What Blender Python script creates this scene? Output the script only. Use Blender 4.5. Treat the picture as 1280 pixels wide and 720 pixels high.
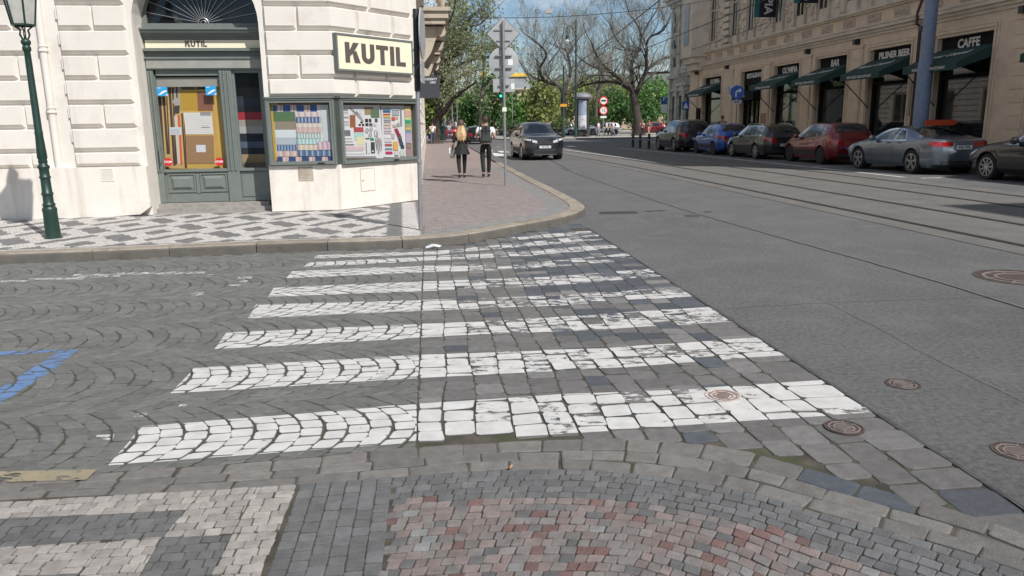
import bpy, bmesh, math, random
from mathutils import Vector, Matrix
R = math.radians
rnd = random.Random(7)
scn = bpy.context.scene
for o in list(bpy.data.objects): bpy.data.objects.remove(o)
col = scn.collection

# ------------------------------------------------------------------ camera
CAM_H, FPX = 1.6, 950.0
pitch, roll = math.atan(205.0 / FPX), R(0.8)
fwd = Vector((0, math.cos(pitch), -math.sin(pitch)))
rt0, up0 = Vector((1, 0, 0)), Vector((0, math.sin(pitch), math.cos(pitch)))
rt = rt0 * math.cos(roll) - up0 * math.sin(roll)
upv = rt0 * math.sin(roll) + up0 * math.cos(roll)
cd = bpy.data.cameras.new('camera'); cam = bpy.data.objects.new('camera', cd); col.objects.link(cam)
cd.sensor_width = 36; cd.lens = FPX / 1280 * 36; cd.clip_end = 3000; cd.clip_start = 0.05
mw = Matrix.Identity(4)
for i in range(3):
    mw[i][0] = rt[i]; mw[i][1] = upv[i]; mw[i][2] = -fwd[i]
mw[2][3] = CAM_H
cam.matrix_world = mw
scn.camera = cam

# ------------------------------------------------------------------ light
SUN_AZ, SUN_EL = 140.0, 46.5
scn.view_settings.view_transform = 'Standard'
scn.view_settings.look = 'None'
scn.view_settings.exposure = 0.08
scn.view_settings.gamma = 1.0
w = bpy.data.worlds.new('World'); scn.world = w; w.use_nodes = True
nt = w.node_tree; bg = nt.nodes['Background']
sky = nt.nodes.new('ShaderNodeTexSky'); sky.sky_type = 'NISHITA'; sky.sun_disc = False
sky.sun_elevation = R(SUN_EL); sky.sun_rotation = R(SUN_AZ)
sky.air_density = 1.0; sky.dust_density = 0.2; sky.ozone_density = 2.0
# broken fair-weather cloud, a noise in sky directions
tc = nt.nodes.new('ShaderNodeTexCoord'); mp = nt.nodes.new('ShaderNodeMapping')
mp.inputs['Scale'].default_value = (1, 1, 2.2); mp.inputs['Location'].default_value = (3.1, 1.2, 0.35)
cn = nt.nodes.new('ShaderNodeTexNoise'); cn.inputs['Scale'].default_value = 4.2; cn.inputs['Detail'].default_value = 8; cn.inputs['Roughness'].default_value = 0.62
cr = nt.nodes.new('ShaderNodeValToRGB'); cr.color_ramp.elements[0].position = 0.44; cr.color_ramp.elements[1].position = 0.64
mx = nt.nodes.new('ShaderNodeMix'); mx.data_type = 'RGBA'
nt.links.new(tc.outputs['Generated'], mp.inputs['Vector']); nt.links.new(mp.outputs[0], cn.inputs['Vector'])
nt.links.new(cn.outputs['Fac'], cr.inputs[0]); nt.links.new(cr.outputs[0], mx.inputs[0])
tn = nt.nodes.new('ShaderNodeMix'); tn.data_type = 'RGBA'; tn.blend_type = 'MULTIPLY'; tn.inputs[0].default_value = 1.0; tn.inputs[7].default_value = (1.12, 1.20, 1.26, 1)
nt.links.new(sky.outputs[0], tn.inputs[6]); nt.links.new(tn.outputs[2], mx.inputs[6]); mx.inputs[7].default_value = (11.5, 12.0, 12.8, 1)
nt.links.new(mx.outputs[2], bg.inputs['Color'])
bg.inputs['Strength'].default_value = 0.068
sl = bpy.data.lights.new('sun', 'SUN'); sl.energy = 4.9; sl.angle = R(0.55); sl.color = (1.0, 0.965, 0.915)
so = bpy.data.objects.new('sun', sl); col.objects.link(so)
sdir = Vector((math.sin(R(SUN_AZ)) * math.cos(R(SUN_EL)), math.cos(R(SUN_AZ)) * math.cos(R(SUN_EL)), math.sin(R(SUN_EL))))
so.rotation_euler = sdir.to_track_quat('Z', 'Y').to_euler(); so.location = (20, -20, 40)

# ------------------------------------------------------------------ ground points
def G(x, y, z=0.0):
    """point of the ground seen at a photograph pixel (1280x720)"""
    d = rt * (x - 640) - upv * (y - 360) + fwd * FPX
    t = (z - CAM_H) / d.z
    return (d.x * t, d.y * t)
ME, MR = Vector((-math.sin(R(6)), math.cos(R(6)))), Vector((math.cos(R(6)), math.sin(R(6))))
def ST(a, b):               # main-street coordinates: a metres along it, b metres to its right
    p = ME * a + MR * b
    return (p.x, p.y)
SU, SV = Vector((math.sin(R(82)), math.cos(R(82)))), Vector((-math.cos(R(82)), math.sin(R(82))))
def SS(u, v):               # side-street coordinates
    p = SU * u + SV * v
    return (p.x, p.y)

# ------------------------------------------------------------------ materials
MATS = {}
def mat(name, c, rough=0.8, var=0.12, scale=4.0, bump=0.0, bscale=60.0, metal=0.0, coat=0.0, attr=None, c2=None,
        spec=0.5, dirt=None, emit=None, fine=0.0, alpha=None, streak=None):
    if name in MATS: return MATS[name]
    m = bpy.data.materials.new(name); m.use_nodes = True; MATS[name] = m
    n, L = m.node_tree.nodes, m.node_tree.links
    b = n['Principled BSDF']
    b.inputs['Roughness'].default_value = rough; b.inputs['Metallic'].default_value = metal
    b.inputs['Coat Weight'].default_value = coat; b.inputs['Coat Roughness'].default_value = 0.04
    b.inputs['Specular IOR Level'].default_value = spec
    t = n.new('ShaderNodeTexCoord')
    def noise(s, det=5, ro=0.6, vec=None):
        x = n.new('ShaderNodeTexNoise'); x.inputs['Scale'].default_value = s; x.inputs['Detail'].default_value = det
        x.inputs['Roughness'].default_value = ro
        L.new(vec if vec else t.outputs['Object'], x.inputs['Vector']); return x.outputs['Fac']
    def mix(fac, a, bb, blend='MIX'):
        x = n.new('ShaderNodeMix'); x.data_type = 'RGBA'; x.blend_type = blend
        for s, v in ((0, fac), (6, a), (7, bb)):
            if hasattr(v, 'links') or isinstance(v, bpy.types.NodeSocket): L.new(v, x.inputs[s])
            else: x.inputs[s].default_value = v if s == 0 else (*v[:3], 1)
        return x.outputs[2]
    def ramp(v, a, z):
        x = n.new('ShaderNodeMapRange'); x.inputs[1].default_value = a; x.inputs[2].default_value = z; L.new(v, x.inputs[0]); return x.outputs[0]
    lo = tuple(v * (1 - var) for v in c); hi = tuple(min(1, v * (1 + var)) for v in (c2 or c))
    out = mix(ramp(noise(scale), 0.3, 0.7), lo, hi)
    if attr:
        a = n.new('ShaderNodeAttribute'); a.attribute_name = attr
        out = mix(1.0, out, a.outputs['Color'], 'MULTIPLY')
    if fine:
        f = ramp(noise(scale * 45, 3, 0.8), 0.3, 0.7)
        out = mix(1.0, out, mix(f, (1 - fine,) * 3, (1 + fine * .6,) * 3), 'MULTIPLY')
    if dirt:
        dc, ds, da, dz = dirt          # colour, scale, from, to
        out = mix(ramp(noise(ds, 7, 0.65), da, dz), out, dc)
    if streak:
        mpn = n.new('ShaderNodeMapping'); mpn.inputs['Scale'].default_value = (streak[1], streak[1], streak[1] * .07)
        L.new(t.outputs['Object'], mpn.inputs[0])
        out = mix(ramp(noise(1.0, 6, .6, mpn.outputs[0]), streak[2], streak[3]), out, streak[0])
    L.new(out, b.inputs['Base Color'])
    if bump:
        bp = n.new('ShaderNodeBump'); bp.inputs['Strength'].default_value = min(1, bump); bp.inputs['Distance'].default_value = 0.01 if bscale > 20 else 0.03
        L.new(noise(bscale, 6, 0.7), bp.inputs['Height']); L.new(bp.outputs[0], b.inputs['Normal'])
    if emit:
        b.inputs['Emission Color'].default_value = (*c, 1); b.inputs['Emission Strength'].default_value = emit
    return m
def glass_mat(name, c=(0.02, 0.025, 0.03), rough=0.03, alpha=0.35):
    """thin pane: mostly see-through, with a clear reflection"""
    if name in MATS: return MATS[name]
    m = bpy.data.materials.new(name); m.use_nodes = True; MATS[name] = m
    n, L = m.node_tree.nodes, m.node_tree.links
    b = n['Principled BSDF']; b.inputs['Base Color'].default_value = (*c, 1); b.inputs['Roughness'].default_value = rough
    b.inputs['Specular IOR Level'].default_value = 0.7
    tr = n.new('ShaderNodeBsdfTransparent'); mxs = n.new('ShaderNodeMixShader'); mxs.inputs[0].default_value = alpha
    L.new(tr.outputs[0], mxs.inputs[1]); L.new(b.outputs[0], mxs.inputs[2]); L.new(mxs.outputs[0], n['Material Output'].inputs[0])
    return m

# ------------------------------------------------------------------ mesh builder
class MB:
    def __init__(s): s.v = []; s.f = []; s.M = None; s.c = None; s.cols = []
    def pt(s, p):
        p = Vector(p)
        if s.M is not None: p = s.M @ p
        s.v.append((p.x, p.y, p.z)); return len(s.v) - 1
    def face(s, idx):
        s.f.append(tuple(idx)); s.cols.append(s.c)
    def poly(s, pts): s.face([s.pt(p) for p in pts]); return s
    def box(s, x0, x1, y0, y1, z0, z1):
        i = [s.pt(p) for p in ((x0,y0,z0),(x1,y0,z0),(x1,y1,z0),(x0,y1,z0),(x0,y0,z1),(x1,y0,z1),(x1,y1,z1),(x0,y1,z1))]
        for q in ((0,3,2,1),(4,5,6,7),(0,1,5,4),(1,2,6,5),(2,3,7,6),(3,0,4,7)): s.face([i[k] for k in q])
        return s
    def cbox(s, x, y, z, a, b, c): return s.box(x-a/2, x+a/2, y-b/2, y+b/2, z-c/2, z+c/2)
    def frust(s, x0, x1, z0, z1, yb, yf, d, dz=None):
        """block on a wall facing -y: back plane yb, front plane yf, chamfer d"""
        dz = d if dz is None else dz
        a = [s.pt(p) for p in ((x0,yb,z0),(x1,yb,z0),(x1,yb,z1),(x0,yb,z1))]
        b = [s.pt(p) for p in ((x0+d,yf,z0+dz),(x1-d,yf,z0+dz),(x1-d,yf,z1-dz),(x0+d,yf,z1-dz))]
        s.face(b)
        for k in range(4): s.face((a[k], a[(k+1)%4], b[(k+1)%4], b[k]))
        return s
    def prism(s, pts, z0, z1):          # pts (x,y) ccw
        n = len(pts); a = [s.pt((x,y,z0)) for x,y in pts]; b = [s.pt((x,y,z1)) for x,y in pts]
        s.face(b); s.face(a[::-1])
        for k in range(n): s.face((a[k], a[(k+1)%n], b[(k+1)%n], b[k]))
        return s
    def prism_y(s, pts, y0, y1):        # pts (x,z) ccw seen from -y ; y0 front
        n = len(pts); a = [s.pt((x,y0,z)) for x,z in pts]; b = [s.pt((x,y1,z)) for x,z in pts]
        s.face(a); s.face(b[::-1])
        for k in range(n): s.face((a[(k+1)%n], a[k], b[k], b[(k+1)%n]))
        return s
    def prism_x(s, pts, x0, x1):        # pts (y,z)
        n = len(pts); a = [s.pt((x0,y,z)) for y,z in pts]; b = [s.pt((x1,y,z)) for y,z in pts]
        s.face(a[::-1]); s.face(b)
        for k in range(n): s.face((a[k], a[(k+1)%n], b[(k+1)%n], b[k]))
        return s
    def lathe(s, prof, n=16, x=0, y=0, z=0, axis='z', cap=True):   # prof (r,z)
        rings = []
        for r_, h in prof:
            ring = []
            for k in range(n):
                a = 2*math.pi*k/n; c_, s_ = r_*math.cos(a), r_*math.sin(a)
                if axis == 'z': p = (x+c_, y+s_, z+h)
                elif axis == 'y': p = (x+c_, y+h, z+s_)
                else: p = (x+h, y+c_, z+s_)
                ring.append(s.pt(p))
            rings.append(ring)
        for a, b in zip(rings, rings[1:]):
            for k in range(n): s.face((a[k], a[(k+1)%n], b[(k+1)%n], b[k]))
        if cap: s.face(rings[0][::-1]); s.face(rings[-1])
        return s
    def tube(s, pts, rad, n=8, cap=True):
        pts = [Vector(p) for p in pts]
        if not isinstance(rad, (list, tuple)): rad = [rad]*len(pts)
        rings = []; up = None
        for i, p in enumerate(pts):
            d = (pts[min(i+1, len(pts)-1)] - pts[max(i-1, 0)])
            if d.length < 1e-9: d = Vector((0,0,1))
            d.normalize()
            if up is None: up = d.orthogonal().normalized()
            else:
                up = up - d*up.dot(d)
                up = up.normalized() if up.length > 1e-6 else d.orthogonal().normalized()
            sd = d.cross(up)
            rings.append([s.pt(p + (up*math.cos(2*math.pi*k/n) + sd*math.sin(2*math.pi*k/n))*rad[i]) for k in range(n)])
        for a, b in zip(rings, rings[1:]):
            for k in range(n): s.face((a[k], a[(k+1)%n], b[(k+1)%n], b[k]))
        if cap: s.face(rings[0][::-1]); s.face(rings[-1])
        return s
    def build(s, name, m, parent=None, smooth=False, angle=35, kind=None):
        me = bpy.data.meshes.new(name); me.from_pydata(s.v, [], s.f)
        if any(c is not None for c in s.cols):
            at = me.attributes.new('tone', 'FLOAT_COLOR', 'FACE')
            fl = []
            for c in s.cols: fl.extend((*(c if c is not None else (1,1,1)), 1))
            at.data.foreach_set('color', fl)
        me.materials.append(m)
        if smooth:
            me.polygons.foreach_set('use_smooth', [True]*len(me.polygons))
            try: me.set_sharp_from_angle(angle=R(angle))
            except Exception: pass
        me.update()
        o = bpy.data.objects.new(name, me); col.objects.link(o)
        if parent is not None: o.parent = parent
        if kind: o['kind'] = kind
        return o
def tag(o, label=None, cat=None, group=None, kind=None):
    for k, v in (('label', label), ('category', cat), ('group', group), ('kind', kind)):
        if v: o[k] = v
    return o
def thing(name, label, cat, loc=(0,0,0), rz=0.0, group=None):
    o = bpy.data.objects.new(name, None); col.objects.link(o); o.empty_display_size = 0.3
    o.location = (loc[0], loc[1], loc[2] if len(loc) > 2 else 0); o.rotation_euler = (0,0,rz)
    return tag(o, label, cat, group)
def copy_tree(o, parent=None):
    c = o.copy(); col.objects.link(c); c.parent = parent
    for ch in list(o.children): copy_tree(ch, c)
    return c
def text_mesh(name, s, size, m, parent, M, extrude=0.004, bold=0.0, align='CENTER', sx=1.0, spacing=1.0):
    cu = bpy.data.curves.new(name, 'FONT'); cu.body = s; cu.size = size; cu.extrude = extrude; cu.offset = bold
    cu.align_x = align; cu.align_y = 'CENTER'; cu.space_character = spacing; cu.resolution_u = 3
    t = bpy.data.objects.new('tmp', cu); col.objects.link(t)
    dg = bpy.context.evaluated_depsgraph_get(); me = bpy.data.meshes.new_from_object(t.evaluated_get(dg))
    bpy.data.objects.remove(t); me.transform(Matrix.Diagonal((sx,1,1,1))); me.transform(M); me.materials.clear(); me.materials.append(m)
    o = bpy.data.objects.new(name, me); col.objects.link(o); o.parent = parent
    return o
# a text/plate frame: local x right, y up, z towards the viewer, for a wall facing -y
FACE = Matrix(((1,0,0,0),(0,0,-1,0),(0,1,0,0),(0,0,0,1)))
def T(x, y, z): return Matrix.Translation((x, y, z))
def RZ(a): return Matrix.Rotation(a, 4, 'Z')
# ================================================================== GROUND
M_as = mat('asphalt', (0.127,0.126,0.126), 0.9, 0.13, 0.6, 1.0, 210, fine=0.5, dirt=((0.165,0.158,0.148), 2.1, 0.50, 0.85))
M_as2 = mat('asphalt_track', (0.150,0.141,0.131), 0.9, 0.14, 1.3, 0.9, 190, fine=0.4, dirt=((0.10,0.095,0.09), 2.5, .5, .8))
M_asp = mat('asphalt_patch', (0.110,0.111,0.114), 0.9, 0.12, 0.9, 1.0, 210, fine=0.5, dirt=((0.15,0.145,0.138), 3, 0.55, 0.85))
M_seam = mat('tar_seam', (0.035,0.035,0.037), 0.7, 0.2, 9)
M_bed = mat('joint_sand', (0.085,0.073,0.057), 0.95, 0.6, 6, 1.0, 120, fine=.5, dirt=((0.050,0.062,0.020), 4.2, 0.50, 0.68))
M_fseam = mat('faint_seam', (0.114,0.114,0.114), 0.9, 0.2, 9)
M_earth = mat('far_ground', (0.13,0.125,0.115), 0.95, 0.2, 0.3)
M_stone = mat('granite', (0.92,0.92,0.92), 0.75, 0.26, 16, 1.0, 110, attr='tone', fine=0.5, dirt=((0.105,0.095,0.085), 11, 0.56, 0.85))
M_kerb = mat('kerb_granite', (0.24,0.215,0.185), 0.85, 0.25, 6, 0.8, 90, fine=0.4, dirt=((0.13,0.105,0.08), 5, 0.50, 0.75))
M_kerb2 = mat('kerb_top_granite', (0.36,0.315,0.245), 0.85, 0.2, 6, 0.4, 90, fine=0.25)
M_rail = mat('rail_steel', (0.052,0.040,0.033), 0.5, 0.3, 8, metal=0.5)
M_paint = bpy.data.materials.new('road_paint')
def _paint(m, c):
    m.use_nodes = True; n, L = m.node_tree.nodes, m.node_tree.links; b = n['Principled BSDF']
    b.inputs['Roughness'].default_value = 0.6
    t = n.new('ShaderNodeTexCoord'); a = n.new('ShaderNodeAttribute'); a.attribute_name = 'tone'
    mpn = n.new('ShaderNodeMapping'); mpn.inputs['Scale'].default_value = (1.0, 1.9, 1); L.new(t.outputs['Object'], mpn.inputs[0])
    x = n.new('ShaderNodeTexNoise'); x.inputs['Scale'].default_value = 9; x.inputs['Detail'].default_value = 10; x.inputs['Roughness'].default_value = 0.74
    L.new(mpn.outputs[0], x.inputs['Vector'])
    sp = n.new('ShaderNodeSeparateColor'); L.new(a.outputs['Color'], sp.inputs[0])
    s = n.new('ShaderNodeMath'); s.operation = 'SUBTRACT'; L.new(x.outputs['Fac'], s.inputs[0]); L.new(sp.outputs[0], s.inputs[1])
    mr = n.new('ShaderNodeMapRange'); mr.inputs[1].default_value = -0.008; mr.inputs[2].default_value = 0.008; L.new(s.outputs[0], mr.inputs[0])
    x2 = n.new('ShaderNodeTexNoise'); x2.inputs['Scale'].default_value = 9; x2.inputs['Detail'].default_value = 6; L.new(t.outputs['Object'], x2.inputs['Vector'])
    mm = n.new('ShaderNodeMix'); mm.data_type = 'RGBA'; L.new(x2.outputs['Fac'], mm.inputs[0])
    mm.inputs[6].default_value = (*[v*0.58 for v in c], 1); mm.inputs[7].default_value = (*[min(1, v*1.1) for v in c], 1); L.new(mm.outputs[2], b.inputs['Base Color'])
    tr = n.new('ShaderNodeBsdfTransparent'); ms = n.new('ShaderNodeMixShader')
    L.new(mr.outputs[0], ms.inputs[0]); L.new(tr.outputs[0], ms.inputs[1]); L.new(b.outputs[0], ms.inputs[2]); L.new(ms.outputs[0], n['Material Output'].inputs[0])
_paint(M_paint, (0.58,0.57,0.55))
M_paintb = bpy.data.materials.new('blue_road_paint'); _paint(M_paintb, (0.10,0.20,0.40))
M_painty = bpy.data.materials.new('yellow_road_paint'); _paint(M_painty, (0.29,0.25,0.165))

def sheet(name, pts, z, m, kind='structure'):
    b = MB(); b.poly([(p[0], p[1], z) for p in pts])
    o = b.build(name, m, kind=kind)
    f = o.data.polygons[0]
    if f.normal.z < 0: o.data.flip_normals()
    return o
def curve(pts, step=0.05):
    """Catmull-Rom resampling of a 2-D polyline"""
    P = [Vector(p) for p in pts]; P = [P[0]*2 - P[1]] + P + [P[-1]*2 - P[-2]]
    out = []
    for i in range(1, len(P)-2):
        n = max(2, int((P[i+1]-P[i]).length/step))
        for k in range(n):
            t = k/n; a, b, c, d = P[i-1], P[i], P[i+1], P[i+2]
            out.append(0.5*((2*b) + (c-a)*t + (2*a-5*b+4*c-d)*t*t + (3*b-a-3*c+d)*t*t*t))
    out.append(P[-2]); return out
def offset(c, d):
    out = []
    for i, p in enumerate(c):
        t = (c[min(i+1, len(c)-1)] - c[max(i-1, 0)]).normalized()
        out.append(p + Vector((-t.y, t.x))*d)
    return out
def alen(c):
    s = [0]
    for a, b in zip(c, c[1:]): s.append(s[-1] + (b-a).length)
    return s
def at_len(c, s, L):
    if L <= 0: return c[0] + (c[1]-c[0]).normalized()*L
    if L >= s[-1]: return c[-1] + (c[-1]-c[-2]).normalized()*(L-s[-1])
    lo, hi = 0, len(s)-1
    while hi-lo > 1:
        m = (lo+hi)//2
        if s[m] <= L: lo = m
        else: hi = m
    t = (L-s[lo])/max(1e-9, s[hi]-s[lo]); return c[lo].lerp(c[hi], t)
def inside(p, poly):
    x, y = p; c = False; j = len(poly)-1
    for i in range(len(poly)):
        xi, yi = poly[i]; xj, yj = poly[j]
        if (yi > y) != (yj > y) and x < (xj-xi)*(y-yi)/(yj-yi)+xi: c = not c
        j = i
    return c
def clip(poly, q):
    """Sutherland-Hodgman: poly clipped by convex ccw q"""
    out = poly
    for i in range(len(q)):
        a, b = q[i], q[(i+1) % len(q)]; inp, out = out, []
        if not inp: return []
        sd = lambda p: (b[0]-a[0])*(p[1]-a[1]) - (b[1]-a[1])*(p[0]-a[0])
        for k in range(len(inp)):
            p, r_ = inp[k], inp[(k+1) % len(inp)]; sp, sr = sd(p), sd(r_)
            if sp >= 0: out.append(p)
            if (sp > 0 > sr) or (sp < 0 < sr):
                t = sp/(sp-sr); out.append((p[0]+(r_[0]-p[0])*t, p[1]+(r_[1]-p[1])*t))
    return out
def ccw(q):
    a = sum(q[i][0]*q[(i+1) % len(q)][1] - q[(i+1) % len(q)][0]*q[i][1] for i in range(len(q)))
    return q if a > 0 else q[::-1]
def area(q): return abs(sum(q[i][0]*q[(i+1) % len(q)][1] - q[(i+1) % len(q)][0]*q[i][1] for i in range(len(q))))/2

sheet('ground', [(-900,-300), (900,-300), (900,1500), (-900,1500)], -0.06, M_earth)
KP = [(-40,4.3), (-20,7.25), (-9.5,8.85), (-6.31,9.25), (-5.0,9.46), (-3.6,9.73), (-2.75,9.88), (-1.56,10.0), (-0.7,10.37), (0.1,11.32), (0.85,12.3), (1.2,13.1),
      (1.36,14.06), (1.2,16.2), ST(20.5,2.85), ST(24,2.85), ST(30,2.85), ST(40,2.9), ST(60,2.9), ST(90,2.9), ST(150,2.9)]
KC = curve(KP, 0.12)
i0 = next(i for i, p in enumerate(KC) if p.x > -0.2 and p.y > 10)      # where the asphalt starts at the kerb
edge_far = Vector((1.22, 11.55))
# road surfaces
road = [ST(-25,2.41), ST(11.6,2.41)] + [tuple(p) for p in KC if p.y > 11.45 and p.x > -30 and p.y < 150 and p.x > 0.15 or (p.y > 17 and p.y < 150)] + [ST(150,40), ST(70,40), ST(44,40), ST(44,15.9), ST(-25,15.9)]
sheet('main_road', road, 0.0, M_as)
bedp = [ST(-3,-30), ST(-3,2.42), ST(11.9,2.42)] + [(0.3,11.8), (-0.6,10.8), (-1.6,10.4), (-3,10.3), (-6,9.8), (-9.5,9.3), (-20,7.7), (-40,4.8)]
sheet('paving_bed', bedp, -0.0062, M_bed)
# tram track zone: four rails curving left far away
def tb(a): return -0.0016*max(0, a-22)**2
def strip(name, b0, b1, z, m, a0=-25, a1=140, h=None):
    c = [a0+i*2.0 for i in range(int((a1-a0)/2)+1)]
    mb = MB()
    for s, t in zip(c, c[1:]):
        p = [ST(s, b0+tb(s)), ST(s, b1+tb(s)), ST(t, b1+tb(t)), ST(t, b0+tb(t))]
        mb.poly([(x, y, z) for x, y in p])
    return mb.build(name, m, kind='structure')
strip('tram_track_surface', 6.95, 12.75, 0.004, M_as2, a1=66)
for rb in (7.45, 8.885, 10.62, 12.05):
    strip('tram_rail', rb-0.075, rb+0.0, 0.009, M_rail, a1=76)
    strip('rail_groove', rb+0.010, rb+0.058, 0.0085, M_seam, a1=76)
strip('track_edge_seam', 6.94, 6.952, 0.0084, M_fseam, a1=60); strip('track_edge_seam', 12.74, 12.752, 0.0084, M_fseam, a1=60)
def seam(pts, w=0.012, z=0.0085, name='asphalt_seam', m=None):
    c = curve(pts, 0.15); mb = MB(); r2 = random.Random(len(c))
    c = [p + Vector((r2.uniform(-1,1), r2.uniform(-1,1)))*0.008 for p in c]
    a, b = offset(c, w/2), offset(c, -w/2)
    for i in range(len(c)-1): mb.poly([(*b[i], z), (*b[i+1], z), (*a[i+1], z), (*a[i], z)])
    return mb.build(name, m or M_seam, kind='structure')
seam([G(*p) for p in ((700,210), (818,250.6), (940,287), (1044,316), (1153,347), (1300,392))], 0.03, m=M_fseam)
seam([G(*p) for p in ((1032,378), (1099,411), (1180,455), (1290,507))], 0.006, m=M_fseam)
seam([G(*p) for p in ((905,386), (1050,378), (1290,370))], 0.008, m=M_fseam)
seam([G(*p) for p in ((740,290), (860,283), (1000,283))], 0.01, m=M_fseam)
seam([ST(2,2.418), ST(4.5,2.42), ST(6,2.425), ST(8,2.415), ST(11.5,2.425)], 0.007)

# ---- stones laid one by one
class Stones:
    def __init__(s, sd): s.mb = MB(); s.tops = []; s.r = random.Random(sd)
    def add(s, q, tone, gap=0.004, bev=0.005, z=0.0, zj=0.002, depth=0.014, cut=0.16, jit=0.003, tilt=0.012):
        r = s.r; q = ccw([(p[0]+r.uniform(-jit,jit), p[1]+r.uniform(-jit,jit)) for p in q])
        cx, cy = sum(p[0] for p in q)/len(q), sum(p[1] for p in q)/len(q)
        sz = math.sqrt(area(q))/2
        if sz < 0.008: return
        k1 = 1-gap/sz; k2 = 1-(gap+bev)/sz
        if k2 < 0.2: return
        oct_ = []
        for i in range(len(q)):
            p, a, b = q[i], q[i-1], q[(i+1) % len(q)]
            for o_ in (a, b):
                t = cut*r.uniform(.6, 1.3); oct_.append((p[0]+(o_[0]-p[0])*t, p[1]+(o_[1]-p[1])*t))
        dz = z + r.uniform(-zj, zj); tx, ty = r.uniform(-tilt,tilt), r.uniform(-tilt,tilt)
        hh = lambda x, y: dz + tx*(x-cx) + ty*(y-cy)
        top = [(cx+(x-cx)*k2, cy+(y-cy)*k2) for x, y in oct_]; low = [(cx+(x-cx)*k1, cy+(y-cy)*k1) for x, y in oct_]
        mb = s.mb; mb.c = tone
        it = [mb.pt((x, y, hh(x, y))) for x, y in top]; im = [mb.pt((x, y, hh(x, y)-bev*.55)) for x, y in low]; ib = [mb.pt((x, y, dz-depth)) for x, y in low]
        mb.face(it); n = len(it)
        for i in range(n):
            j = (i+1) % n; mb.face((im[i], im[j], it[j], it[i])); mb.face((ib[i], ib[j], im[j], im[i]))
        s.tops.append(([(cx+(x-cx)*(k2+.55*(k1-k2)), cy+(y-cy)*(k2+.55*(k1-k2))) for x, y in oct_], hh, (cx, cy)))
    def build(s, name, m=None, kind='structure'): return s.mb.build(name, m or M_stone, kind=kind)
def grey(r, base=0.2, warm=0.0, var=0.12):
    k = base*r.uniform(1-var, 1+var); return (k*(1+warm), k, k*(1-warm))

K0 = curve([(-6.5,2.75), (-4.2,3.08), (-2.9,3.24), (-1.94,3.37), (-1.08,3.5), (-0.5,3.62), (0.24,3.69), (0.78,3.66), (1.14,3.52), (1.40,3.30), (1.61,3.10), (1.82,2.92), (2.0,2.7), (2.25,2.3), (2.4,1.9)])
K1 = curve([(-6.5,2.50), (-4.2,2.83), (-2.4,3.10), (-1.6,3.15), (-0.98,3.22), (-0.31,3.32), (0.21,3.34), (0.58,3.28), (0.81,3.19), (1.07,3.06), (1.28,2.89), (1.5,2.74), (1.68,2.60), (1.9,2.36), (2.1,1.9)])
P0 = curve([(-0.57,3.03), (-0.3,3.07), (0.2,3.06), (0.54,3.0), (0.86,2.88), (1.01,2.78), (1.2,2.6), (1.33,2.44), (1.5,2.1), (1.6,1.8)])
k0p, k1p = [tuple(p) for p in K0], [tuple(p) for p in K1]
def k0y(x):
    for a, b in zip(k0p, k0p[1:]):
        if a[0] <= x <= b[0]: return a[1] + (b[1]-a[1])*(x-a[0])/(b[0]-a[0]+1e-9)
    return k0p[0][1] if x < k0p[0][0] else 1.5
kerb_poly = [tuple(p) for p in KC if p.x > -25 and p.y < 30]
def kerb_y(x):
    for a, b in zip(kerb_poly, kerb_poly[1:]):
        if a[0] <= x <= b[0]: return a[1] + (b[1]-a[1])*(x-a[0])/(b[0]-a[0]+1e-9)
    return 99
def cutline(q, c):
    """keep the part of a stone lying beyond (above) a curve"""
    m_ = Vector((sum(p[0] for p in q)/len(q), sum(p[1] for p in q)/len(q)))
    i = min(range(len(c)), key=lambda k: (c[k]-m_).length_squared)
    if (c[i]-m_).length > .25: return q if m_.y > c[i].y else []
    a, b = c[max(0, i-1)], c[min(len(c)-1, i+1)]; t = (b-a).normalized(); n = Vector((-t.y, t.x)); a = a + n*.004
    o = a + t*-3; e = a + t*3
    return clip(q, [tuple(o), tuple(e), tuple(e+n*9), tuple(o+n*9)])
# 1 large worn setts of the crossing
S = Stones(11); r = S.r
b_ = -0.115; cols = []
while b_ < 2.36:
    wd = r.uniform(0.15, 0.185) if b_ < 1.4 else r.uniform(0.17, 0.21)
    if 2.41-b_-wd < 0.09: wd = 2.41-b_
    cols.append((b_, b_+wd)); b_ += wd
for ci, (b0, b1) in enumerate(cols):
    a = 1.3 + r.uniform(0, .15)
    while a < 12.6:
        ln = r.uniform(0.13, 0.20) if b0 < 1.4 else r.uniform(0.15, 0.25)
        sk = r.uniform(-.016, .016)
        wv = lambda bb, aa: bb + 0.022*math.sin(aa*1.3+bb*2) + 0.012*math.sin(aa*4.1+bb*9) if 0.01 < bb < 2.35 else bb
        q = [ST(a, wv(b0,a)), ST(a+sk, wv(b1,a)), ST(a+ln+sk, wv(b1,a+ln)), ST(a+ln, wv(b0,a+ln))]
        cx = sum(p[0] for p in q)/4; cy = sum(p[1] for p in q)/4
        far = a/12
        if cy > k0y(cx)+0.05 and cy < kerb_y(cx)-0.06 and not (cx > 1.05 and cy > 11.5):
            u_ = r.random()
            dark_p = 0.09 + (0.42 if b0 > .75 and a > 5.2 else 0) + (.2 if b0 > .75 and a > 7 else 0)
            if u_ < dark_p: kk = r.uniform(.8,1.2); t = (0.095*kk, 0.106*kk, 0.122*kk)
            elif u_ < dark_p+.12: t = grey(r, .23, .03)
            else: t = grey(r, .175, .035, .16)
            S.add(q, t, gap=0.0036, bev=0.005, zj=0.0022, cut=.11, jit=0.008, tilt=.014)
        a += ln
setts = S; S.build('sett_paving')
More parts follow.
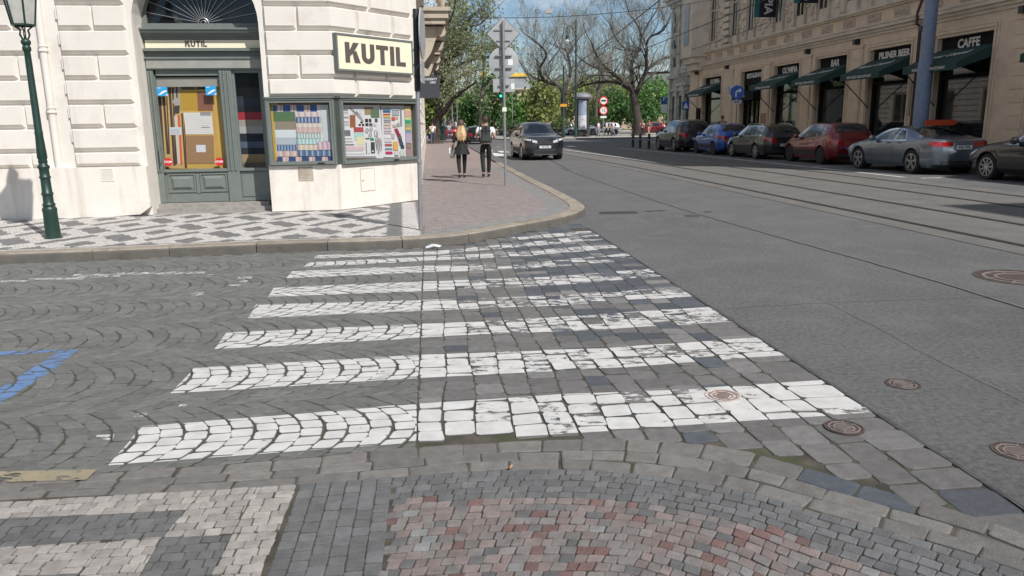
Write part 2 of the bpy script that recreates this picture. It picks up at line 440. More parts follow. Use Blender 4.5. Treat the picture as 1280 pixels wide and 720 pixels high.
# 2 small cobbles in segmental arcs over the side street
S = Stones(12); r = S.r
u_l = lambda v: -v*0.02
BH = 1.04
for k in range(-1, 8):
    v0 = 3.42 + k*BH - 1.04
    off = r.uniform(0, .12)
    nst = 9
    for j in range(-95, 12):
        u0 = j*0.122 + off
        ts = [i/nst for i in range(nst+1)]
        bow = lambda t: 0.30*(1-(2*t-1)**2)
        for i in range(nst):
            t0, t1 = ts[i], ts[i+1]
            jt = (j % 2)*0.5/nst
            t0 = max(0, t0-jt); t1 = max(0, t1-jt) if i < nst-1 else 1
            if t1-t0 < .03: continue
            cc = 0.006*math.sin(j*2.3+i)
            dv = lambda t: -.122*1.2*(1-2*t)/BH*.06*min(1, 5*t, 5*(1-t))
            q = [SS(u0+bow(t0)+cc, v0+t0*BH-dv(t0)*.5), SS(u0+.122+bow(t0)+cc, v0+t0*BH+dv(t0)*.5), SS(u0+.122+bow(t1)+cc, v0+t1*BH+dv(t1)*.5), SS(u0+bow(t1)+cc, v0+t1*BH-dv(t1)*.5)]
            cx = sum(p[0] for p in q)/4; cy = sum(p[1] for p in q)/4
            bb = cx*MR.x + cy*MR.y
            if bb > 0.0 or cy > kerb_y(cx)-0.02 or cx < -0.72*cy-1.2 or cy < k0y(cx)-.15: continue
            if bb > -0.26: q = clip(ccw(q), [ST(-5,-9), ST(-5,-.118), ST(20,-.118), ST(20,-9)])
            if len(q) > 2: q = cutline(ccw(q), K0)
            if len(q) < 3 or area(q) < .001: continue
            S.add(q, (lambda k: (k*.99, k, k*.945))(.182*r.uniform(.84,1.16)), gap=0.0035, bev=0.006, zj=0.0025, cut=.12, jit=0.0035)
cob = S; S.build('cobble_paving')
# 3 kerb setts in courses along the lowered kerb, 4 small dark setts, 5 reddish mosaic
def rows(S, c0, c1, n, ln, tone, cond=lambda c: True, wts=None, par=False, splits=None, **kw):
    r = S.r; fr = [0]; wts = wts or [1]*n
    for w_ in wts: fr.append(fr[-1]+w_/sum(wts))
    s0 = alen(c0); near = []; j = 0
    for p in c0:
        while j+1 < len(c1) and (c1[j+1]-p).length <= (c1[j]-p).length + (1e-4 if j else 0): j += 1
        near.append(c1[j])
    near = [sum((near[max(0, min(len(near)-1, i+d))] for d in range(-3, 4)), Vector((0,0)))/7 for i in range(len(near))]
    if par: s1 = alen(c1); near = [at_len(c1, s1, L*s1[-1]/s0[-1]) for L in s0]
    for k in range(n):
        L0 = r.uniform(-.2, 0)
        while L0 < s0[-1]:
            dl = ln*r.uniform(.72, 1.25)
            f = lambda L, t: at_len(c0, s0, L).lerp(at_len(near, s0, L), t)
            q = [tuple(f(L0, fr[k])), tuple(f(L0+dl, fr[k])), tuple(f(L0+dl, fr[k+1])), tuple(f(L0, fr[k+1]))]
            c = (sum(p[0] for p in q)/4, sum(p[1] for p in q)/4)
            if cond(c):
                if splits is None: S.add(q, tone(r, c), **kw)
                else:
                    for pc in splits(ccw(q)):
                        if len(pc) > 2 and area(pc) > 4e-4: S.add(pc, tone(r, (sum(p[0] for p in pc)/len(pc), sum(p[1] for p in pc)/len(pc))), **kw)
            L0 += dl
vis = lambda c: c[1] > 2.05 and abs(c[0]) < 0.72*c[1]+1.3
S = Stones(13)
def tk(r, c):
    return (0.10, 0.115, 0.138) if (c[0] > 1.3 and r.random() < .25) else grey(r, .21, .06, .18)
rows(S, K0, K1, 3, 0.235, tk, vis, wts=[1.35,1,1], gap=0.0035, bev=0.006, zj=0.004, cut=.06, jit=.007)
S.build('kerb_sett_paving')
P0x = curve([(-0.57,3.03), (-0.3,3.07), (0.2,3.06), (0.54,3.0), (0.86,2.88), (1.01,2.78), (1.2,2.6), (1.33,2.44), (1.5,2.1), (1.6,1.8)])
pink_poly = [tuple(p) for p in P0x] + [(1.6,1.2), (-0.42,1.2)]
S = Stones(14)
dark = lambda r, c: grey(r, .185, -.01, .18)
K1f = offset(K1, -0.85)
K1r = [p for p in K1 if p.x > -0.99]
def pk(r, c):
    u_ = r.random()
    if u_ < .13: k = r.uniform(.8,1.15); return (0.225*k, 0.135*k, 0.122*k)
    if u_ < .52: k = r.uniform(.82,1.15); return (0.29*k, 0.235*k, 0.22*k)
    if u_ < .64: return grey(r, .165, 0.0, .15)
    if u_ < .665: return grey(r, .31, .0, .1)
    k = r.uniform(.82,1.18); return (0.26*k, 0.238*k, 0.225*k)
def both(r, c): return pk(r, c) if inside(c, pink_poly) else dark(r, c)
pu = lambda c: (c[0]+0.99)*1 + (c[1]-3.2)*0.084          # >0 right of the light mosaic
K1R = curve([(-0.62,3.27), (-0.31,3.32), (0.21,3.34), (0.58,3.28), (0.81,3.19), (1.07,3.06), (1.28,2.89), (1.5,2.74), (1.68,2.60), (1.9,2.36), (2.1,1.9)])
KE = [p + Vector((-.02,-1.0))*1.0 if p.x < 0.2 else p + Vector((-.02-.55*(p.x-.2), -1.0+.12*(p.x-.2))) for p in K1R]
rows(S, K1R, KE, 18, 0.070, both, par=True, cond= lambda c: vis(c) and (c[0] > -0.56+0.0*(3.03-c[1]) or False) and c[0] > -0.56+(3.03-c[1])*0.12, gap=0.002, bev=0.0035, zj=0.002, cut=.09, jit=.0035)
# dark band of stones laid in columns, left of the reddish field
for i in range(6):
    a = 0.0
    while a < 1.4:
        dl = r.uniform(.06, .085)
        tp = lambda t, s_: (-0.985 + (0.415/6)*t + s_*0.10, 3.235 + (0.415/6)*t*0.13 - s_)
        q = [tp(i, a), tp(i+1, a), tp(i+1, a+dl), tp(i, a+dl)]
        c = (sum(p[0] for p in q)/4, sum(p[1] for p in q)/4)
        if c[1] > 2.1 and c[1] < 3.30+.1*(c[0]+.6): S.add(q, dark(r, c), gap=0.002, bev=0.0035, zj=0.0015, cut=.08, jit=.002)
        a += dl
# light mosaic with dark inlays on the left
inl1 = [G(*p) for p in ((-260,660), (232,637), (203,671), (-260,700))]
inl2 = [G(*p) for p in ((203,671), (290,668), (255,735), (165,735))]
inl3 = [G(*p) for p in ((-200,728), (100,716), (60,760), (-200,790))]
def lt(r, c):
    if inside(c, inl1) or inside(c, inl2) or inside(c, inl3): return grey(r, .175, .0, .16)
    return grey(r, .42, .08, .17)
def halves(q, poly):
    """a stone cut along the outline of a convex inlay: (inside, [outside pieces])"""
    outs = []; poly = ccw(poly)
    for i in range(len(poly)):
        a, b = poly[i], poly[(i+1) % len(poly)]
        t = Vector((b[0]-a[0], b[1]-a[1])).normalized(); n = Vector((-t.y, t.x)); a_, b_ = Vector(a)-t*9, Vector(b)+t*9
        o = clip(q, [tuple(b_), tuple(a_), tuple(a_-n*9), tuple(b_-n*9)])
        if len(o) > 2: outs.append(o)
        q = clip(q, [tuple(a_), tuple(b_), tuple(b_+n*9), tuple(a_+n*9)])
        if len(q) < 3: break
    return q, outs
def inlay_split(q):
    q = clip(q, [(-9-.084*0, 3.2+.0), (-.994+1.0*.084*2, 3.2-2), (-.994-.084*2, 3.2+2), (-9, 9)]) if False else clip(q, ccw([(-.994+.084*2, 3.2-2), (-.994-.084*2, 3.2+2), (-12, 5.2), (-12, 1.2)]))
    ps = [q] if len(q) > 2 else []
    for inl in (inl1, inl2, inl3):
        nx = []
        for p in ps:
            i_, o_ = halves(p, inl); nx += o_
            if len(i_) > 2: nx.append(i_)
        ps = nx
    return ps
LA = [Vector((-0.90-6.2*t_, 3.227-6.2*t_*0.10)) for t_ in (0, .25, .5, .75, 1)][::-1]
LB = [Vector((p.x+0.10, p.y-1.1)) for p in LA]
rows(S, LA, LB, 19, 0.072, lt, par=True, cond= lambda c: vis(c) and pu(c) < 0.06 and c[1] < 3.2+.1*(c[0]+1), splits=inlay_split, gap=0.002, bev=0.0035, zj=0.0015, cut=.09, jit=.003)
S.build('mosaic_paving')

# ---- worn paint lying on the stone tops
def quads(top, bot):
    top = [G(*p) for p in top]; bot = [G(*p) for p in bot]
    return [ccw([top[i], top[i+1], bot[i+1], bot[i]]) for i in range(len(top)-1)]
STR = [quads([(178,533),(520,505),(700,493),(860,487),(1035,474)], [(135,582),(520,553),(700,543),(880,530),(1090,516)]),
 quads([(243,460),(520,444),(760,435),(950,422)], [(213,492),(520,473),(770,460),(985,444)]),
 quads([(283,416),(600,402),(760,392),(897,383)], [(268,437),(600,418),(750,412),(919,402)]),
 quads([(320,381),(540,375),(700,369),(860,358)], [(310,398),(540,388),(700,382),(874,370)]),
 quads([(342,360),(528,352),(690,346),(825,335)], [(335,371),(528,364),(690,357),(836,345)]),
 quads([(365,339),(514,333),(660,329),(790,316)], [(358,348),(514,341),(660,336),(800,325)]),
 quads([(388,328),(514,322),(660,314),(768,304)], [(378,334),(514,327),(660,320),(775,310)]),
 quads([(397,319),(543,314),(650,304),(750,293)], [(392,323),(543,318),(650,309),(757,299)]),
 quads([(640,297),(736,288)], [(632,301),(744,292)])]
SW = [(0.35,.42), (0.38,.45), (0.40,.49), (0.41,.525), (0.41,.515), (0.41,.535), (.41,.50), (.42,.50), (.42,.47)]
def paint(name, quadlist, stones, m, wear, lift=0.0012):
    mb = MB(); r = random.Random(3)
    bb = [(min(p[0] for p in q), max(p[0] for p in q), min(p[1] for p in q), max(p[1] for p in q)) for q in quadlist]
    for S_ in stones:
        for top, hh, c in S_.tops:
            for q, e in zip(quadlist, bb):
                if c[0] < e[0]-.2 or c[0] > e[1]+.2 or c[1] < e[2]-.2 or c[1] > e[3]+.2: continue
                pc = clip(ccw(top), q)
                if len(pc) < 3 or area(pc) < 2e-5: continue
                w_ = wear(c, r); mb.c = (w_, w_, w_)
                mb.poly([(x, y, hh(x, y)+lift) for x, y in pc])
    return mb.build(name, m, kind='structure')
for i, (q, (wl, wr)) in enumerate(zip(STR, SW)):
    def wear(c, r, wl=wl, wr=wr):
        bb = c[0]*MR.x + c[1]*MR.y
        k = wl if bb < 0.3 else wr
        if i == 0 and bb > 1.6: k = .39
        u_ = r.random()
        if bb > .3 and u_ < .22: k += .09
        elif bb > .3 and u_ > .75: k -= .07
        return k + r.uniform(-.05, .035)
    paint('crosswalk_stripe', q, [setts, cob], M_paint, wear)
paint('blue_marking', [ccw([G(*p) for p in q]) for q in (((-60,442),(75,437),(98,437),(-60,450)), ((75,439),(98,437),(70,460),(45,458)), ((70,460),(45,458),(-20,497),(0,505)))], [cob], M_paintb, lambda c, r: .42+r.uniform(-.03,.05))
chips = []
for (x, y, w_, h_) in ((130,547,22,7),(172,519,20,5),(245,368,16,4),(292,357,14,3),(305,348,18,3),(303,352,10,2),(228,507,10,3),(70,349,70,2.5),(120,345,60,4),(200,342,110,2.5),(262,345,8,2),(20,352,40,2)):
    chips.append(ccw([G(x-w_/2,y+h_/2), G(x+w_/2,y+h_/2-1), G(x+w_/2+2,y-h_/2-1), G(x-w_/2+2,y-h_/2)]))
paint('old_paint_remnants', chips, [cob], M_paint, lambda c, r: .49)
mb = MB(); mb.c = (.45,.45,.45)
mb.poly([(*G(x,y), .006) for x, y in ((-120,593), (122,588), (108,601), (-120,608))]); o = mb.build('yellow_line', M_painty, kind='structure')

# ---- road markings far away on the asphalt
M_white = mat('white_marking', (0.62,0.62,0.60), 0.7, 0.2, 3, dirt=((0.2,0.2,0.2), 4, .55, .7))
for p in (((587,193),(607,193),(604,197),(583,197)), ((615,191),(632,193),(634,197),(618,195))):
    sheet('crossing_marking', [G(*q) for q in p], 0.005, M_white)
for i, (a, b) in enumerate([(44,4.1),(46.5,3.4),(47,5.2),(49,6.2),(50,8.2),(52,9.6)]):
    sheet('zebra_marking', [ST(a,b), ST(a+2.6,b), ST(a+2.6,b+.5), ST(a,b+.5)], 0.012, M_white)
for k in range(9):
    sheet('lane_dash', [ST(20+k*5, 4.9), ST(20+k*5, 5.0), ST(20.9+k*5,5.0), ST(20.9+k*5,4.9)], 0.004, M_white) if k > 5 else None
strip('lane_line', 13.05, 13.17, 0.0045, M_white, a0=20, a1=48); strip('track_line', 9.1, 9.2, 0.011, M_white, a0=30, a1=62)
for k in range(6): sheet('parking_mark', [ST(19.5+k*6,13.3), ST(19.5+k*6,13.9), ST(19.62+k*6,13.9), ST(19.62+k*6,13.3)], 0.004, M_white)

# ---- pavements with kerbs
KI = offset(KC, 0.28)
Mbed2 = mat('pavement_bed', (0.25,0.225,0.20), 0.95, 0.2, 6)
sheet('pavement', [tuple(p) for p in KI] + [ST(150,-0.5), ST(14.8,-0.5), (-3.05,14.2), (-12,13.1), (-42,9)], 0.108, mat('pink_paving_far', (0.27,0.215,0.20), 0.9, 0.25, 7, 0.3, 50, fine=0.3))
def kerb_line(name, c, z=0.12, w=0.28, mside=M_kerb, mtop=M_kerb2):
    """separate kerb blocks: rounded arris, thin joints"""
    ci = offset(c, w); s0, s1 = alen(c), alen(ci); L = 0.0; mb = MB(); r = random.Random(5)
    while L < min(s0[-1], 60):
        dl = r.uniform(.9, 1.35); n = 5
        pr = [[], []]
        g = 0.006
        for k in range(n+1):
            l = L+g + (dl-2*g)*k/n
            a = at_len(c, s0, l); t = (at_len(c, s0, l+.05)-at_len(c, s0, l-.05)).normalized(); nn = Vector((-t.y, t.x))
            jz = 0
            P = [(0,-.02), (0.006,z-.03), (.014,z-.010), (.032,z), (w,z), (w,-.02)]
            ring = [mb.pt((*(a+nn*p[0]), p[1])) for p in P]
            pr[0].append(ring)
        rg = pr[0]
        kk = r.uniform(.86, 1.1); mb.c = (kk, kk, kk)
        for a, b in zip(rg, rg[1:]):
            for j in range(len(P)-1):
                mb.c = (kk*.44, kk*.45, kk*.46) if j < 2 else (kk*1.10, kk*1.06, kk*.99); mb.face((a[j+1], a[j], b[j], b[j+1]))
        mb.face(rg[0]); mb.face(rg[-1][::-1])
        L += dl
    return mb.build(name, mside, kind='structure')
M_kerbA = mat('kerb_blocks', (0.27,0.245,0.21), 0.85, 0.2, 6, 0.8, 90, attr='tone', fine=0.4, dirt=((0.14,0.115,0.09), 5, 0.50, 0.78))
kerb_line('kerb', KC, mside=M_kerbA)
# light strip worn yellowish on the kerb top
# mosaic slabs of small stones on the corner pavement: one face per stone, over the bed sheet
def mosaic_tone(u, v, r):
    v1, v2 = Vector((0.70,-0.98)), Vector((0.69,1.0)); d = Vector((u+4.32, v-12.74))
    det = v1.x*v2.y - v2.x*v1.y
    p = (d.x*v2.y - v2.x*d.y)/det; q = (v1.x*d.y - d.x*v1.y)/det
    fp, fq = p-round(p), q-round(q)
    if abs(fp) < .15 and abs(fq) < .15: return True
    if abs(abs(fq)-.5) < .135 and abs(fp) < .31: return True
    if abs(abs(fp)-.5) < .085 and abs(fq) < .37: return True
    return False
mb = MB(); r = random.Random(21)
wall_line = lambda x: 13.83 + (x+3.11)*math.tan(R(7))        # foot of the shop facade
ki = [tuple(p) for p in KI if p.x > -22 and p.y < 40]
def kin(x):
    for a, b in zip(ki, ki[1:]):
        if a[0] <= x <= b[0]: return a[1] + (b[1]-a[1])*(x-a[0])/(b[0]-a[0]+1e-9)
    return 99
cs = 0.050
for i in range(-236, 6):
    for j in range(0, 112):
        u_, v_ = i*cs + (j % 2)*cs*.5, 9.6 + j*cs
        x, y = SS(u_, v_)
        if y < kin(x)+.03 or y > wall_line(x)+.35 and x < -3.1: continue
        if x >= -3.1 and y > 13.9 + (x+3.1)*math.tan(R(54))+.1: continue
        if u_ > 0.22: continue
        if x < -0.68*y-1.5: continue
        dk = y - kin(x)
        if dk < .09: lt_ = True
        elif u_ > -.03: lt_ = True
        elif u_ > -.27: lt_ = False
        elif dk < .16: lt_ = False
        else: lt_ = not mosaic_tone(u_, v_, r)
        mb.c = grey(r, .53, .055, .12) if lt_ else grey(r, .185, .01, .14)
        h_ = cs*.475; jx = [r.uniform(-.005, .005) for _ in range(8)]
        q = [SS(u_-h_+jx[0], v_-h_+jx[1]), SS(u_+h_+jx[2], v_-h_+jx[3]), SS(u_+h_+jx[4], v_+h_+jx[5]), SS(u_-h_+jx[6], v_+h_+jx[7])]
        zz = 0.114 + r.uniform(-.001,.001)
        mb.poly([(*p, zz) for p in q])
# reddish setts of the main-street pavement, grey along its kerb
cs = 0.1
for i in range(-1, 30):
    for j in range(0, 210):
        b0, a0 = -0.35 + i*cs + (j % 2)*cs*.5, 10.3 + j*cs*.8
        x, y = ST(a0, b0)
        u_ = x*SU.x + y*SU.y
        if u_ < 0.25: continue
        if y < 14 and y < kin(x)+.03: continue
        if b0 > 2.54 or (y < 17 and (Vector((x, y)) - min(KC, key=lambda p: (p-Vector((x, y))).length)).length < .29): continue
        dd = min(2.57-b0, (min((Vector((x, y))-p).length for p in KC[:400:4]) - .28) if y < 17 else 9)
        if dd < .42: mb.c = grey(r, .25, .02, .12)
        else: mb.c = (lambda t: (t*1.14, t*.97, t*.93))(0.255*r.uniform(.82, 1.16))
        h_, g_ = cs*.46, cs*.37
        zz = 0.114 + r.uniform(-.001,.001)
        mb.poly([(*p, zz) for p in (ST(a0-g_, b0-h_), ST(a0-g_, b0+h_), ST(a0+g_, b0+h_), ST(a0+g_, b0-h_))])
o = mb.build('mosaic_pavement', mat('mosaic_stone', (1,1,1), 0.85, 0.1, 12, 0.3, 80, attr='tone', fine=0.2), kind='structure')
for f in o.data.polygons:
    if f.normal.z < 0: o.data.flip_normals(); break
# far side pavement along the restaurant, and the open park corner beyond
RK = [ST(-25,15.9), ST(10,15.9), ST(30,15.9), ST(44,15.9), ST(53,15.9), ST(58,16.3), ST(62,18.5), ST(64,22), ST(65,40)]
RC = curve(RK, .5)
sheet('far_pavement', [tuple(p) for p in RC] + [ST(40,45), ST(-25,45)], 0.11, mat('far_paving', (0.24,0.225,0.205), 0.9, 0.2, 3, fine=.2))
mbk = MB(); ro = offset(RC, -0.0); ri = offset(RC, -0.28)
for a, b, c, d in zip(RC, RC[1:], ri, ri[1:]):
    mbk.poly([(*a, 0), (*b, 0), (*b, .12), (*a, .12)]); mbk.poly([(*a, .12), (*b, .12), (*d, .121), (*c, .121)])
mbk.build('kerb', M_kerb, kind='structure')
PKC = curve([ST(150,6.9), ST(100,6.9), ST(82,7.2), ST(78,8.6), ST(76.5,12), ST(76,20), ST(76,60)], 1.0)
sheet('park_pavement', [tuple(p) for p in PKC] + [ST(150,60)], 0.12, mat('park_paving', (0.36,0.335,0.30), 0.9, 0.15, 2, fine=.2))
mbk = MB()
for a, b in zip(PKC, PKC[1:]): mbk.poly([(*a, 0), (*a, .12), (*b, .12), (*b, 0)])
mbk.build('kerb', M_kerb, kind='structure')
# ================================================================== THE CORNER SHOP BUILDING
def WP(x, y, P, az, back=0.0):
    """a wall point (along, height) seen at a photograph pixel; wall through P running at azimuth az, set back by 'back'"""
    a = R(az); d = Vector((math.sin(a), math.cos(a))); n = Vector((-d.y, d.x)); P = Vector(P) + n*back
    r3 = rt*(x-640) - upv*(y-360) + fwd*FPX; m = Vector((d.y, -d.x)); r2 = Vector((r3.x, r3.y))
    t = m.dot(P)/m.dot(r2); q = r2*t
    return ((q-P).dot(d), CAM_H + r3.z*t)
P0A = Vector((-3.11, 13.83)); P1C = P0A + Vector((math.sin(R(36)), math.cos(R(36))))*2.03
M_wall = mat('cream_plaster', (0.70,0.66,0.605), 0.9, 0.05, 1.5, 0.25, 45, fine=0.05, dirt=((0.55,0.49,0.43), 2.2, 0.55, 0.85), streak=((0.56,0.50,0.44), 3.2, 0.56, 0.85))
M_plinth = mat('plinth_render', (0.73,0.685,0.62), 0.85, 0.05, 1.6, 0.2, 40, fine=0.05, dirt=((0.60,0.52,0.44), 2.8, 0.52, 0.80), streak=((0.50,0.43,0.36), 4.0, 0.54, 0.80))
M_trim = mat('stucco_trim', (0.46,0.40,0.32), 0.9, 0.12, 3, 0.3, 30, dirt=((0.20,0.16,0.12), 3, 0.5, 0.7))
M_joinery = mat('grey_green_joinery', (0.155,0.175,0.16), 0.45, 0.07, 5, 0.15, 30, dirt=((0.10,0.11,0.10), 6, .6, .8))
M_joinL = mat('weathered_lintel', (0.27,0.275,0.25), 0.7, 0.12, 5)
M_ivory = mat('ivory_sign', (0.80,0.74,0.56), 0.5, 0.03, 2)
M_letter = mat('brown_letters', (0.10,0.082,0.072), 0.6, 0.05)
M_dark = mat('dark_interior', (0.012,0.012,0.013), 0.9, 0.2)
M_glass = glass_mat('shop_glass', alpha=0.16)
M_glassd = glass_mat('dark_glass', (0.012,0.014,0.017), alpha=0.75)
M_wgl = glass_mat('window_glass', (0.03,0.035,0.04), 0.02, alpha=0.85)
M_tone = mat('printed_cloth', (1,1,1), 0.8, 0.06, 8, attr='tone', fine=.1)
M_metal = mat('grey_metal', (0.33,0.34,0.35), 0.45, 0.08, 6, metal=0.6)
M_greym = mat('painted_grey_steel', (0.27,0.28,0.29), 0.5, 0.08, 6, metal=0.2)
M_black = mat('black_metal', (0.02,0.02,0.022), 0.5, 0.1)
M_white = mat('white_plain', (0.75,0.75,0.74), 0.6, 0.03)
shop = thing('corner_shop_building', 'cream rusticated corner building with grey green shop front and angled corner with display cases', 'building', (P0A.x, P0A.y, 0))
FA = RZ(R(7)); FB = RZ(R(54)); FC = T(P1C.x-P0A.x, P1C.y-P0A.y, 0) @ RZ(R(96))
H = 15.0
XL, XR, DEP, ZS = -3.24, -1.18, 0.5, 3.35            # door opening, its depth, arch spring
xc, ra = (XL+XR)/2, (XR-XL)/2
mb = MB(); mb.M = FA
# facade A base plane with the arched opening
ch = [(XL, .10, ZS), ]
pipe = (-4.90, -4.42)
def wallquad(x0, x1, z0, z1, y=0): mb.poly([(x0,y,z0), (x1,y,z0), (x1,y,z1), (x0,y,z1)])
wallquad(-16, XL, .05, H); wallquad(XR, 0, .05, H)
arc = [(xc - ra*math.cos(math.pi*k/20), ZS + ra*math.sin(math.pi*k/20)) for k in range(21)]
for a, b in zip(arc, arc[1:]): mb.poly([(a[0],0,a[1]), (b[0],0,b[1]), (b[0],0,H), (a[0],0,H)])
opn = [(XL, .10)] + arc + [(XR, .10)]
for a, b in zip(opn, opn[1:]): mb.poly([(b[0],0,b[1]), (a[0],0,a[1]), (a[0],DEP+.1,a[1]), (b[0],DEP+.1,b[1])])
mb.M = FB; wallquad(0, 2.03, .05, H)
mb.M = FC; wallquad(0, 60, .05, H)
wl = mb.build('wall', M_wall, shop)
# body behind (keeps light out)
mb = MB(); mb.M = FA; mb.box(-16, 0, 1.6, 12, .1, H-.1); mb.M = FC; mb.box(.4, 60, .6, 9, .1, H-.1); mb.M = FB; mb.box(.3, 1.7, .4, 3, .1, H-.1)
mb.build('inner_walls', M_dark, shop)
# rustication
def frust2(mb, x0, x1, z0, z1, yf, dl, dr, db, dt):
    a = [mb.pt(p) for p in ((x0,0.002,z0),(x1,0.002,z0),(x1,0.002,z1),(x0,0.002,z1))]
    b = [mb.pt(p) for p in ((x0+dl,yf,z0+db),(x1-dr,yf,z0+db),(x1-dr,yf,z1-dt),(x0+dl,yf,z1-dt))]
    mb.face(b)
    for k in range(4): mb.face((a[k], a[(k+1)%4], b[(k+1)%4], b[k]))
BL = MB(); BL.M = FA
RH, G_ = 0.4, 0.012
def zrow(k): return 0.83 + RH*k
for k in range(0, 34):
    z0, z1 = zrow(k)+G_, zrow(k+1)-G_
    if z0 < 1.0: z0 = 0.97
    if k == 0: z0 = 0.975
    # left of the door
    xr = -3.32
    if z1 > 4.3 and z0 < 4.3: pass
    cuts = [-4.42, -3.86, xr] if k % 2 == 0 else [-4.42, xr]
    if k == 0: cuts = [-4.42, xr]
    for a, b in zip(cuts, cuts[1:]): frust2(BL, a+G_, b-G_, z0, z1, -.07, .035, .035, .06, .02)
    cl = [-4.90, -5.62, -6.9, -8.1, -9.4, -10.7, -12, -13.3, -14.6, -16] if k % 2 else [-4.90, -5.12, -6.25, -7.5, -8.8, -10, -11.3, -12.6, -14, -16]
    for a, b in zip(cl, cl[1:]): frust2(BL, b+G_, a-G_, z0, z1, -.07, .035, .035, .06, .02)
    # stone spurs beside the pipe channel
    if k > 0: BL.box(-4.42, -4.36, -.035, .002, z0+.16, z1-.03)
    if k >= 3:
        z0r = max(z0, 2.115)
        c = [-1.1, 0.0] if k % 2 else [-1.1, -0.54, 0.0]
        for i, (a, b) in enumerate(zip(c, c[1:])):
            last = b == 0.0
            frust2(BL, a+G_, b-(0 if last else G_)+(0.03 if last else 0), z0r, z1, -.07, .035, 0.0 if last else .035, .06, .02)
        BL.M = FB
        cB = {3: [0, .52, 1.4, 2.03], 4: [0, .5, 1.3, 2.03], 5: [0, .9, 2.03], 6: [0, .6, 1.5, 2.03], 7: [0, .92, 2.03], 8: [0, .36, 1.36, 2.03]}.get(k, [0, .92, 2.03] if k % 2 else [0, .36, 1.36, 2.03])
        for i, (a, b) in enumerate(zip(cB, cB[1:])):
            frust2(BL, a+(0 if i == 0 else G_)-(0.03 if i == 0 else 0), b-G_, z0r, z1, -.07, 0.0 if i == 0 else .035, .035, .06, .02)
        BL.M = FA
BL.M = FC
for k in range(0, 12):
    z0, z1 = zrow(k)+G_, zrow(k+1)-G_
    if z0 < 1.0: z0 = .975
    x = .12
    while x < 50:
        w_ = 1.0 if (int(x/1.05)+k) % 2 else .8
        if not (k >= 1 and k < 7 and (x % 5.2) > 1.5 and (x % 5.2) < 4.0): frust2(BL, x+G_, x+w_-G_, z0, z1, -.07, .035, .035, .06, .02)
        x += w_
BL.build('rusticated_blocks', M_wall, shop)
# plinth
mb = MB(); mb.M = FA
mb.prism_y([(-16,.10), (-4.2,.10), (-3.42,.14), (-3.24,.27), (-3.24,.97), (-16,.97)], -.10, .0)
mb.box(-1.18, 0.035, -.085, 0, .125, .93)
mb.M = FB; mb.box(-.035, 2.05, -.085, 0, .125, .93)
mb.M = FC; mb.box(.0, 60, -.085, 0, .12, .95)
mb.build('plinth', M_plinth, shop)
mb = MB(); mb.M = FA; mb.box(-16, -3.3, -.06, 0, .06, .12); mb.box(-1.2, .02, -.05, 0, .06, .12); mb.M = FB; mb.box(0, 2.0, -.05, 0, .06, .12)
mb.build('base_shadow_gap', M_dark, shop)  # near-black strip paints in the shade of the gap under the plinth
# vents and hatch in the plinth
for (F_, x0, x1, z0, z1, nm, m_) in ((FA,-.68,-.42,.66,.90,'vent_grille',M_plinth), (FA,-4.0,-3.78,.73,.95,'vent_grille',M_plinth)):
    mb = MB(); mb.M = F_
    yb = -.085 if x0 > -2 else -.10
    mb.box(x0, x1, yb-.008, yb-.0, z0, z0+.02); mb.box(x0, x1, yb-.008, yb, z1-.02, z1); mb.box(x0, x0+.02, yb-.008, yb, z0+.02, z1-.02); mb.box(x1-.02, x1, yb-.008, yb, z0+.02, z1-.02)
    for i in range(7): z = z0+.03+i*(z1-z0-.06)/7; mb.box(x0+.02, x1-.02, yb-.005, yb-.001, z, z+.016)
    mb.build(nm, M_trim if x0 > -2 else m_, shop)
mb = MB(); mb.M = FB; mb.box(.47, .81, -.092, -.085, .42, .82); o = mb.build('service_hatch', M_plinth, shop)
mb = MB(); mb.M = FB
for q in ((.455,.47,.41,.83), (.81,.825,.41,.83), (.47,.81,.405,.42), (.47,.81,.82,.835)): mb.box(q[0], q[1], -.0875, -.085, q[2], q[3])
mb.box(.49,.52,-.1,-.092,.60,.63); mb.build('hatch_joint', M_trim, o)
# rain pipe in its channel
pp = MB(); pp.M = FA
pp.tube([(-4.68,-.03,.69), (-4.68,-.03,8)], .058, 14)
for z in (1.93, 2.93, 3.9): pp.lathe([(.06,-.05), (.075,-.045), (.075,-.02), (.066,-.01), (.066,.02), (.075,.03), (.075,.05), (.06,.055)], 14, -4.68, -.03, z)
pp.build('rain_pipe', M_wall, shop, smooth=True)
pp = MB(); pp.M = FA; pp.box(-4.92, -4.4, -.085, 0, .60, .66); pp.build('channel_sill', M_wall, shop)

# ---- shop door
dr = MB(); dr.M = FA; Y = DEP
J = MB(); J.M = FA
J.box(XL, -3.13, Y-.04, Y+.08, .28, 2.62); J.box(-2.02, -1.80, Y-.04, Y+.08, .28, 2.62); J.box(-1.30, XR, Y-.04, Y+.08, .28, 2.62)
for x0 in (XL+.015, XL+.065, -2.0, -1.945, -1.875, -1.28): J.box(x0, x0+.028, Y-.065, Y-.04, .84, 2.60)
J.box(XL, XR, Y-.06, Y+.08, 2.62, 2.64)
J.box(XL, XR, Y-.10, Y+.1, 2.80, 2.83); J.box(XL, XR, Y-.03, Y+.1, 2.83, 2.93); J.box(XL, XR, Y-.12, Y+.1, 2.93, 2.97)
J.box(XL, XR, Y-.02, Y+.1, 2.97, 3.135); 
for i, (a, b, d) in enumerate(((3.135,3.17,.05), (3.17,3.20,.09), (3.20,3.235,.13), (3.235,3.28,.17), (3.28,3.31,.20))): J.box(XL, XR, Y-d, Y+.1, a, b)
J.box(XL, XR, Y-.03, Y+.1, 3.31, 3.40)
fr = J.build('door_surround', M_joinery, shop)
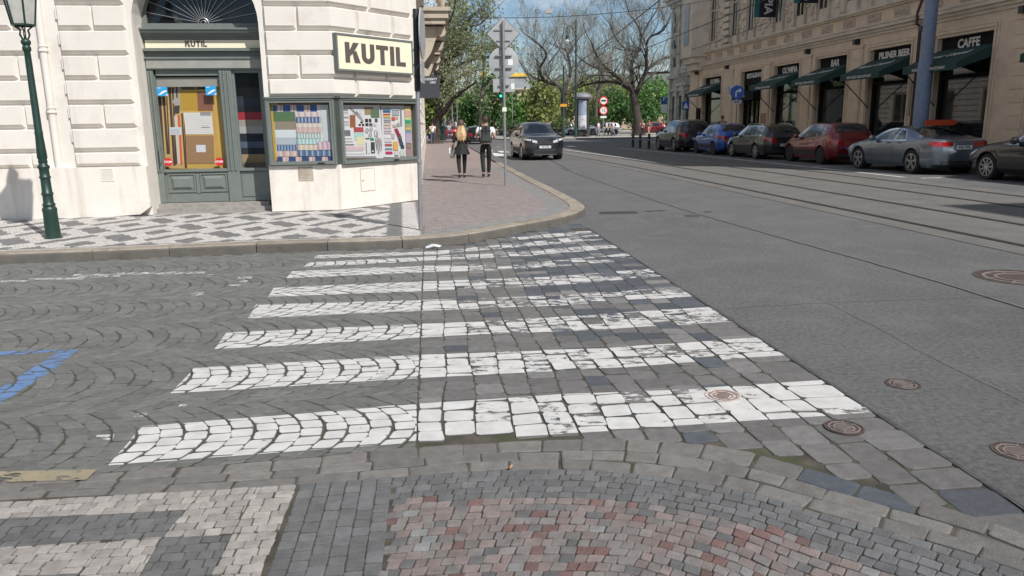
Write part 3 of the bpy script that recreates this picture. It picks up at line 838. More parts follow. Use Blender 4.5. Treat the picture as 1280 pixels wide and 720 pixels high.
lt_ = MB(); lt_.M = FA; lt_.box(XL+.02, XR, Y-.075, Y-.0, 2.64, 2.80); lt_.build('lintel_board', M_joinL, fr)
sg = MB(); sg.M = FA; sg.box(XL+.03, XR, Y-.035, Y-.022, 2.985, 3.12); sgn = sg.build('fascia_sign', M_ivory, shop)
def LET(s, x, z, h, M, th=.006, w=None, st=.27):
    """bold grotesque letters K U T I L as solid outlines, local x right, z up, facing -y"""
    m_ = MB(); m_.M = M; cx = x
    for c in s:
        if c == 'K':
            wd = .80*h; t = st*h
            m_.prism_y([(cx,z),(cx+t,z),(cx+t,z+h),(cx,z+h)], 0, th)
            m_.prism_y([(cx+t,z+.30*h),(cx+t+.22*h,z+.52*h),(cx+wd-.02*h,z+h),(cx+wd-.34*h,z+h),(cx+t,z+.60*h)], 0, th)
            m_.prism_y([(cx+.40*h,z+.48*h),(cx+wd-.30*h,z),(cx+wd+.03*h,z),(cx+.60*h,z+.62*h)], -.0005, th)
        elif c == 'U':
            wd = .74*h; t = st*h; o_ = [(cx,z+h)]; n = 10; rr = wd/2
            for k in range(n+1): a = math.pi+math.pi*k/n; o_.append((cx+rr+rr*math.cos(a), z+rr+rr*math.sin(a)))
            o_.append((cx+wd,z+h)); i_ = [(cx+t,z+h)]; r2 = rr-t
            for k in range(n+1): a = math.pi+math.pi*k/n; i_.append((cx+rr+r2*math.cos(a), z+rr+(r2*1.05)*math.sin(a)))
            i_.append((cx+wd-t,z+h))
            for k in range(len(o_)-1): m_.prism_y([o_[k],o_[k+1],i_[k+1],i_[k]], 0, th)
        elif c == 'T':
            wd = .72*h; t = st*h
            m_.prism_y([(cx,z+h-.22*h),(cx+wd,z+h-.22*h),(cx+wd,z+h),(cx,z+h)], 0, th); m_.prism_y([(cx+(wd-t)/2,z),(cx+(wd+t)/2,z),(cx+(wd+t)/2,z+h-.22*h),(cx+(wd-t)/2,z+h-.22*h)], 0, th)
        elif c == 'I':
            wd = st*h; m_.prism_y([(cx,z),(cx+wd,z),(cx+wd,z+h),(cx,z+h)], 0, th)
        elif c == 'L':
            wd = .60*h; t = st*h
            m_.prism_y([(cx,z),(cx+wd,z),(cx+wd,z+.22*h),(cx+t,z+.22*h),(cx+t,z+h),(cx,z+h)], 0, th)
        cx += wd + .11*h
    return m_, cx
lm, _ = LET('KUTIL', -2.54, 3.005, .105, FA @ T(0, Y-.041, 0), .005, st=.22); lm.build('lettering', M_letter, sgn)
# steps
mb = MB(); mb.M = FA; mb.box(XL-.02, XR-.05, .20, Y+.3, .10, .20); mb.box(XL+.0, XR-.12, .34, Y+.3, .20, .27); mb.box(XL-.1, XR, .0, .6, .05, .121)
mb.build('doorstep', mat('step_stone', (0.30,0.28,0.26), .85, .2, 8, .5, 60, fine=.3), shop)
# door leaf: bottom panels with raised fields
lf = MB(); lf.M = FA
lf.box(-3.13, -2.02, Y, Y+.05, .28, .86); lf.box(-1.80, -1.30, Y, Y+.05, .28, .86)
lf.box(-3.10, -2.02, Y, Y+.04, 2.52, 2.62); lf.box(-1.80, -1.30, Y, Y+.04, 2.56, 2.62)
lf.box(-3.13, -3.115, Y, Y+.04, .86, 2.52); lf.box(-2.035, -2.02, Y, Y+.04, .86, 2.52); lf.box(-1.80, -1.76, Y, Y+.04, .86, 2.56); lf.box(-1.34, -1.30, Y, Y+.04, .86, 2.56)
lf.box(-3.12, -2.0, Y-.045, Y, .83, .88); lf.box(-1.82, -1.28, Y-.045, Y, .83, .88)
for x0, x1 in ((-3.08,-2.60), (-2.52,-2.04)):
    lf.box(x0, x1, Y-.02, Y, .46, .485); lf.box(x0, x1, Y-.02, Y, .775, .80); lf.box(x0, x0+.025, Y-.02, Y, .485, .775); lf.box(x1-.025, x1, Y-.02, Y, .485, .775)
    lf.frust(x0+.05, x1-.05, .505, .755, Y, Y-.035, .05)
lf.box(-2.59, -2.53, Y-.015, Y, .44, .82)
lf.box(-1.78, -1.33, Y-.015, Y, .36, .375); lf.box(-1.78, -1.33, Y-.015, Y, .79, .805); lf.box(-1.78, -1.765, Y-.015, Y, .375, .79)
door = lf.build('shop_door', M_joinery, shop)
mb = MB(); mb.M = FA; mb.tube([(-3.14,Y-.11,1.0),(-3.14,Y-.11,1.28)], .012, 8); mb.tube([(-3.14,Y-.11,1.02),(-3.14,Y-.04,1.02)], .008, 6); mb.tube([(-3.14,Y-.11,1.26),(-3.14,Y-.04,1.26)], .008, 6)
mb.build('handle', M_joinery, door)
mb = MB(); mb.M = FA; mb.poly([(-3.115,Y+.02,.86), (-2.035,Y+.02,.86), (-2.035,Y+.02,2.52), (-3.115,Y+.02,2.52)]); mb.poly([(-1.76,Y+.02,.86), (-1.34,Y+.02,.86), (-1.34,Y+.02,2.56), (-1.76,Y+.02,2.56)])
mb.build('glass_pane', M_glass, door)
# fanlight
mb = MB(); mb.M = FA
pts = [(xc+(ra)*math.cos(math.pi*k/20), 3.40+(ra-.0)*math.sin(math.pi*k/20)) for k in range(21)]
mb.poly([(x, Y+.06, z) for x, z in pts][::-1]); fl = mb.build('fanlight_glass', M_glassd, shop)
mb = MB(); mb.M = FA
for k in range(1, 16):
    a = math.pi*k/16; mb.tube([(xc+.085*math.cos(a), Y+.03, 3.41+.085*math.sin(a)), (xc+(ra-.03)*math.cos(a), Y+.03, 3.40+(ra-.03)*math.sin(a))], .006, 4)
mb.tube([(xc+.085*math.cos(math.pi*k/12), Y+.03, 3.41+.085*math.sin(math.pi*k/12)) for k in range(13)], .010, 5)
mb.tube([(xc+.045*math.cos(math.pi*k/12), Y+.03, 3.41+.045*math.sin(math.pi*k/12)) for k in range(13)], .007, 5)
mb.build('fanlight_bars', M_metal, shop)
mb = MB(); mb.M = FA
for a, b in zip(pts, pts[1:]):
    f_ = lambda p, s: (xc+(p[0]-xc)*s, Y+.02, 3.40+(p[1]-3.40)*s)
    mb.poly([f_(a, 1.0), f_(a, .93), f_(b, .93), f_(b, 1.0)])
mb.box(XL, XL+.09, Y-.01, Y+.06, 3.40, 3.55); mb.build('fanlight_frame', M_joinery, shop)
mb = MB(); mb.M = FA; mb.box(XL, XR, Y+.9, Y+.95, .2, 4.4); mb.box(XL-.05, XL, Y+.05, Y+.95, .2, 4.4); mb.box(XR, XR+.05, Y+.05, Y+.95, .2, 4.4); mb.box(XL, XR, Y+.1, Y+.95, .2, .25); mb.build('shop_interior', M_dark, shop)
mb = MB(); mb.M = FA; mb.box(-3.12, -2.03, DEP+.05, DEP+.06, 2.33, 2.49); mb.build('window_blind', mat('blind_cloth', (.33,.32,.28), .8, .08), shop)
# goods behind the door glass
def flatdraw(name, F_, back, items, P, az, m_=None, parent=None, y0=0.0, step=0.0012):
    mb = MB(); mb.M = F_
    for i, (pts, c) in enumerate(items):
        mb.c = c; y = y0 - i*step*.25 - step
        mb.poly([(s_, y, z_) for s_, z_ in (WP(px, py, P, az, back) for px, py in pts)][::-1])
    o = mb.build(name, m_ or M_tone, parent)
    return o
def zr(X0, Y0, k):      # rectangle given in enlarged-crop pixels
    return lambda a, b, c, d, sk=0.0: [(X0+(a)/k, Y0+b/k), (X0+(c)/k, Y0+b/k), (X0+(c+sk)/k, Y0+d/k), (X0+(a+sk)/k, Y0+d/k)]
q_ = zr(180, 100, 6.264)
yel, brn, dbr = (.62,.40,.09), (.33,.19,.09), (.085,.045,.03)
it = [(q_(85,40,600,695,60), yel), (q_(105,60,290,690,45), (.60,.42,.16))]
for a, b, c, d, s_ in ((108,60,128,690,40), (140,60,158,580,38), (170,60,180,580,25), (190,60,210,670,40), (218,60,232,660,30), (290,260,303,690,30), (309,260,316,690,22)): it.append((q_(a,b,c,d,s_), dbr))
it += [(q_(232,50,290,240,6), (.45,.40,.32)), (q_(250,50,262,140,3), dbr), (q_(290,50,400,75), (.05,.07,.05)), (q_(410,50,520,75), (.03,.03,.03)),
       (q_(282,78,414,235,4), (.50,.31,.035)), (q_(416,90,535,240,6), (.25,.10,.06)), (q_(236,282,262,660,28), (.62,.58,.50)), (q_(264,275,281,665,22), (.72,.12,.04)),
       (q_(226,155,285,183), (.42,.40,.40)), (q_(240,200,282,262,-6), (.06,.055,.05)), (q_(200,370,292,430,4), (.66,.70,.76)), (q_(310,255,528,425,18), (.76,.75,.72)), (q_(440,250,525,280), (.30,.30,.32)),
       (q_(326,435,545,655,8), (.34,.20,.095)), (q_(408,508,482,565,4), (.68,.70,.76)), (q_(540,210,556,690,40), (.60,.36,.10)), (q_(448,368,516,373), (.2,.2,.22)), (q_(460,356,500,359), (.4,.4,.42))]
for i in range(9): it.append((q_(330+i*1.2, 272+i*17, 520+i*1.5, 273.5+i*17), (.60,.60,.60)))
for i in range(4): it.append((q_(210, 382+i*11, 280, 384+i*11), (.40,.42,.48)))
flatdraw('display_board', FA, DEP+.14, it, P0A, 83, parent=shop, y0=DEP+.14)
q2 = zr(160, 110, 4.235)
fb = [(q2(400+12,0,590+60,60), (.012,.014,.02))]
for i, (a, b, c) in enumerate(((0,55,(.02,.02,.03)), (55,95,(.02,.03,.06)), (95,130,(.012,.014,.025)), (130,170,(.45,.02,.05)), (170,205,(.42,.38,.33)), (205,242,(.52,.53,.52)), (242,285,(.012,.02,.04)), (285,318,(.10,.14,.22)), (318,352,(.02,.03,.045)), (352,395,(.45,.33,.18)), (395,425,(.25,.2,.15)))):
    fb.append(([(160+x/4.235, 110+y/4.235) for x, y in ((455,a),(720,a-2),(745,b),(470,b))], c))
flatdraw('fabric_rolls', FA, DEP+.30, fb, P0A, 83, parent=shop, y0=DEP+.30)
# window stickers: blue with white arrow-like streak, red octagons
M_blue = mat('sticker_blue', (0.03,0.30,0.62), 0.4, 0.03); M_red = mat('sticker_red', (0.55,0.02,0.03), 0.4, 0.03)
for (x0, y0_) in ((195.5,108.5), (256.5,107.5)):
    (a, b), (c, d) = WP(x0, y0_, P0A, 83, DEP+.015), WP(x0+14.5, y0_+11.5, P0A, 83, DEP+.015)
    mb = MB(); mb.M = FA; mb.box(a, c, Y+.010, Y+.014, d, b); st = mb.build('sticker', M_blue, door)
    mb = MB(); mb.M = FA; w_, h_ = c-a, b-d
    mb.poly([(a+.10*w_,Y+.008,d+.12*h_), (a+.30*w_,Y+.008,d+.14*h_), (a+.98*w_,Y+.008,d+.55*h_), (a+.80*w_,Y+.008,d+.62*h_), (a+.5*w_,Y+.008,d+.5*h_)])
    mb.poly([(a+.08*w_,Y+.008,d+.84*h_), (a+.4*w_,Y+.008,d+.84*h_), (a+.4*w_,Y+.008,d+.9*h_), (a+.08*w_,Y+.008,d+.9*h_)])
    mb.poly([(a+.85*w_,Y+.008,d+.04*h_), (a+.97*w_,Y+.008,d+.04*h_), (a+.97*w_,Y+.008,d+.2*h_), (a+.85*w_,Y+.008,d+.2*h_)])
    mb.build('print', M_white, st)
for (x0, y0_) in ((210.2,202.6), (274,202.2)):
    a, b = WP(x0, y0_, P0A, 83, DEP+.015)
    mb = MB(); mb.M = FA; mb.prism_y([(a+.078*math.cos(math.pi*(k+.5)/4), b+.078*math.sin(math.pi*(k+.5)/4)) for k in range(8)], Y+.010, Y+.014); st = mb.build('sticker', M_red, door)
    text_mesh('lettering', 'STOP!', .052, M_white, st, FA @ T(a, Y+.008, b) @ FACE, .0005, .0015)

# ---- wall sign on the angled corner
X0, X1, Z0, Z1 = -.0, 1.92, 2.555, 3.185
mb = MB(); mb.M = FB; mb.box(X0+.03, X1-.03, -.155, -.07, Z0+.03, Z1-.03); sign = mb.build('wall_sign', M_ivory, shop)
mb = MB(); mb.M = FB
mb.box(X0, X1, -.17, -.06, Z0, Z0+.03); mb.box(X0, X1, -.17, -.06, Z1-.03, Z1); mb.box(X0, X0+.03, -.17, -.06, Z0+.03, Z1-.03); mb.box(X1-.03, X1, -.17, -.06, Z0+.03, Z1-.03)
mb.build('sign_frame', M_joinery, sign)
lm, _ = LET('KUTIL', .20, 2.70, .345, FB @ T(0, -.161, 0) @ Matrix.Diagonal((1.24,1,1,1)) @ T(-.04,0,0), .006, st=.25); lm.build('lettering', M_letter, sign)

# ---- two display cases
def case(F_, x0, x1, z0, z1, nm):
    mb = MB(); mb.M = F_; t = .075
    mb.box(x0, x1, -.14, 0, z1-t, z1); mb.box(x0, x1, -.14, 0, z0, z0+t); mb.box(x0, x0+t, -.14, 0, z0+t, z1-t); mb.box(x1-t, x1, -.14, 0, z0+t, z1-t)
    mb.box(x0-.01, x1+.01, -.17, 0, z1, z1+.025); mb.box(x0+.02, x1-.02, -.155, -.14, z1-.03, z1-.018); mb.box(x0+.02, x1-.02, -.155, -.14, z0+.02, z0+.032)
    mb.box(x0+.018, x0+.03, -.155, -.14, z0+.03, z1-.03); mb.box(x1-.03, x1-.018, -.155, -.14, z0+.03, z1-.03)
    f = mb.build(nm, M_joinery, shop)
    mb = MB(); mb.M = F_; mb.poly([(x0+t,-.10,z0+t), (x1-t,-.10,z0+t), (x1-t,-.10,z1-t), (x0+t,-.10,z1-t)]); mb.build('glass_pane', M_glass, f)
    mb = MB(); mb.M = F_; mb.box(x0+t, x1-t, -.02, -.01, z0+t, z1-t); mb.build('case_back', mat('case_wood', (.16,.10,.05), .7, .2, 5), f)
    mb = MB(); mb.M = F_; mb.box((x0+x1)/2+.25, (x0+x1)/2+.37, -.165, -.155, z0+.02, z0+.05); mb.build('latch', M_black, f)
    return f
c1 = case(FA, -1.155, .015, .93, 2.09, 'display_case'); c2 = case(FB, .02, 2.06, .92, 2.09, 'display_case')
k8 = zr(330, 120, 8.0)
blu, pnk, pk2 = (.03,.10,.33), (.66,.48,.44), (.52,.35,.35)
it = [(k8(35,60,130,690,50), (.56,.36,.05)), (k8(85,88,640,655,48), (.78,.77,.76))]
def stripes(a, b, c, d, cols_, n, sk=0):
    out = []
    for i in range(n): out.append((k8(a+(c-a)*i/n, b, a+(c-a)*(i+1)/n, d, sk), cols_[i % len(cols_)]))
    return out
for i, (a, c) in enumerate(((88,128),(188,262),(322,398),(460,528))): it.append((k8(a,90,c,157,3), blu))
for a, c in ((130,186),(264,320),(400,458)): it += stripes(a, 90, c, 155, [pnk, (.75,.66,.60), pk2, pnk], 4)
it += [(k8(92,158,308,252,8), (.09,.18,.08)), (k8(104,254,318,335,6), (.30,.25,.19)), (k8(112,337,328,418,6), (.68,.74,.76)), (k8(118,420,330,487,6), (.46,.52,.57)), (k8(560,90,640,455,36), (.60,.65,.66))]
it += stripes(128,490,338,548, [(.07,.13,.28),(.30,.38,.50)], 14, 4) + stripes(135,550,345,605, [pnk,(.7,.6,.5),pk2], 9, 4) + stripes(315,160,562,208, [(.74,.66,.66),(.55,.42,.45),(.7,.6,.6)], 12, 4)
it += stripes(320,212,568,268, [(.06,.11,.26),(.35,.42,.52)], 14, 3) + stripes(322,272,574,316, [(.65,.55,.48),(.75,.68,.62)], 10, 3) + stripes(325,318,578,368, [(.60,.42,.40),(.66,.52,.49)], 10, 3)
it += stripes(330,372,582,425, [(.30,.45,.40),(.68,.72,.70)], 18, 3) + stripes(334,428,586,482, [(.30,.55,.55),(.62,.72,.70)], 14, 3) + stripes(340,486,535,540, [(.62,.50,.36),(.72,.66,.56)], 8, 3)
it += stripes(535,458,676,537, [(.50,.30,.38),(.72,.62,.66),(.6,.45,.5)], 9, 8) + stripes(345,543,685,600, [(.08,.14,.28),(.32,.40,.50),(.10,.17,.30)], 18, 3)
for a, c in ((135,190),(250,320),(382,452),(515,582),(642,690)): it.append((k8(a,608,c,655,2), (.035,.07,.20)))
for a, c in ((192,248),(322,380),(454,513),(584,640)): it += stripes(a,608,c,655, [pnk,(.72,.62,.52),pk2], 4)
flatdraw('fabric_swatches', FA, -.03, it, P0A, 83, parent=c1, y0=-.03)
k8 = zr(415, 120, 8.0)
wh = (.76,.75,.76)
it = [(k8(66,90,480,622,35), wh), (k8(490,95,720,612,20), wh), (k8(718,100,785,610,22), (.62,.60,.55))]
for a, b, c, d, cc in ((82,108,158,128,(.66,.55,.48)),(82,133,158,150,(.28,.27,.32)),(85,158,160,168,(.4,.4,.42)),(85,176,160,182,(.3,.3,.3)),(85,205,165,225,(.36,.30,.33)),(88,250,168,272,(.55,.42,.45)),(90,282,168,298,(.42,.46,.46)),
    (97,342,182,400,(.16,.18,.20)),(100,425,200,432,(.2,.2,.2)),(105,455,205,462,(.15,.15,.15)),(108,482,220,494,(.13,.13,.16)),(108,505,320,540,(.68,.50,.52)),(110,547,305,552,(.25,.25,.27)),(112,578,325,583,(.35,.35,.36)),(115,602,438,618,(.28,.28,.30)),
    (175,190,232,315,(.33,.12,.05)),(215,312,312,362,(.42,.07,.08)),(218,370,320,445,(.42,.66,.62)),(245,408,322,490,(.75,.70,.42)),(322,110,412,188,(.34,.26,.15)),(384,136,470,218,(.12,.19,.11)),(200,110,300,180,(.66,.68,.68)),
    (328,228,358,262,(.02,.02,.03)),(366,228,390,262,(.02,.02,.03)),(425,225,452,262,(.08,.08,.09)),(280,255,302,272,(.02,.02,.02)),(262,280,285,298,(.03,.03,.03)),(295,278,318,300,(.03,.03,.03)),(330,272,360,300,(.02,.02,.03)),(368,272,400,302,(.10,.10,.12)),(408,280,440,302,(.55,.55,.55)),
    (330,420,370,432,(.03,.10,.12)),(378,418,415,446,(.02,.30,.14)),(340,465,380,575,(.70,.72,.74)),(335,462,342,578,(.12,.12,.12)),(386,462,424,572,(.045,.05,.055)),(395,545,412,560,(.7,.7,.7)),
    (418,345,450,405,(.3,.3,.3)),(424,352,444,398,(.7,.7,.7)),(503,118,578,135,(.35,.42,.36)),(503,138,580,150,(.08,.20,.38)),(505,152,580,165,(.04,.12,.22)),(505,178,580,188,(.50,.04,.05)),(507,195,580,212,(.72,.45,.06)),(510,222,582,228,(.3,.3,.3)),(512,240,582,246,(.2,.2,.25)),(512,256,582,262,(.1,.1,.2)),
    (512,272,584,292,(.60,.50,.40)),(514,300,584,325,(.62,.50,.47)),(515,335,588,352,(.60,.52,.55)),(516,360,590,378,(.55,.46,.48)),(520,402,590,425,(.75,.76,.77)),(522,445,592,462,(.60,.56,.56)),(524,478,594,500,(.45,.10,.10)),(526,520,598,538,(.20,.30,.42)),(530,555,600,580,(.55,.03,.10)),
    (592,122,668,142,(.45,.48,.50)),(596,146,664,196,(.40,.43,.46)),(590,210,625,245,(.62,.10,.04)),(632,210,655,230,(.6,.4,.3)),(600,285,640,310,(.55,.45,.30)),(645,270,670,305,(.35,.35,.35)),(678,130,692,300,(.25,.27,.30)),
    (620,325,655,350,(.40,.02,.06)),(630,350,665,375,(.35,.03,.07)),(642,375,680,400,(.25,.03,.06)),(652,400,690,430,(.13,.10,.11)),(662,430,695,460,(.07,.06,.07)),(670,460,705,495,(.05,.08,.12)),(682,490,715,525,(.02,.05,.10)),
    (606,455,655,540,(.74,.45,.12)),(620,548,658,600,(.65,.64,.62)),(622,590,652,598,(.1,.1,.1)),(672,545,725,600,(.58,.62,.58)),(590,375,618,425,(.55,.45,.48)),(718,110,775,145,(.75,.66,.22)),(720,145,778,205,(.72,.42,.30)),(722,208,780,240,(.55,.66,.30)),(724,240,780,272,(.02,.38,.20)),
    (726,275,782,310,(.35,.40,.22)),(728,312,784,340,(.65,.52,.16)),(730,345,786,370,(.25,.33,.48)),(732,372,788,470,(.50,.42,.56)),(734,475,790,520,(.32,.22,.18)),(738,525,795,605,(.38,.25,.24))):
    it.append((k8(a,b,c,d,3), cc))
for a in range(8):     # small slanted rods and rings
    it.append((k8(426+a*8.0, 420-10*(a%3), 430+a*8.0, 540+20*(a%3), 16), (.06,.05,.05)) if a % 2 == 0 else (k8(430+a*8,430,432+a*8,500,8), (.3,.25,.22)))
it.append(([(415+x/8, 120+y/8) for x, y in ((168,112),(176,110),(312,250),(306,254))], (.12,.12,.12))); it.append(([(415+x/8, 120+y/8) for x, y in ((232,152),(238,150),(300,222),(294,224))], (.18,.18,.18)))
for (x, y, r_) in ((343,345,16),(383,335,15),(375,390,15),(443,375,9)):
    for k in range(10):
        a, b = 2*math.pi*k/10, 2*math.pi*(k+1)/10
        it.append(([(415+(x+rr*math.cos(t))/8, 120+(y+rr*1.4*math.sin(t))/8) for rr, t in ((r_,a),(r_,b),(r_*.72,b),(r_*.72,a))], (.06,.06,.06)))
flatdraw('sample_board', FB, -.03, it, P0A, 36, parent=c2, y0=-.03, step=.0008)

# ---- street facade beyond the corner: pilaster, cornice, balcony on brackets, windows
mb = MB(); mb.M = FC
mb.box(.02, .5, -.14, 0, .95, 4.7); mb.box(-.02, 60, -.30, 0, 4.72, 4.86); mb.box(-.02, 60, -.20, 0, 4.60, 4.72)
mb.box(-.02, .55, -.18, 0, 2.02, 2.12); mb.M = FB; mb.box(0, 2.03, -.2, 0, 4.72, 4.86); mb.M = FA; mb.box(-16, 0, -.2, 0, 4.72, 4.86); mb.box(-16, 0, -.6, 0, H-.4, H); mb.M = FC; mb.box(0, 60, -.6, 0, H-.4, H)
mb.build('cornice', M_wall, shop)
def corbel(x):
    pr = [(0,4.25)]; 
    for k in range(13):
        t = k/12; pr.append((-.78*(1-t)**1.3 - .06 + .05*math.sin(t*9), 4.25 - 1.35*t))
    pr.append((0, 2.85)); mb = MB(); mb.M = FC; mb.prism_x(pr[::-1], x, x+.38)
    for s_ in (x-.03, x+.13, x+.33):
        mb.prism_x([(a-.02, b-.02) for a, b in pr][::-1], s_, s_+.07)
    mb.M = FC @ T(0,0,0); mb.lathe([(.13,-.24),(.13,.24)], 12, x+.19, -.74, 4.10, axis='x'); mb.lathe([(.17,-.2),(.17,.2)], 12, x+.19, -.2, 3.0, axis='x')
    return mb
for x in (6.4, 10.4, 15.5, 19.5): corbel(x).build('corbel', M_trim, shop)
for (xa, xb) in ((6.1, 11.1), (15.2, 20.2)):
    mb = MB(); mb.M = FC
    mb.box(xa, xb, -.86, 0, 4.28, 4.42); mb.box(xa-.06, xb+.06, -.94, 0, 4.42, 4.60); mb.box(xa-.12, xb+.12, -1.0, 0, 4.60, 4.70); mb.box(xa, xb, -.9, -.7, 5.55, 5.7)
    for i in range(16): mb.lathe([(.05,4.70),(.09,4.95),(.045,5.2),(.07,5.55)], 8, xa+.2+i*(xb-xa-.4)/15, -.8, 0)
    mb.build('balcony', M_trim, shop)
for x in range(1, 11):
    xa = x*5.2-3.5
    mb = MB(); mb.M = FC; mb.box(xa, xa+2.2, -.004, .02, 1.1, 3.5); wn = mb.build('window', M_wgl, shop)
    mb = MB(); mb.M = FC
    for q in ((xa-.1,xa,1.0,3.6),(xa+2.2,xa+2.3,1.0,3.6),(xa,xa+2.2,3.5,3.6),(xa,xa+2.2,1.0,1.1),(xa+1.07,xa+1.13,1.1,3.5)): mb.box(q[0],q[1],-.06,0,q[2],q[3])
    mb.build('frame', M_trim, wn)
# small dark projecting sign
mb = MB(); mb.M = FC; mb.box(4.55, 4.60, -.62, -.10, 2.28, 2.82); ps = mb.build('projecting_sign', mat('slate_sign', (.045,.05,.062), .5, .05), shop)
FP = FC @ T(4.545, -.13, 0) @ RZ(R(-90))
text_mesh('lettering', 'BOVODERTY', .075, M_white, ps, FC @ T(4.545, -.34, 2.74) @ Matrix.Rotation(R(-90),4,'Z') @ FACE, .001, .001)
text_mesh('lettering', 'UEN', .075, M_white, ps, FC @ T(4.545, -.45, 2.66) @ Matrix.Rotation(R(-90),4,'Z') @ FACE, .001, .001)

# ================================================================== RESTAURANT BUILDING ON THE RIGHT
Q0 = Vector((16.3, 25.0))
M_sand = mat('sandstone_stucco', (0.64,0.505,0.375), 0.9, 0.1, 2, 0.3, 30, fine=0.1, dirt=((0.50,0.395,0.30), 1.6, .5, .8))
M_sandu = mat('upper_stucco', (0.60,0.52,0.42), 0.9, 0.12, 2, 0.3, 30, fine=0.1, dirt=((0.40,0.34,0.27), 1.4, .5, .8))
M_orn = mat('ornament_stucco', (0.45,0.38,0.30), 0.9, 0.3, 12, 0.8, 25)
M_blk = mat('black_fascia', (0.010,0.010,0.011), 0.85, 0.1, spec=.2)
M_awn = mat('green_awning', (0.012,0.045,0.040), 0.8, 0.12, 3)
M_cream = mat('cream_letters', (0.62,0.60,0.55), 0.6, 0.03)
M_fol = glass_mat('restaurant_glass', (0.012,0.013,0.014), 0.03, alpha=0.9)
rest = thing('restaurant_building', 'sandstone stuccoed corner building with dark shop windows, green awnings and carved upper storeys in shade', 'building', (Q0.x, Q0.y, 0))
FR = RZ(R(-84)); HR = 17.0
SN, SF = 9.0, -31.6                 # near and far ends along the facade (x grows towards the camera)
wins = [(1.4,4.3), (-4.35,-1.45), (-8.75,-5.9), (-13.3,-10.55), (-17.95,-15.05), (-22.4,-19.5), (-28.9,-25.6)]
mb = MB(); mb.M = FR
edges = sorted(wins); x = SF
for a, b in edges:
    mb.box(x, a, 0, .5, .1, 4.45); x = b
    mb.box(a, b, .38, .5, .1, .55); 
mb.box(x, SN, 0, .5, .1, 4.45); mb.box(SF, SN, 0, .5, 4.45, HR)
mb.box(SF, SN, .9, 14, .1, HR)
mb.build('wall', M_sand, rest)
mb = MB(); mb.M = FR; mb.box(SF+.01, SN-.01, -.012, 0, 6.15, HR); mb.build('upper_wall', M_sandu, rest)
mb = MB(); mb.M = FR
for z0, z1, d in ((5.02,5.14,.06), (5.14,5.26,.14), (5.26,5.40,.26), (5.40,5.46,.30), (6.02,6.10,.12), (6.10,6.20,.2), (10.4,10.55,.2), (10.55,10.7,.32), (HR-.9,HR-.6,.3), (HR-.6,HR-.3,.6), (HR-.3,HR,.85)):
    mb.box(SF, SN, -d, 0, z0, z1)
mb.box(SF, SN, -.035, 0, .12, .62)
mb.build('cornice', M_sandu, rest)
# pilasters with fluted blocks between the windows
mb = MB(); mb.M = FR
gaps = [(edges[i][1], edges[i+1][0]) for i in range(len(edges)-1)] + [(4.3, 6.0), (-31.6,-28.9)]
for a, b in gaps:
    m_ = (a+b)/2; hw = min((b-a)/2-.32, .42)
    mb.box(m_-hw, m_+hw, -.06, 0, .62, 4.62)
    for k in range(9):
        z = .8+k*.42; mb.box(m_-hw+.10, m_+hw-.10, -.085, -.06, z, z+.33)
    mb.box(m_-hw-.06, m_+hw+.06, -.1, 0, 4.62, 4.74)
for a, b in edges:          # moulded surrounds
    for d, t in ((.16,.05), (.28,.025)):
        mb.box(a-d, a-d+.1, -t, 0, .3, 4.5+d); mb.box(b+d-.1, b+d, -t, 0, .3, 4.5+d); mb.box(a-d+.1, b+d-.1, -t, 0, 4.4+d, 4.5+d)
mb.build('pilasters', M_sand, rest)
# ornament panels in the frieze
r = random.Random(4); x = SF+1
while x < SN-1:
    mb = MB(); mb.M = FR
    mb.box(x, x+1.0, -.03, 0, 5.58, 5.92)
    for k in range(26):
        cx, cz, s_ = x+r.uniform(.08,.92), 5.75+r.uniform(-.13,.13), r.uniform(.02,.05)
        mb.frust(cx-s_, cx+s_, cz-s_, cz+s_, -.03, -.03-s_, s_*.5)
    mb.build('frieze_ornament', M_orn, rest)
    x += 1.95
# rusticated upper storey and its windows
UW = [-29.9, -27.2, -23.6, -21.2, -17.6, -15.2, -12.9, -10.4, -8.2, -5.9, -3.6, -1.4, 1.0, 3.2, 5.4]
for i in range(len(UW)):
    mb = MB(); mb.M = FR
    xa, xb = (UW[i]+.62), (UW[i+1]-.62 if i+1 < len(UW) else SN)
    for k in range(10):
        z0 = 6.3 + k*.42
        if z0 > 10.1: break
        n = max(1, int(round((xb-xa)/.42)))
        for j in range(n):
            if (j+k) % 3 == 2: mb.frust(xa+(xb-xa)*j/n+.015, xa+(xb-xa)*(j+1)/n-.015, z0+.015, z0+.27, -.012, -.09, .03)
            mb.frust(xa+(xb-xa)*j/n+.01, xa+(xb-xa)*(j+1)/n-.01, z0+.28, z0+.41, -.012, -.12, .03) if (j+k) % 2 else None
    mb.box(xa, xb, -.02, -.012, 6.3, 10.3); mb.build('rusticated_pier', M_sandu, rest)
for s_ in (-24.6, -30.9):
    mb = MB(); mb.M = FR
    for k in range(10):
        mb.frust(s_-.55, s_+.55, 6.3+k*.42+.02, 6.3+k*.42+.40, -.012, -.30, .06)
    mb.build('rusticated_pier', M_sandu, rest)
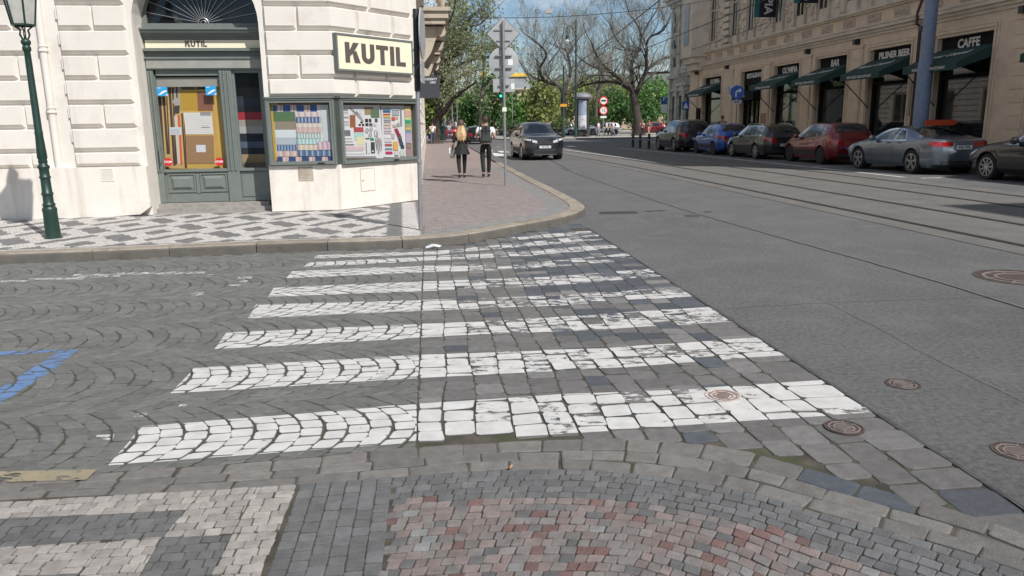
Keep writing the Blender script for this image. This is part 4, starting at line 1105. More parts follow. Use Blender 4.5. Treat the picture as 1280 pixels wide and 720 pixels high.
for x in UW:
    mb = MB(); mb.M = FR; mb.box(x-.42, x+.42, -.03, -.014, 6.75, 9.6); wn = mb.build('window', M_fol, rest)
    mb = MB(); mb.M = FR
    for q in ((x-.52,x-.42,6.7,9.7),(x+.42,x+.52,6.7,9.7),(x-.42,x+.42,9.6,9.7),(x-.03,x+.03,6.75,9.6),(x-.42,x-.03,8.6,8.66),(x+.03,x+.42,8.6,8.66)): mb.box(q[0],q[1],-.075,-.012,q[2],q[3])
    mb.box(x-.6, x-.52, -.16, -.012, 6.2, 9.9); mb.box(x+.52, x+.6, -.16, -.012, 6.2, 9.9); mb.box(x-.75, x+.75, -.28, -.012, 9.9, 10.1)
    mb.build('frame', M_sandu, wn)
    mb = MB(); mb.M = FR; mb.box(x-.45, x+.45, -.03, -.014, 11.6, 14); w2 = mb.build('window', M_fol, rest)
    mb = MB(); mb.M = FR; mb.box(x-.6, x-.46, -.1, -.012, 11.4, 14.2); mb.box(x+.46, x+.6, -.1, -.012, 11.4, 14.2); mb.box(x-.7, x+.7, -.2, -.012, 14.2, 14.4); mb.build('frame', M_sandu, w2)
# corner oriel at the far end
mb = MB(); mb.M = FR
mb.prism([(-31.9,0), (-31.2,-.9), (-29.0,-.9), (-28.4,0)], 5.9, 10.3); mb.prism([(-31.7,0), (-31.1,-.7), (-29.1,-.7), (-28.6,0)], 5.5, 5.9); mb.prism([(-31.4,0), (-31.0,-.45), (-29.2,-.45), (-28.9,0)], 5.05, 5.5)
mb.prism([(-32.0,0), (-31.3,-1.0), (-28.9,-1.0), (-28.3,0)], 10.3, 10.5)
orl = mb.build('oriel', M_sandu, rest)
mb = MB(); mb.M = FR; mb.box(-30.6, -29.6, -.93, -.905, 6.7, 9.4); mb.build('window', M_fol, orl)
# shop windows
def shopwin(a, b, txt, awn=True, door=False):
    mb = MB(); mb.M = FR
    mb.box(a, b, .20, .30, 3.72, 4.45); fa = mb.build('fascia', M_blk, rest)
    if txt: text_mesh('lettering', txt, .42 if len(txt) < 9 else .36, M_cream, fa, FR @ T((a+b)/2, .19, 4.17) @ FACE, .006, .014, sx=.95, spacing=1.02)
    mb = MB(); mb.M = FR
    for q in ((a,a+.16,.62,3.72),(b-.16,b,.62,3.72),(a+.16,b-.16,3.0,3.12),(a+.16,b-.16,.55,.95),(a,b,3.66,3.72)): mb.box(q[0],q[1],.22,.36,q[2],q[3])
    if door:
        for x in ((a+b)/2-.65,(a+b)/2-.02,(a+b)/2+.6): mb.box(x, x+.07, .24,.36,.95,3.0)
    fr_ = mb.build('window_frame', M_blk, rest)
    mb = MB(); mb.M = FR; mb.poly([(a+.16,.30,.95),(b-.16,.30,.95),(b-.16,.30,3.66),(a+.16,.30,3.66)]); mb.build('window_pane', M_fol, fr_)
    mb = MB(); mb.M = FR; mb.box(a, b, .85, .88, .3, 4.4); mb.build('interior', M_dark, fr_)
    if awn:
        mb = MB(); mb.M = FR; ya, za, yb, zb = .10, 4.02, -1.25, 3.42
        mb.poly([(a-.02,ya,za),(a-.02,yb,zb),(b+.02,yb,zb),(b+.02,ya,za)][::-1]); mb.poly([(a-.02,yb,zb),(a-.02,yb,zb-.24),(b+.02,yb,zb-.24),(b+.02,yb,zb)])
        mb.poly([(a-.02,ya,za-.02),(b+.02,ya,za-.02),(b+.02,yb,zb-.02),(a-.02,yb,zb-.02)][::-1])
        mb.poly([(a-.02,ya,za),(a-.02,yb,zb),(a-.02,yb,zb-.22),(a-.02,ya+.0,3.62)]); mb.poly([(b+.02,ya,za),(b+.02,yb,zb),(b+.02,yb,zb-.22),(b+.02,ya,3.62)])
        aw = mb.build('awning', M_awn, rest)
        for x in (a+.05,):
            mb = MB(); mb.M = FR; mb.tube([(x,-1.2,3.25),(x,.1,2.05)], .022, 6); mb.build('awning_arm', M_black, aw)
        text_mesh('lettering', 'PILSNER URQUELL ORIGINAL RESTAURANT', .15, M_cream, aw, FR @ T((a+b)/2, yb-.006, zb-.13) @ FACE, .002, .001, sx=.62 if b-a < 3 else .7)
        tl = math.atan2(za-zb, ya-yb)
        text_mesh('lettering', 'Pilsner Urquell', .42, M_cream, aw, FR @ T((a+b)/2, (ya+yb)/2-.0, (za+zb)/2+.03) @ Matrix.Rotation(tl, 4, 'X') @ Matrix.Rotation(R(8), 4, 'Z'), .002, .006, sx=.8)
names = ['CAFFE', 'CAFFE', 'PILSNER BEER', 'BAR', 'OLYMPIA', 'RESTAURANT', 'OLYMPIA']
for (a, b), tx in zip(wins, names): shopwin(a, b, tx, awn=(tx != 'RESTAURANT'), door=(tx == 'RESTAURANT'))
mb = MB(); mb.M = FR; mb.box(-22.5, -19.4, -.5, .1, 2.75, 3.3); cn_ = mb.build('entrance_canopy', M_blk, rest)
text_mesh('lettering', 'OLYMPIA', .2, M_cream, cn_, FR @ T(-21, -.506, 3.0) @ FACE, .002, .002)
text_mesh('lettering', 'OLYMPIA', .55, M_cream, rest, FR @ T(-23.7, -.12, 3.55) @ FACE, .02, .01, sx=.8)
for x in (-.1, -5.1, -9.7, -14.1, -24.5, -30.0):
    mb = MB(); mb.M = FR; mb.box(x-.1, x+.1, -.24, -.0, 4.78, 5.0); mb.box(x-.04,x+.04,-.1,0,4.9,5.02); mb.build('wall_lamp', M_black, rest)
mb = MB(); mb.M = FR; mb.tube([(-5.25,-.14,.9),(-5.25,-.14,5.0),(-5.25,-.3,5.1),(-5.25,-.3,5.5),(-5.25,-.12,6.1),(-5.25,-.12,10.2)], .055, 8); mb.build('rain_pipe', mat('brown_pipe', (.05,.035,.03), .6, .1), rest)
mb = MB(); mb.M = FR; mb.box(-19.2,-18.5,-.1,-.03,1.1,2.0); mb.build('menu_board', mat('menu_board', (.32,.17,.10), .6, .1), rest)
mb = MB(); mb.M = FR; mb.box(-29.75,-29.15,-.14,-.03,1.2,2.5); mb.build('menu_board', M_blk, rest)
mb = MB(); mb.M = FR; mb.box(-5.68,-5.5,-.1,-.06,1.7,3.0); mb.build('menu_board', mat('brass_panel', (.28,.24,.18), .5, .1), rest)
# vertical banners hung from poles
for s_, zt, zb_, tx in ((-17.6, 9.9, 6.95, 'OLYMPIA'), (-13.1, 9.9, 7.0, 'OLYMPIA')):
    mb = MB(); mb.M = FR
    mb.box(s_-.012, s_+.012, -1.45, -.25, zb_, zt); bn = mb.build('banner', mat('navy_banner', (.012,.014,.022), .7, .1), rest)
    mb = MB(); mb.M = FR; mb.box(s_-.016, s_+.016, -1.45, -1.18, zb_, zt); mb.build('banner_edge', mat('teal_edge', (.02,.15,.14), .7, .1), bn)
    mb = MB(); mb.M = FR; mb.tube([(s_,-.02,zb_-.1),(s_,-.22,zb_+1.6),(s_,-.22,zt+.1)], .022, 6); mb.tube([(s_,0,zt+.02),(s_,-1.6,zt+.05)], .022, 6); mb.build('banner_pole', M_black, bn)
    text_mesh('lettering', tx, .62, M_cream, bn, FR @ T(s_+.02, -.70, (zt+zb_)/2-.05) @ RZ(R(90)) @ FACE @ RZ(R(-90)), .002, .015, spacing=1.0)
    text_mesh('lettering', 'RESTAURANT', .2, M_cream, bn, FR @ T(s_+.02, -1.31, (zt+zb_)/2) @ RZ(R(90)) @ FACE @ RZ(R(-90)), .002, .003)

# ---- building behind the side street, its roof shadow falls over the tracks
bh = thing('neighbouring_building', 'plain cream block across the side street, out of the picture', 'building', (18.5,1.7,0), R(7))
mb = MB(); mb.box(0, 20, -32, 0, 0, 17.2); mb.build('wall', M_sandu, bh)

# ---- pale grey building further down on the right
fb_ = thing('carved_stone_building', 'pale grey carved stone building beyond the restaurant, its facade partly hidden by bare branches', 'building', (15.2, 64, 0))
FG = RZ(R(-84)); M_gst = mat('grey_carved_stone', (0.56,0.55,0.47), 0.9, 0.15, 3, 0.6, 12, dirt=((0.30,0.29,0.25), 2.0, .45, .7))
mb = MB(); mb.M = FG; mb.box(-6.6, 2.0, 0, 10, .1, 12.2); mb.build('wall', M_gst, fb_)
mb = MB(); mb.M = FG
for z0, z1, d in ((11.3,11.6,.2), (11.6,11.9,.45), (11.9,12.3,.7), (5.3,5.6,.3), (4.2,4.4,.15), (.1,1.0,.1)): mb.box(-6.6-d, 2.0, -d, 0, z0, z1)
r = random.Random(9)
for k in range(60):
    x, z, s_ = r.uniform(-6.3,1.5), r.uniform(5.8,11), r.uniform(.12,.3); mb.frust(x-s_, x+s_, z-s_, z+s_, 0, -s_*.7, s_*.5)
for x in (-6.4,-4.5,-2.6,-.7,1.2): mb.box(x-.25, x+.25, -.2, 0, 1.0, 5.3); mb.box(x-.2, x+.2, -.12, 0, 5.6, 11.3)
mb.build('carved_trim', M_gst, fb_)
for x in (-5.45,-3.55,-1.65,.25):
    for z0, z1 in ((1.2,3.8),(6.3,8.6),(9.2,10.9)):
        mb = MB(); mb.M = FG; mb.box(x-.42, x+.42, -.02, .0, z0, z1); wn = mb.build('window', M_fol, fb_)
        mb = MB(); mb.M = FG
        for q in ((x-.5,x-.42,z0-.1,z1+.1),(x+.42,x+.5,z0-.1,z1+.1),(x-.42,x+.42,z1,z1+.1)): mb.box(q[0],q[1],-.08,0,q[2],q[3])
        mb.build('frame', M_gst, wn)
mb = MB(); mb.M = FG; mb.prism([(-1.9,0),(-1.9,-1.0),(.4,-1.0),(.4,0)], 4.5, 4.75)
for i in range(9): mb.box(-1.85+i*.27, -1.79+i*.27, -.95, -.88, 4.75, 5.5)
mb.box(-1.9,.4,-1.0,-.85,5.5,5.62); mb.build('balcony', M_gst, fb_)
# ================================================================== VEHICLES
def lerp(a, b, t): return a+(b-a)*t
def interp(pts, x):
    if x <= pts[0][0]: return pts[0][1]
    for (a, b), (c, d) in zip(pts, pts[1:]):
        if x <= c:
            t = (x-a)/(c-a+1e-9); return lerp(b, d, t)
    return pts[-1][1]
def smooth_prof(pts):
    P = curve([(p[0], p[1]) for p in pts], .04); return [(p.x, p.y) for p in P]
M_tyre = mat('tyre_rubber', (.018,.018,.019), .85, .1, 20)
M_rim = mat('alloy_rim', (.42,.43,.45), .3, .05, 5, metal=.8)
M_cglass = mat('car_glass', (.012,.014,.017), .02, .05, 3, spec=.9, coat=.6)
M_plast = mat('black_trim', (.018,.018,.02), .55, .1)
M_lampr = mat('red_lamp_lens', (.36,.008,.010), .12, .1, 9, coat=1)
M_lampw = mat('clear_lamp_lens', (.62,.64,.68), .08, .1, 9, coat=1)
M_chrome = mat('chrome', (.62,.63,.65), .12, .03, metal=1)
M_plate = mat('number_plate', (.62,.64,.66), .4, .03)
M_pblue = mat('plate_blue', (.02,.05,.25), .4, .03)
M_lampa = mat('amber_lens', (.5,.2,.02), .2, .1, coat=1)
def paint_mat(name, c, metal=.35): return mat(name, c, .28, .04, 2, metal=metal, coat=1.0)
def make_car(name, label, paintm, L, W, H, prof, belt, wb, rw=.33, tr=None, glassx=None, rim=M_rim, plate=None, group=None, front=False, wagon=False, rail=None, taill=None, wside=None, nspoke=5, chrome=False, greenw=.70):
    root = thing(name, label, 'car', group=group)
    prof, belt = smooth_prof(prof), smooth_prof(belt)
    xf, xr = L*.5 + wb*.5 + .02, L*.5 - wb*.5 + .02
    ra = rw+.045
    def plan(t):
        k = 1.0
        for d, rr, am, r2, a2 in ((t, .75, .07, .24, .26), (L-t, .9, .12, .30, .26)):
            q = 1.0
            if d < rr: q -= am*(1-d/rr)**2
            if d < r2: q -= a2*(1-d/r2)**2.6
            k = min(k, q)
        return k
    def section(t):
        zt = interp(prof, t); zb = min(interp(belt, t), zt-.012); w = W/2*plan(t); gh = zt-zb
        arch = 0
        for xc_ in (xr, xf):
            if abs(t-xc_) < ra: arch = max(arch, math.sqrt(ra*ra-(t-xc_)**2)+rw)
        zs = .20 + (.10 if t < .25 or t > L-.3 else 0)
        k = min(1, gh/.42)
        ry = lerp(.84, greenw, k)
        P = [(.90*w, zs), (.975*w, zs+.13), (1.0*w, zs+(zb-zs)*.52), (.992*w, zb-.09), (.955*w, zb), 
             (lerp(.955*w, ry*W/2*min(1, plan(t)+.04), .52)+.012*k, zb+gh*.47), (ry*w, zb+gh*.86), (.42*w, zb+gh*.975), (0, zt)]
        out = []
        for i, (y, z) in enumerate(P):
            if i < 4: z = max(z, arch+.012*i)
            out.append((y, z))
        return out
    ts = sorted(set([round(i*L/64, 4) for i in range(65)] + [round(c+ra*math.cos(math.pi*k/14), 4) for c in (xr, xf) for k in range(15)] + [round(q*L_, 4) for q in (0,) for L_ in (0,)] + [round(.02*q*q*.6, 4) for q in range(1, 5)] + [round(L-.02*q*q*.6, 4) for q in range(1, 5)]))
    mb = MB(); rings = []
    for t in ts:
        s_ = section(t); full = [(y, z) for y, z in s_] + [(-y, z) for y, z in s_[-2::-1]]
        rings.append([mb.pt((t-L/2, y, z)) for y, z in full])
    for a, b in zip(rings, rings[1:]):
        for k in range(len(a)-1): mb.face((a[k], b[k], b[k+1], a[k+1]))
        mb.face((a[-1], b[-1], b[0], a[0]))
    mb.face(rings[0]); mb.face(rings[-1][::-1])
    body = mb.build('body', paintm, root, smooth=True, angle=28)
    def side(t, v, sgn, off=.006):       # v: 0 belt .. 1 cant rail (points 4,5,6); negative v goes down (points 4,3,2,1)
        s_ = section(t)
        if v >= 0:
            seg = (4, 5, v*2) if v < .5 else (5, 6, v*2-1)
        else:
            u = -v*3; i = min(2, int(u)); seg = (4-i, 3-i, u-i)
        (y0, z0), (y1, z1) = s_[seg[0]], s_[seg[1]]
        y, z = lerp(y0, y1, seg[2]), lerp(z0, z1, seg[2]); dy, dz = y1-y0, z1-z0; l = math.hypot(dy, dz)+1e-9
        if v < 0: dy, dz = -dy, -dz
        return (t-L/2, sgn*(y+off*dz/l), z-off*dy/l if v >= 0 else z)
    def sidepatch(name, quad, m, sgn, n=8, mvn=4, off=.006, parent=body, thick=0):
        """quad: (t,v) bottom rear, bottom front, top front, top rear"""
        mb = MB(); g_ = []
        for j in range(mvn+1):
            row = []
            for i in range(n+1):
                a = (lerp(quad[0][0], quad[1][0], i/n), lerp(quad[0][1], quad[1][1], i/n)); b = (lerp(quad[3][0], quad[2][0], i/n), lerp(quad[3][1], quad[2][1], i/n))
                row.append(mb.pt(side(lerp(a[0], b[0], j/mvn), lerp(a[1], b[1], j/mvn), sgn, off)))
            g_.append(row)
        for j in range(mvn):
            for i in range(n): mb.face((g_[j][i], g_[j][i+1], g_[j+1][i+1], g_[j+1][i]) if sgn < 0 else (g_[j][i], g_[j+1][i], g_[j+1][i+1], g_[j][i+1]))
        return mb.build(name, m, parent, smooth=True)
    def top(t, u, off=.006):             # u -1..1 across between the cant rails
        s_ = section(t); a = abs(u); sg = 1 if u >= 0 else -1
        (y6, z6), (y7, z7), (y8, z8) = s_[6], s_[7], s_[8]
        y = a*y6; z = lerp(z8, z7, y/y7) if y < y7 else lerp(z7, z6, (y-y7)/(y6-y7+1e-9))
        s2 = section(min(L, t+.05)); s1 = section(max(0, t-.05)); dz = (s2[8][1]-s1[8][1])/.1; l = math.hypot(1, dz)
        return (t-L/2 - off*dz/l, sg*y, z+off/l)
    def toppatch(name, t0, t1, u0, m, u1=None, n=8, parent=body, off=.007):
        mb = MB(); u1 = u0 if u1 is None else u1; g_ = []
        for j in range(n+1):
            t = lerp(t0, t1, j/n); ue = lerp(u0, u1, j/n)
            g_.append([mb.pt(top(t, -ue+2*ue*i/12, off)) for i in range(13)])
        for j in range(n):
            for i in range(12): mb.face((g_[j][i], g_[j+1][i], g_[j+1][i+1], g_[j][i+1]))
        o = mb.build(name, m, parent, smooth=True); return o
    gx = glassx          # rear base, rear top, front top, front base of the glass house
    toppatch('rear_window', gx[0], gx[1], .93, M_cglass, .86); toppatch('windscreen', gx[2], gx[3], .88, M_cglass, .97)
    sw = wside
    for sgn in (1, -1):
        for q in sw:
            if chrome: sidepatch('window_trim', [(q[0][0]-.05, -.02), (q[1][0]+.07, -.02), (q[2][0]+.02, .97), (q[3][0]-.03, .97)], M_chrome, sgn, off=.003)
            sidepatch('side_window', q, M_cglass, sgn)
        for xs in [(q[0][0], q[1][0]) for q in sw][:1]: pass
        for x_ in wdoors(sw): sidepatch('door_seam', [(x_-.006,-.93), (x_+.006,-.93), (x_+.006,-.02), (x_-.006,-.02)], M_plast, sgn, n=1, mvn=6, off=.002)
        for q in sw[:2]:
            hx = q[0][0]+.12 if len(sw) > 1 or True else 0
            p = side(max(q[0][0]+.10, xr+ra+.12), -.22, sgn, .0); mb = MB(); mb.box(p[0], p[0]+.19, min(p[1], p[1]+sgn*.03), max(p[1], p[1]+sgn*.03), p[2]-.02, p[2]+.015); mb.build('door_handle', paintm, body)
        sidepatch('sill_trim', [(xr+ra+.02,-1.0), (xf-ra-.02,-1.0), (xf-ra-.02,-.80), (xr+ra+.02,-.80)], M_plast if taill != 'coupe' else paintm, sgn, n=4, mvn=2, off=.004)
        # wheels
        for xw in (xr, xf):
            y0 = sgn*(W/2-.03)
            mb = MB(); pr = [(rw*.60,-.10), (rw*.92,-.115), (rw*.99,-.09), (rw,-.04), (rw,.04), (rw*.99,.09), (rw*.92,.115), (rw*.60,.10)]
            mb.lathe(pr, 28, xw-L/2, y0-sgn*.10, rw, axis='y'); ty = mb.build('wheel', M_tyre, root, smooth=True)
            mb = MB(); yy = y0-sgn*.0; 
            mb.lathe([(rw*.72,-.005), (rw*.72,.010), (rw*.66,.012), (rw*.66,-.006)], 28, xw-L/2, yy, rw, axis='y')
            for k in range(nspoke):
                for dd in ((-.12,.12) if nspoke <= 6 else (0,)):
                    a = 2*math.pi*k/nspoke+.3; c0, c1 = (xw-L/2+.05*math.cos(a), rw+.05*math.sin(a)), (xw-L/2+rw*.69*math.cos(a+dd), rw+rw*.69*math.sin(a+dd))
                    nx, nz = -math.sin(a)*.016, math.cos(a)*.016
                    q = [(c0[0]+nx,c0[1]+nz),(c1[0]+nx,c1[1]+nz),(c1[0]-nx,c1[1]-nz),(c0[0]-nx,c0[1]-nz)]
                    mb.prism_y(q if True else q, yy-.006*1, yy+.008) if sgn < 0 else mb.prism_y(q[::-1], yy-.008, yy+.006)
            mb.lathe([(.055,-.01),(.055,.014),(.03,.016)] if sgn > 0 else [(.03,-.016),(.055,-.014),(.055,.01)], 14, xw-L/2, yy, rw, axis='y')
            mb.build('rim', rim, ty)
            mb = MB(); mb.lathe([(rw*.62,-.02),(rw*.62,.02)], 24, xw-L/2, yy-sgn*.035, rw, axis='y'); mb.build('brake_disc', M_plast, ty)
            mb = MB(); mb.lathe([(ra-.02,-.12),(ra-.02,.12)], 24, xw-L/2, y0-sgn*.19, rw+.01, axis='y'); mb.build('wheel_arch_liner', M_dark, body)
        # mirror
        p = side(gx[3]-.38, .06, sgn, 0); mb = MB(); s1 = sgn
        mb.M = T(p[0], p[1]+s1*.12, p[2]+.07); mb.lathe([(.02,-.09),(.075,-.07),(.095,0),(.09,.06),(.03,.09)], 10, 0, 0, 0, axis='y'); mb.M = None
        mb.box(p[0]-.02, p[0]+.03, min(p[1], p[1]+s1*.1), max(p[1], p[1]+s1*.1), p[2]+.03, p[2]+.06)
        mb.build('mirror', paintm, body, smooth=True)
    zr_ = section(0); zb0 = zr_[4][1]; w0 = zr_[2][0]
    xe = -L/2
    # rear: black bumper insert, lamps, plate
    mb = MB(); mb.box(xe-.012, xe+.02, -w0*.97, w0*.97, .29, .40); mb.build('rear_bumper_insert', M_plast, body)
    if taill == 'coupe':
        lz0, lz1, li = zb0-.13, zb0-.005, .52
    elif taill == 'wide': lz0, lz1, li = zb0-.20, zb0-.02, .60
    else: lz0, lz1, li = zb0-.26, zb0+.02, .72
    for sgn in (1, -1):
        mb = MB(); y0, y1 = sgn*w0*li, sgn*w0*.99
        mb.box(xe-.014, xe+.012, min(y0,y1), max(y0,y1), lz0, min(lz1, zb0)); lp = mb.build('tail_light', M_lampr, body)
        sidepatch('tail_light_side', [(.0,-.42),(.30,-.36),(.24,-.02),(.0,-.02)], M_lampr, sgn, n=5, mvn=3, off=.008, parent=lp)
        if taill == 'amber':
            mb = MB(); mb.box(xe-.018, xe-.012, min(y0,y1)+.02, max(y0,y1)-.02, lz0+.01, lz0+.08); mb.build('indicator', M_lampa, lp)
        sidepatch('headlight_side', [(L-.42,-.30),(L-.02,-.34),(L-.02,-.04),(L-.55,-.06)], M_lampw, sgn, n=6, mvn=3, off=.008)
    mb = MB(); pz = zb0-.16 if taill == 'coupe' else zb0-.30
    mb.box(xe-.022, xe-.008, -.26, .26, pz-.055, pz+.055); pl = mb.build('number_plate', M_plate, body)
    mb = MB(); mb.box(xe-.024, xe-.0221, .22, .26, pz-.055, pz+.055); mb.build('plate_band', M_pblue, pl)
    if plate: text_mesh('plate_text', plate, .115, M_black, pl, T(xe-.0235, -.02, pz) @ RZ(R(-90)) @ FACE, .0006, .002, sx=.8)
    # front: grille, lower intake, plate
    xn = L/2
    s1 = section(L); wn, zn = s1[2][0], s1[4][1]
    mb = MB(); mb.box(xn-.02, xn+.012, -wn*.62, wn*.62, zn-.24, zn-.05); gr = mb.build('grille', M_plast, body)
    mb = MB(); mb.box(xn-.02, xn+.012, -wn*.9, wn*.9, .26, .44); mb.build('lower_grille', M_plast, body)
    for sgn in (1, -1):
        mb = MB(); mb.prism_x([(sgn*wn*.62, zn-.06),(sgn*wn*1.0, zn-.01),(sgn*wn*1.0, zn-.12),(sgn*wn*.62, zn-.17)] if sgn < 0 else [(wn*.62, zn-.17),(wn*1.0, zn-.12),(wn*1.0, zn-.01),(wn*.62, zn-.06)], xn-.02, xn+.016); mb.build('headlight', M_lampw, body)
    if front:
        mb = MB()
        for i in range(15): y = -wn*.58+i*wn*1.16/14; mb.box(xn+.012, xn+.020, y-.008, y+.008, zn-.22, zn-.07)
        mb.box(xn+.012, xn+.022, -wn*.64, wn*.64, zn-.06, zn-.045)
        mb.build('grille_bars', M_chrome, gr)
        mb = MB(); mb.box(xn+.012, xn+.024, -.26, .26, .53, .64); pf = mb.build('number_plate', M_plate, body)
        text_mesh('plate_text', '7AF 7478', .10, M_black, pf, T(xn+.025, 0, .585) @ RZ(R(90)) @ FACE, .0006, .002, sx=.85)
        mb = MB(); mb.box(xn+.0, xn+.02, -wn*.88, wn*.88, .245, .265); mb.box(xn-.01, xn+.02, -wn*.8, wn*.8, .44, .455); mb.build('skid_plate', M_chrome, body)
    if rail:
        for sgn in (1, -1):
            mb = MB(); pts = []
            for i in range(13):
                t = lerp(rail[0], rail[1], i/12); s_ = section(t); h_ = .045*min(1, 4*min(i, 12-i)/6)
                pts.append((t-L/2, sgn*s_[6][0]*.98, s_[6][1]+.02+h_))
            mb.tube(pts, .014, 6); mb.build('roof_rail', rail[2], body)
    return root
def wdoors(sw): return [sw[0][0][0]+.0] + [ (a[1][0]+b[0][0])/2 for a, b in zip(sw, sw[1:])] + [sw[-1][1][0]-.06]
P_sil = paint_mat('silver_blue_paint', (.15,.175,.215), .6); P_blk = paint_mat('black_paint', (.009,.009,.010)); P_red = paint_mat('dark_red_paint', (.17,.007,.011))
P_grn = paint_mat('dark_green_grey_paint', (.016,.022,.024)); P_blu = paint_mat('blue_paint', (.02,.09,.38)); P_bls = paint_mat('black_suv_paint', (.010,.009,.009)); P_gry = paint_mat('anthracite_paint', (.018,.021,.026), .1)
GP = 'cars parked along the restaurant kerb'
# rear = x 0.  wside quads: (t,v) bottom rear, bottom front, top front, top rear
coupe = make_car('parked_car', 'silver coupe parked at the kerb in front of the tall blue-grey mast', P_sil, 4.63, 1.86, 1.37,
    [(0,.97),(.12,1.01),(.55,1.06),(.95,1.17),(1.45,1.31),(1.95,1.375),(2.35,1.37),(2.75,1.27),(3.25,1.03),(3.6,.965),(4.1,.88),(4.45,.76),(4.63,.64)],
    [(0,.94),(.6,.985),(1.3,.96),(2.4,.94),(3.2,.90),(4.0,.82),(4.63,.60)], 2.75, rw=.345, glassx=(.72,1.50,2.42,3.22),
    wside=[[(1.32,.10),(1.86,.06),(1.86,.90),(1.62,.80)], [(1.92,.06),(3.06,.05),(2.55,.80),(1.92,.90)]], plate='4AR 7496', group=GP, taill='coupe', chrome=True, greenw=.66)
hatchr = make_car('parked_car', 'dark red hatchback parked between the silver coupe and the dark green estate', P_red, 4.0, 1.76, 1.52,
    [(0,.90),(.10,1.10),(.38,1.43),(.75,1.50),(1.5,1.525),(2.05,1.47),(2.5,1.28),(2.95,1.03),(3.3,.97),(3.7,.85),(4.0,.62)],
    [(0,.88),(.5,1.0),(1.4,.95),(2.6,.90),(3.3,.86),(4.0,.58)], 2.50, rw=.32, glassx=(.14,.42,2.05,2.92), rim=M_plast,
    wside=[[(.52,.15),(.85,.10),(.85,.88),(.66,.86)], [(.92,.08),(1.72,.06),(1.72,.92),(.92,.88)], [(1.80,.06),(2.80,.06),(2.18,.82),(1.80,.92)]], plate='3AZ 8003', group=GP, taill='wide', nspoke=7)
estate = make_car('parked_car', 'dark green estate car with silver roof rails parked between the red and the blue hatchbacks', P_grn, 4.58, 1.77, 1.47,
    [(0,.92),(.12,1.05),(.42,1.36),(.85,1.44),(1.8,1.48),(2.45,1.43),(2.95,1.22),(3.35,1.0),(3.8,.94),(4.3,.80),(4.58,.60)],
    [(0,.90),(.6,.99),(1.8,.95),(3.0,.91),(3.8,.85),(4.58,.56)], 2.58, rw=.32, glassx=(.18,.46,2.45,3.28),
    wside=[[(.50,.12),(1.05,.08),(1.05,.88),(.72,.84)], [(1.12,.08),(1.95,.06),(1.95,.92),(1.12,.90)], [(2.03,.06),(3.12,.06),(2.55,.82),(2.03,.92)]], plate='2AB 5130', group=GP, rail=(.8,2.5,M_chrome), chrome=True, nspoke=7)
hatchb = make_car('parked_car', 'small bright blue hatchback parked between the black off-roader and the green estate', P_blu, 3.85, 1.70, 1.51,
    [(0,.92),(.10,1.08),(.35,1.40),(.7,1.48),(1.4,1.51),(1.95,1.46),(2.4,1.26),(2.8,1.02),(3.2,.95),(3.6,.82),(3.85,.62)],
    [(0,.90),(.5,1.03),(1.3,.97),(2.4,.91),(3.1,.86),(3.85,.58)], 2.43, rw=.31, glassx=(.14,.38,1.95,2.76), rim=M_plast,
    wside=[[(.70,.12),(1.50,.06),(1.50,.90),(.82,.86)], [(1.58,.06),(2.62,.06),(2.05,.82),(1.58,.90)]], plate='1AK 3372', group=GP, taill='amber')
suvb = make_car('parked_car', 'black off-roader with roof rails, farthest of the row parked at the restaurant kerb', P_bls, 4.75, 1.93, 1.74,
    [(0,1.02),(.10,1.22),(.36,1.60),(.8,1.70),(1.9,1.74),(2.5,1.69),(2.95,1.46),(3.4,1.17),(3.9,1.10),(4.45,.98),(4.75,.72)],
    [(0,1.0),(.6,1.14),(1.8,1.10),(3.1,1.05),(3.9,1.0),(4.75,.68)], 2.86, rw=.37, glassx=(.14,.40,2.5,3.34),
    wside=[[(.50,.10),(1.05,.08),(1.05,.88),(.68,.84)], [(1.12,.08),(2.02,.06),(2.02,.92),(1.12,.90)], [(2.10,.06),(3.18,.06),(2.62,.82),(2.10,.92)]], plate='6A2 1947', group=GP, rail=(.8,2.5,M_plast), nspoke=7)
blackc = make_car('parked_car', 'black saloon parked behind the silver coupe, cut off by the right edge of the picture', P_blk, 4.75, 1.84, 1.46,
    [(0,.98),(.12,1.03),(.6,1.08),(1.1,1.28),(1.7,1.44),(2.3,1.46),(2.7,1.38),(3.2,1.08),(3.6,.99),(4.2,.88),(4.75,.64)],
    [(0,.95),(1,1.0),(2.4,.95),(3.2,.92),(4.0,.85),(4.75,.60)], 2.84, rw=.335, glassx=(.78,1.5,2.42,3.22),
    wside=[[(1.2,.08),(2.0,.06),(2.0,.90),(1.45,.80)], [(2.08,.06),(3.08,.06),(2.6,.80),(2.08,.92)]], group=GP, nspoke=9, chrome=True)
def put(o, a, b, rz, dz=0):
    x, y = ST(a, b); o.location = (x, y, dz); o.rotation_euler = (0, 0, rz)
AW = R(96)
put(coupe, 22.7, 14.11+.90, AW+R(1.0)); put(hatchr, 28.0, 14.2+.85, AW-R(1)); put(estate, 32.75, 13.75+.87, AW); put(hatchb, 37.2, 13.6+.84, AW); put(suvb, 42.35, 13.25+.95, AW); put(blackc, 17.25, 14.5+.90, AW+R(.5))
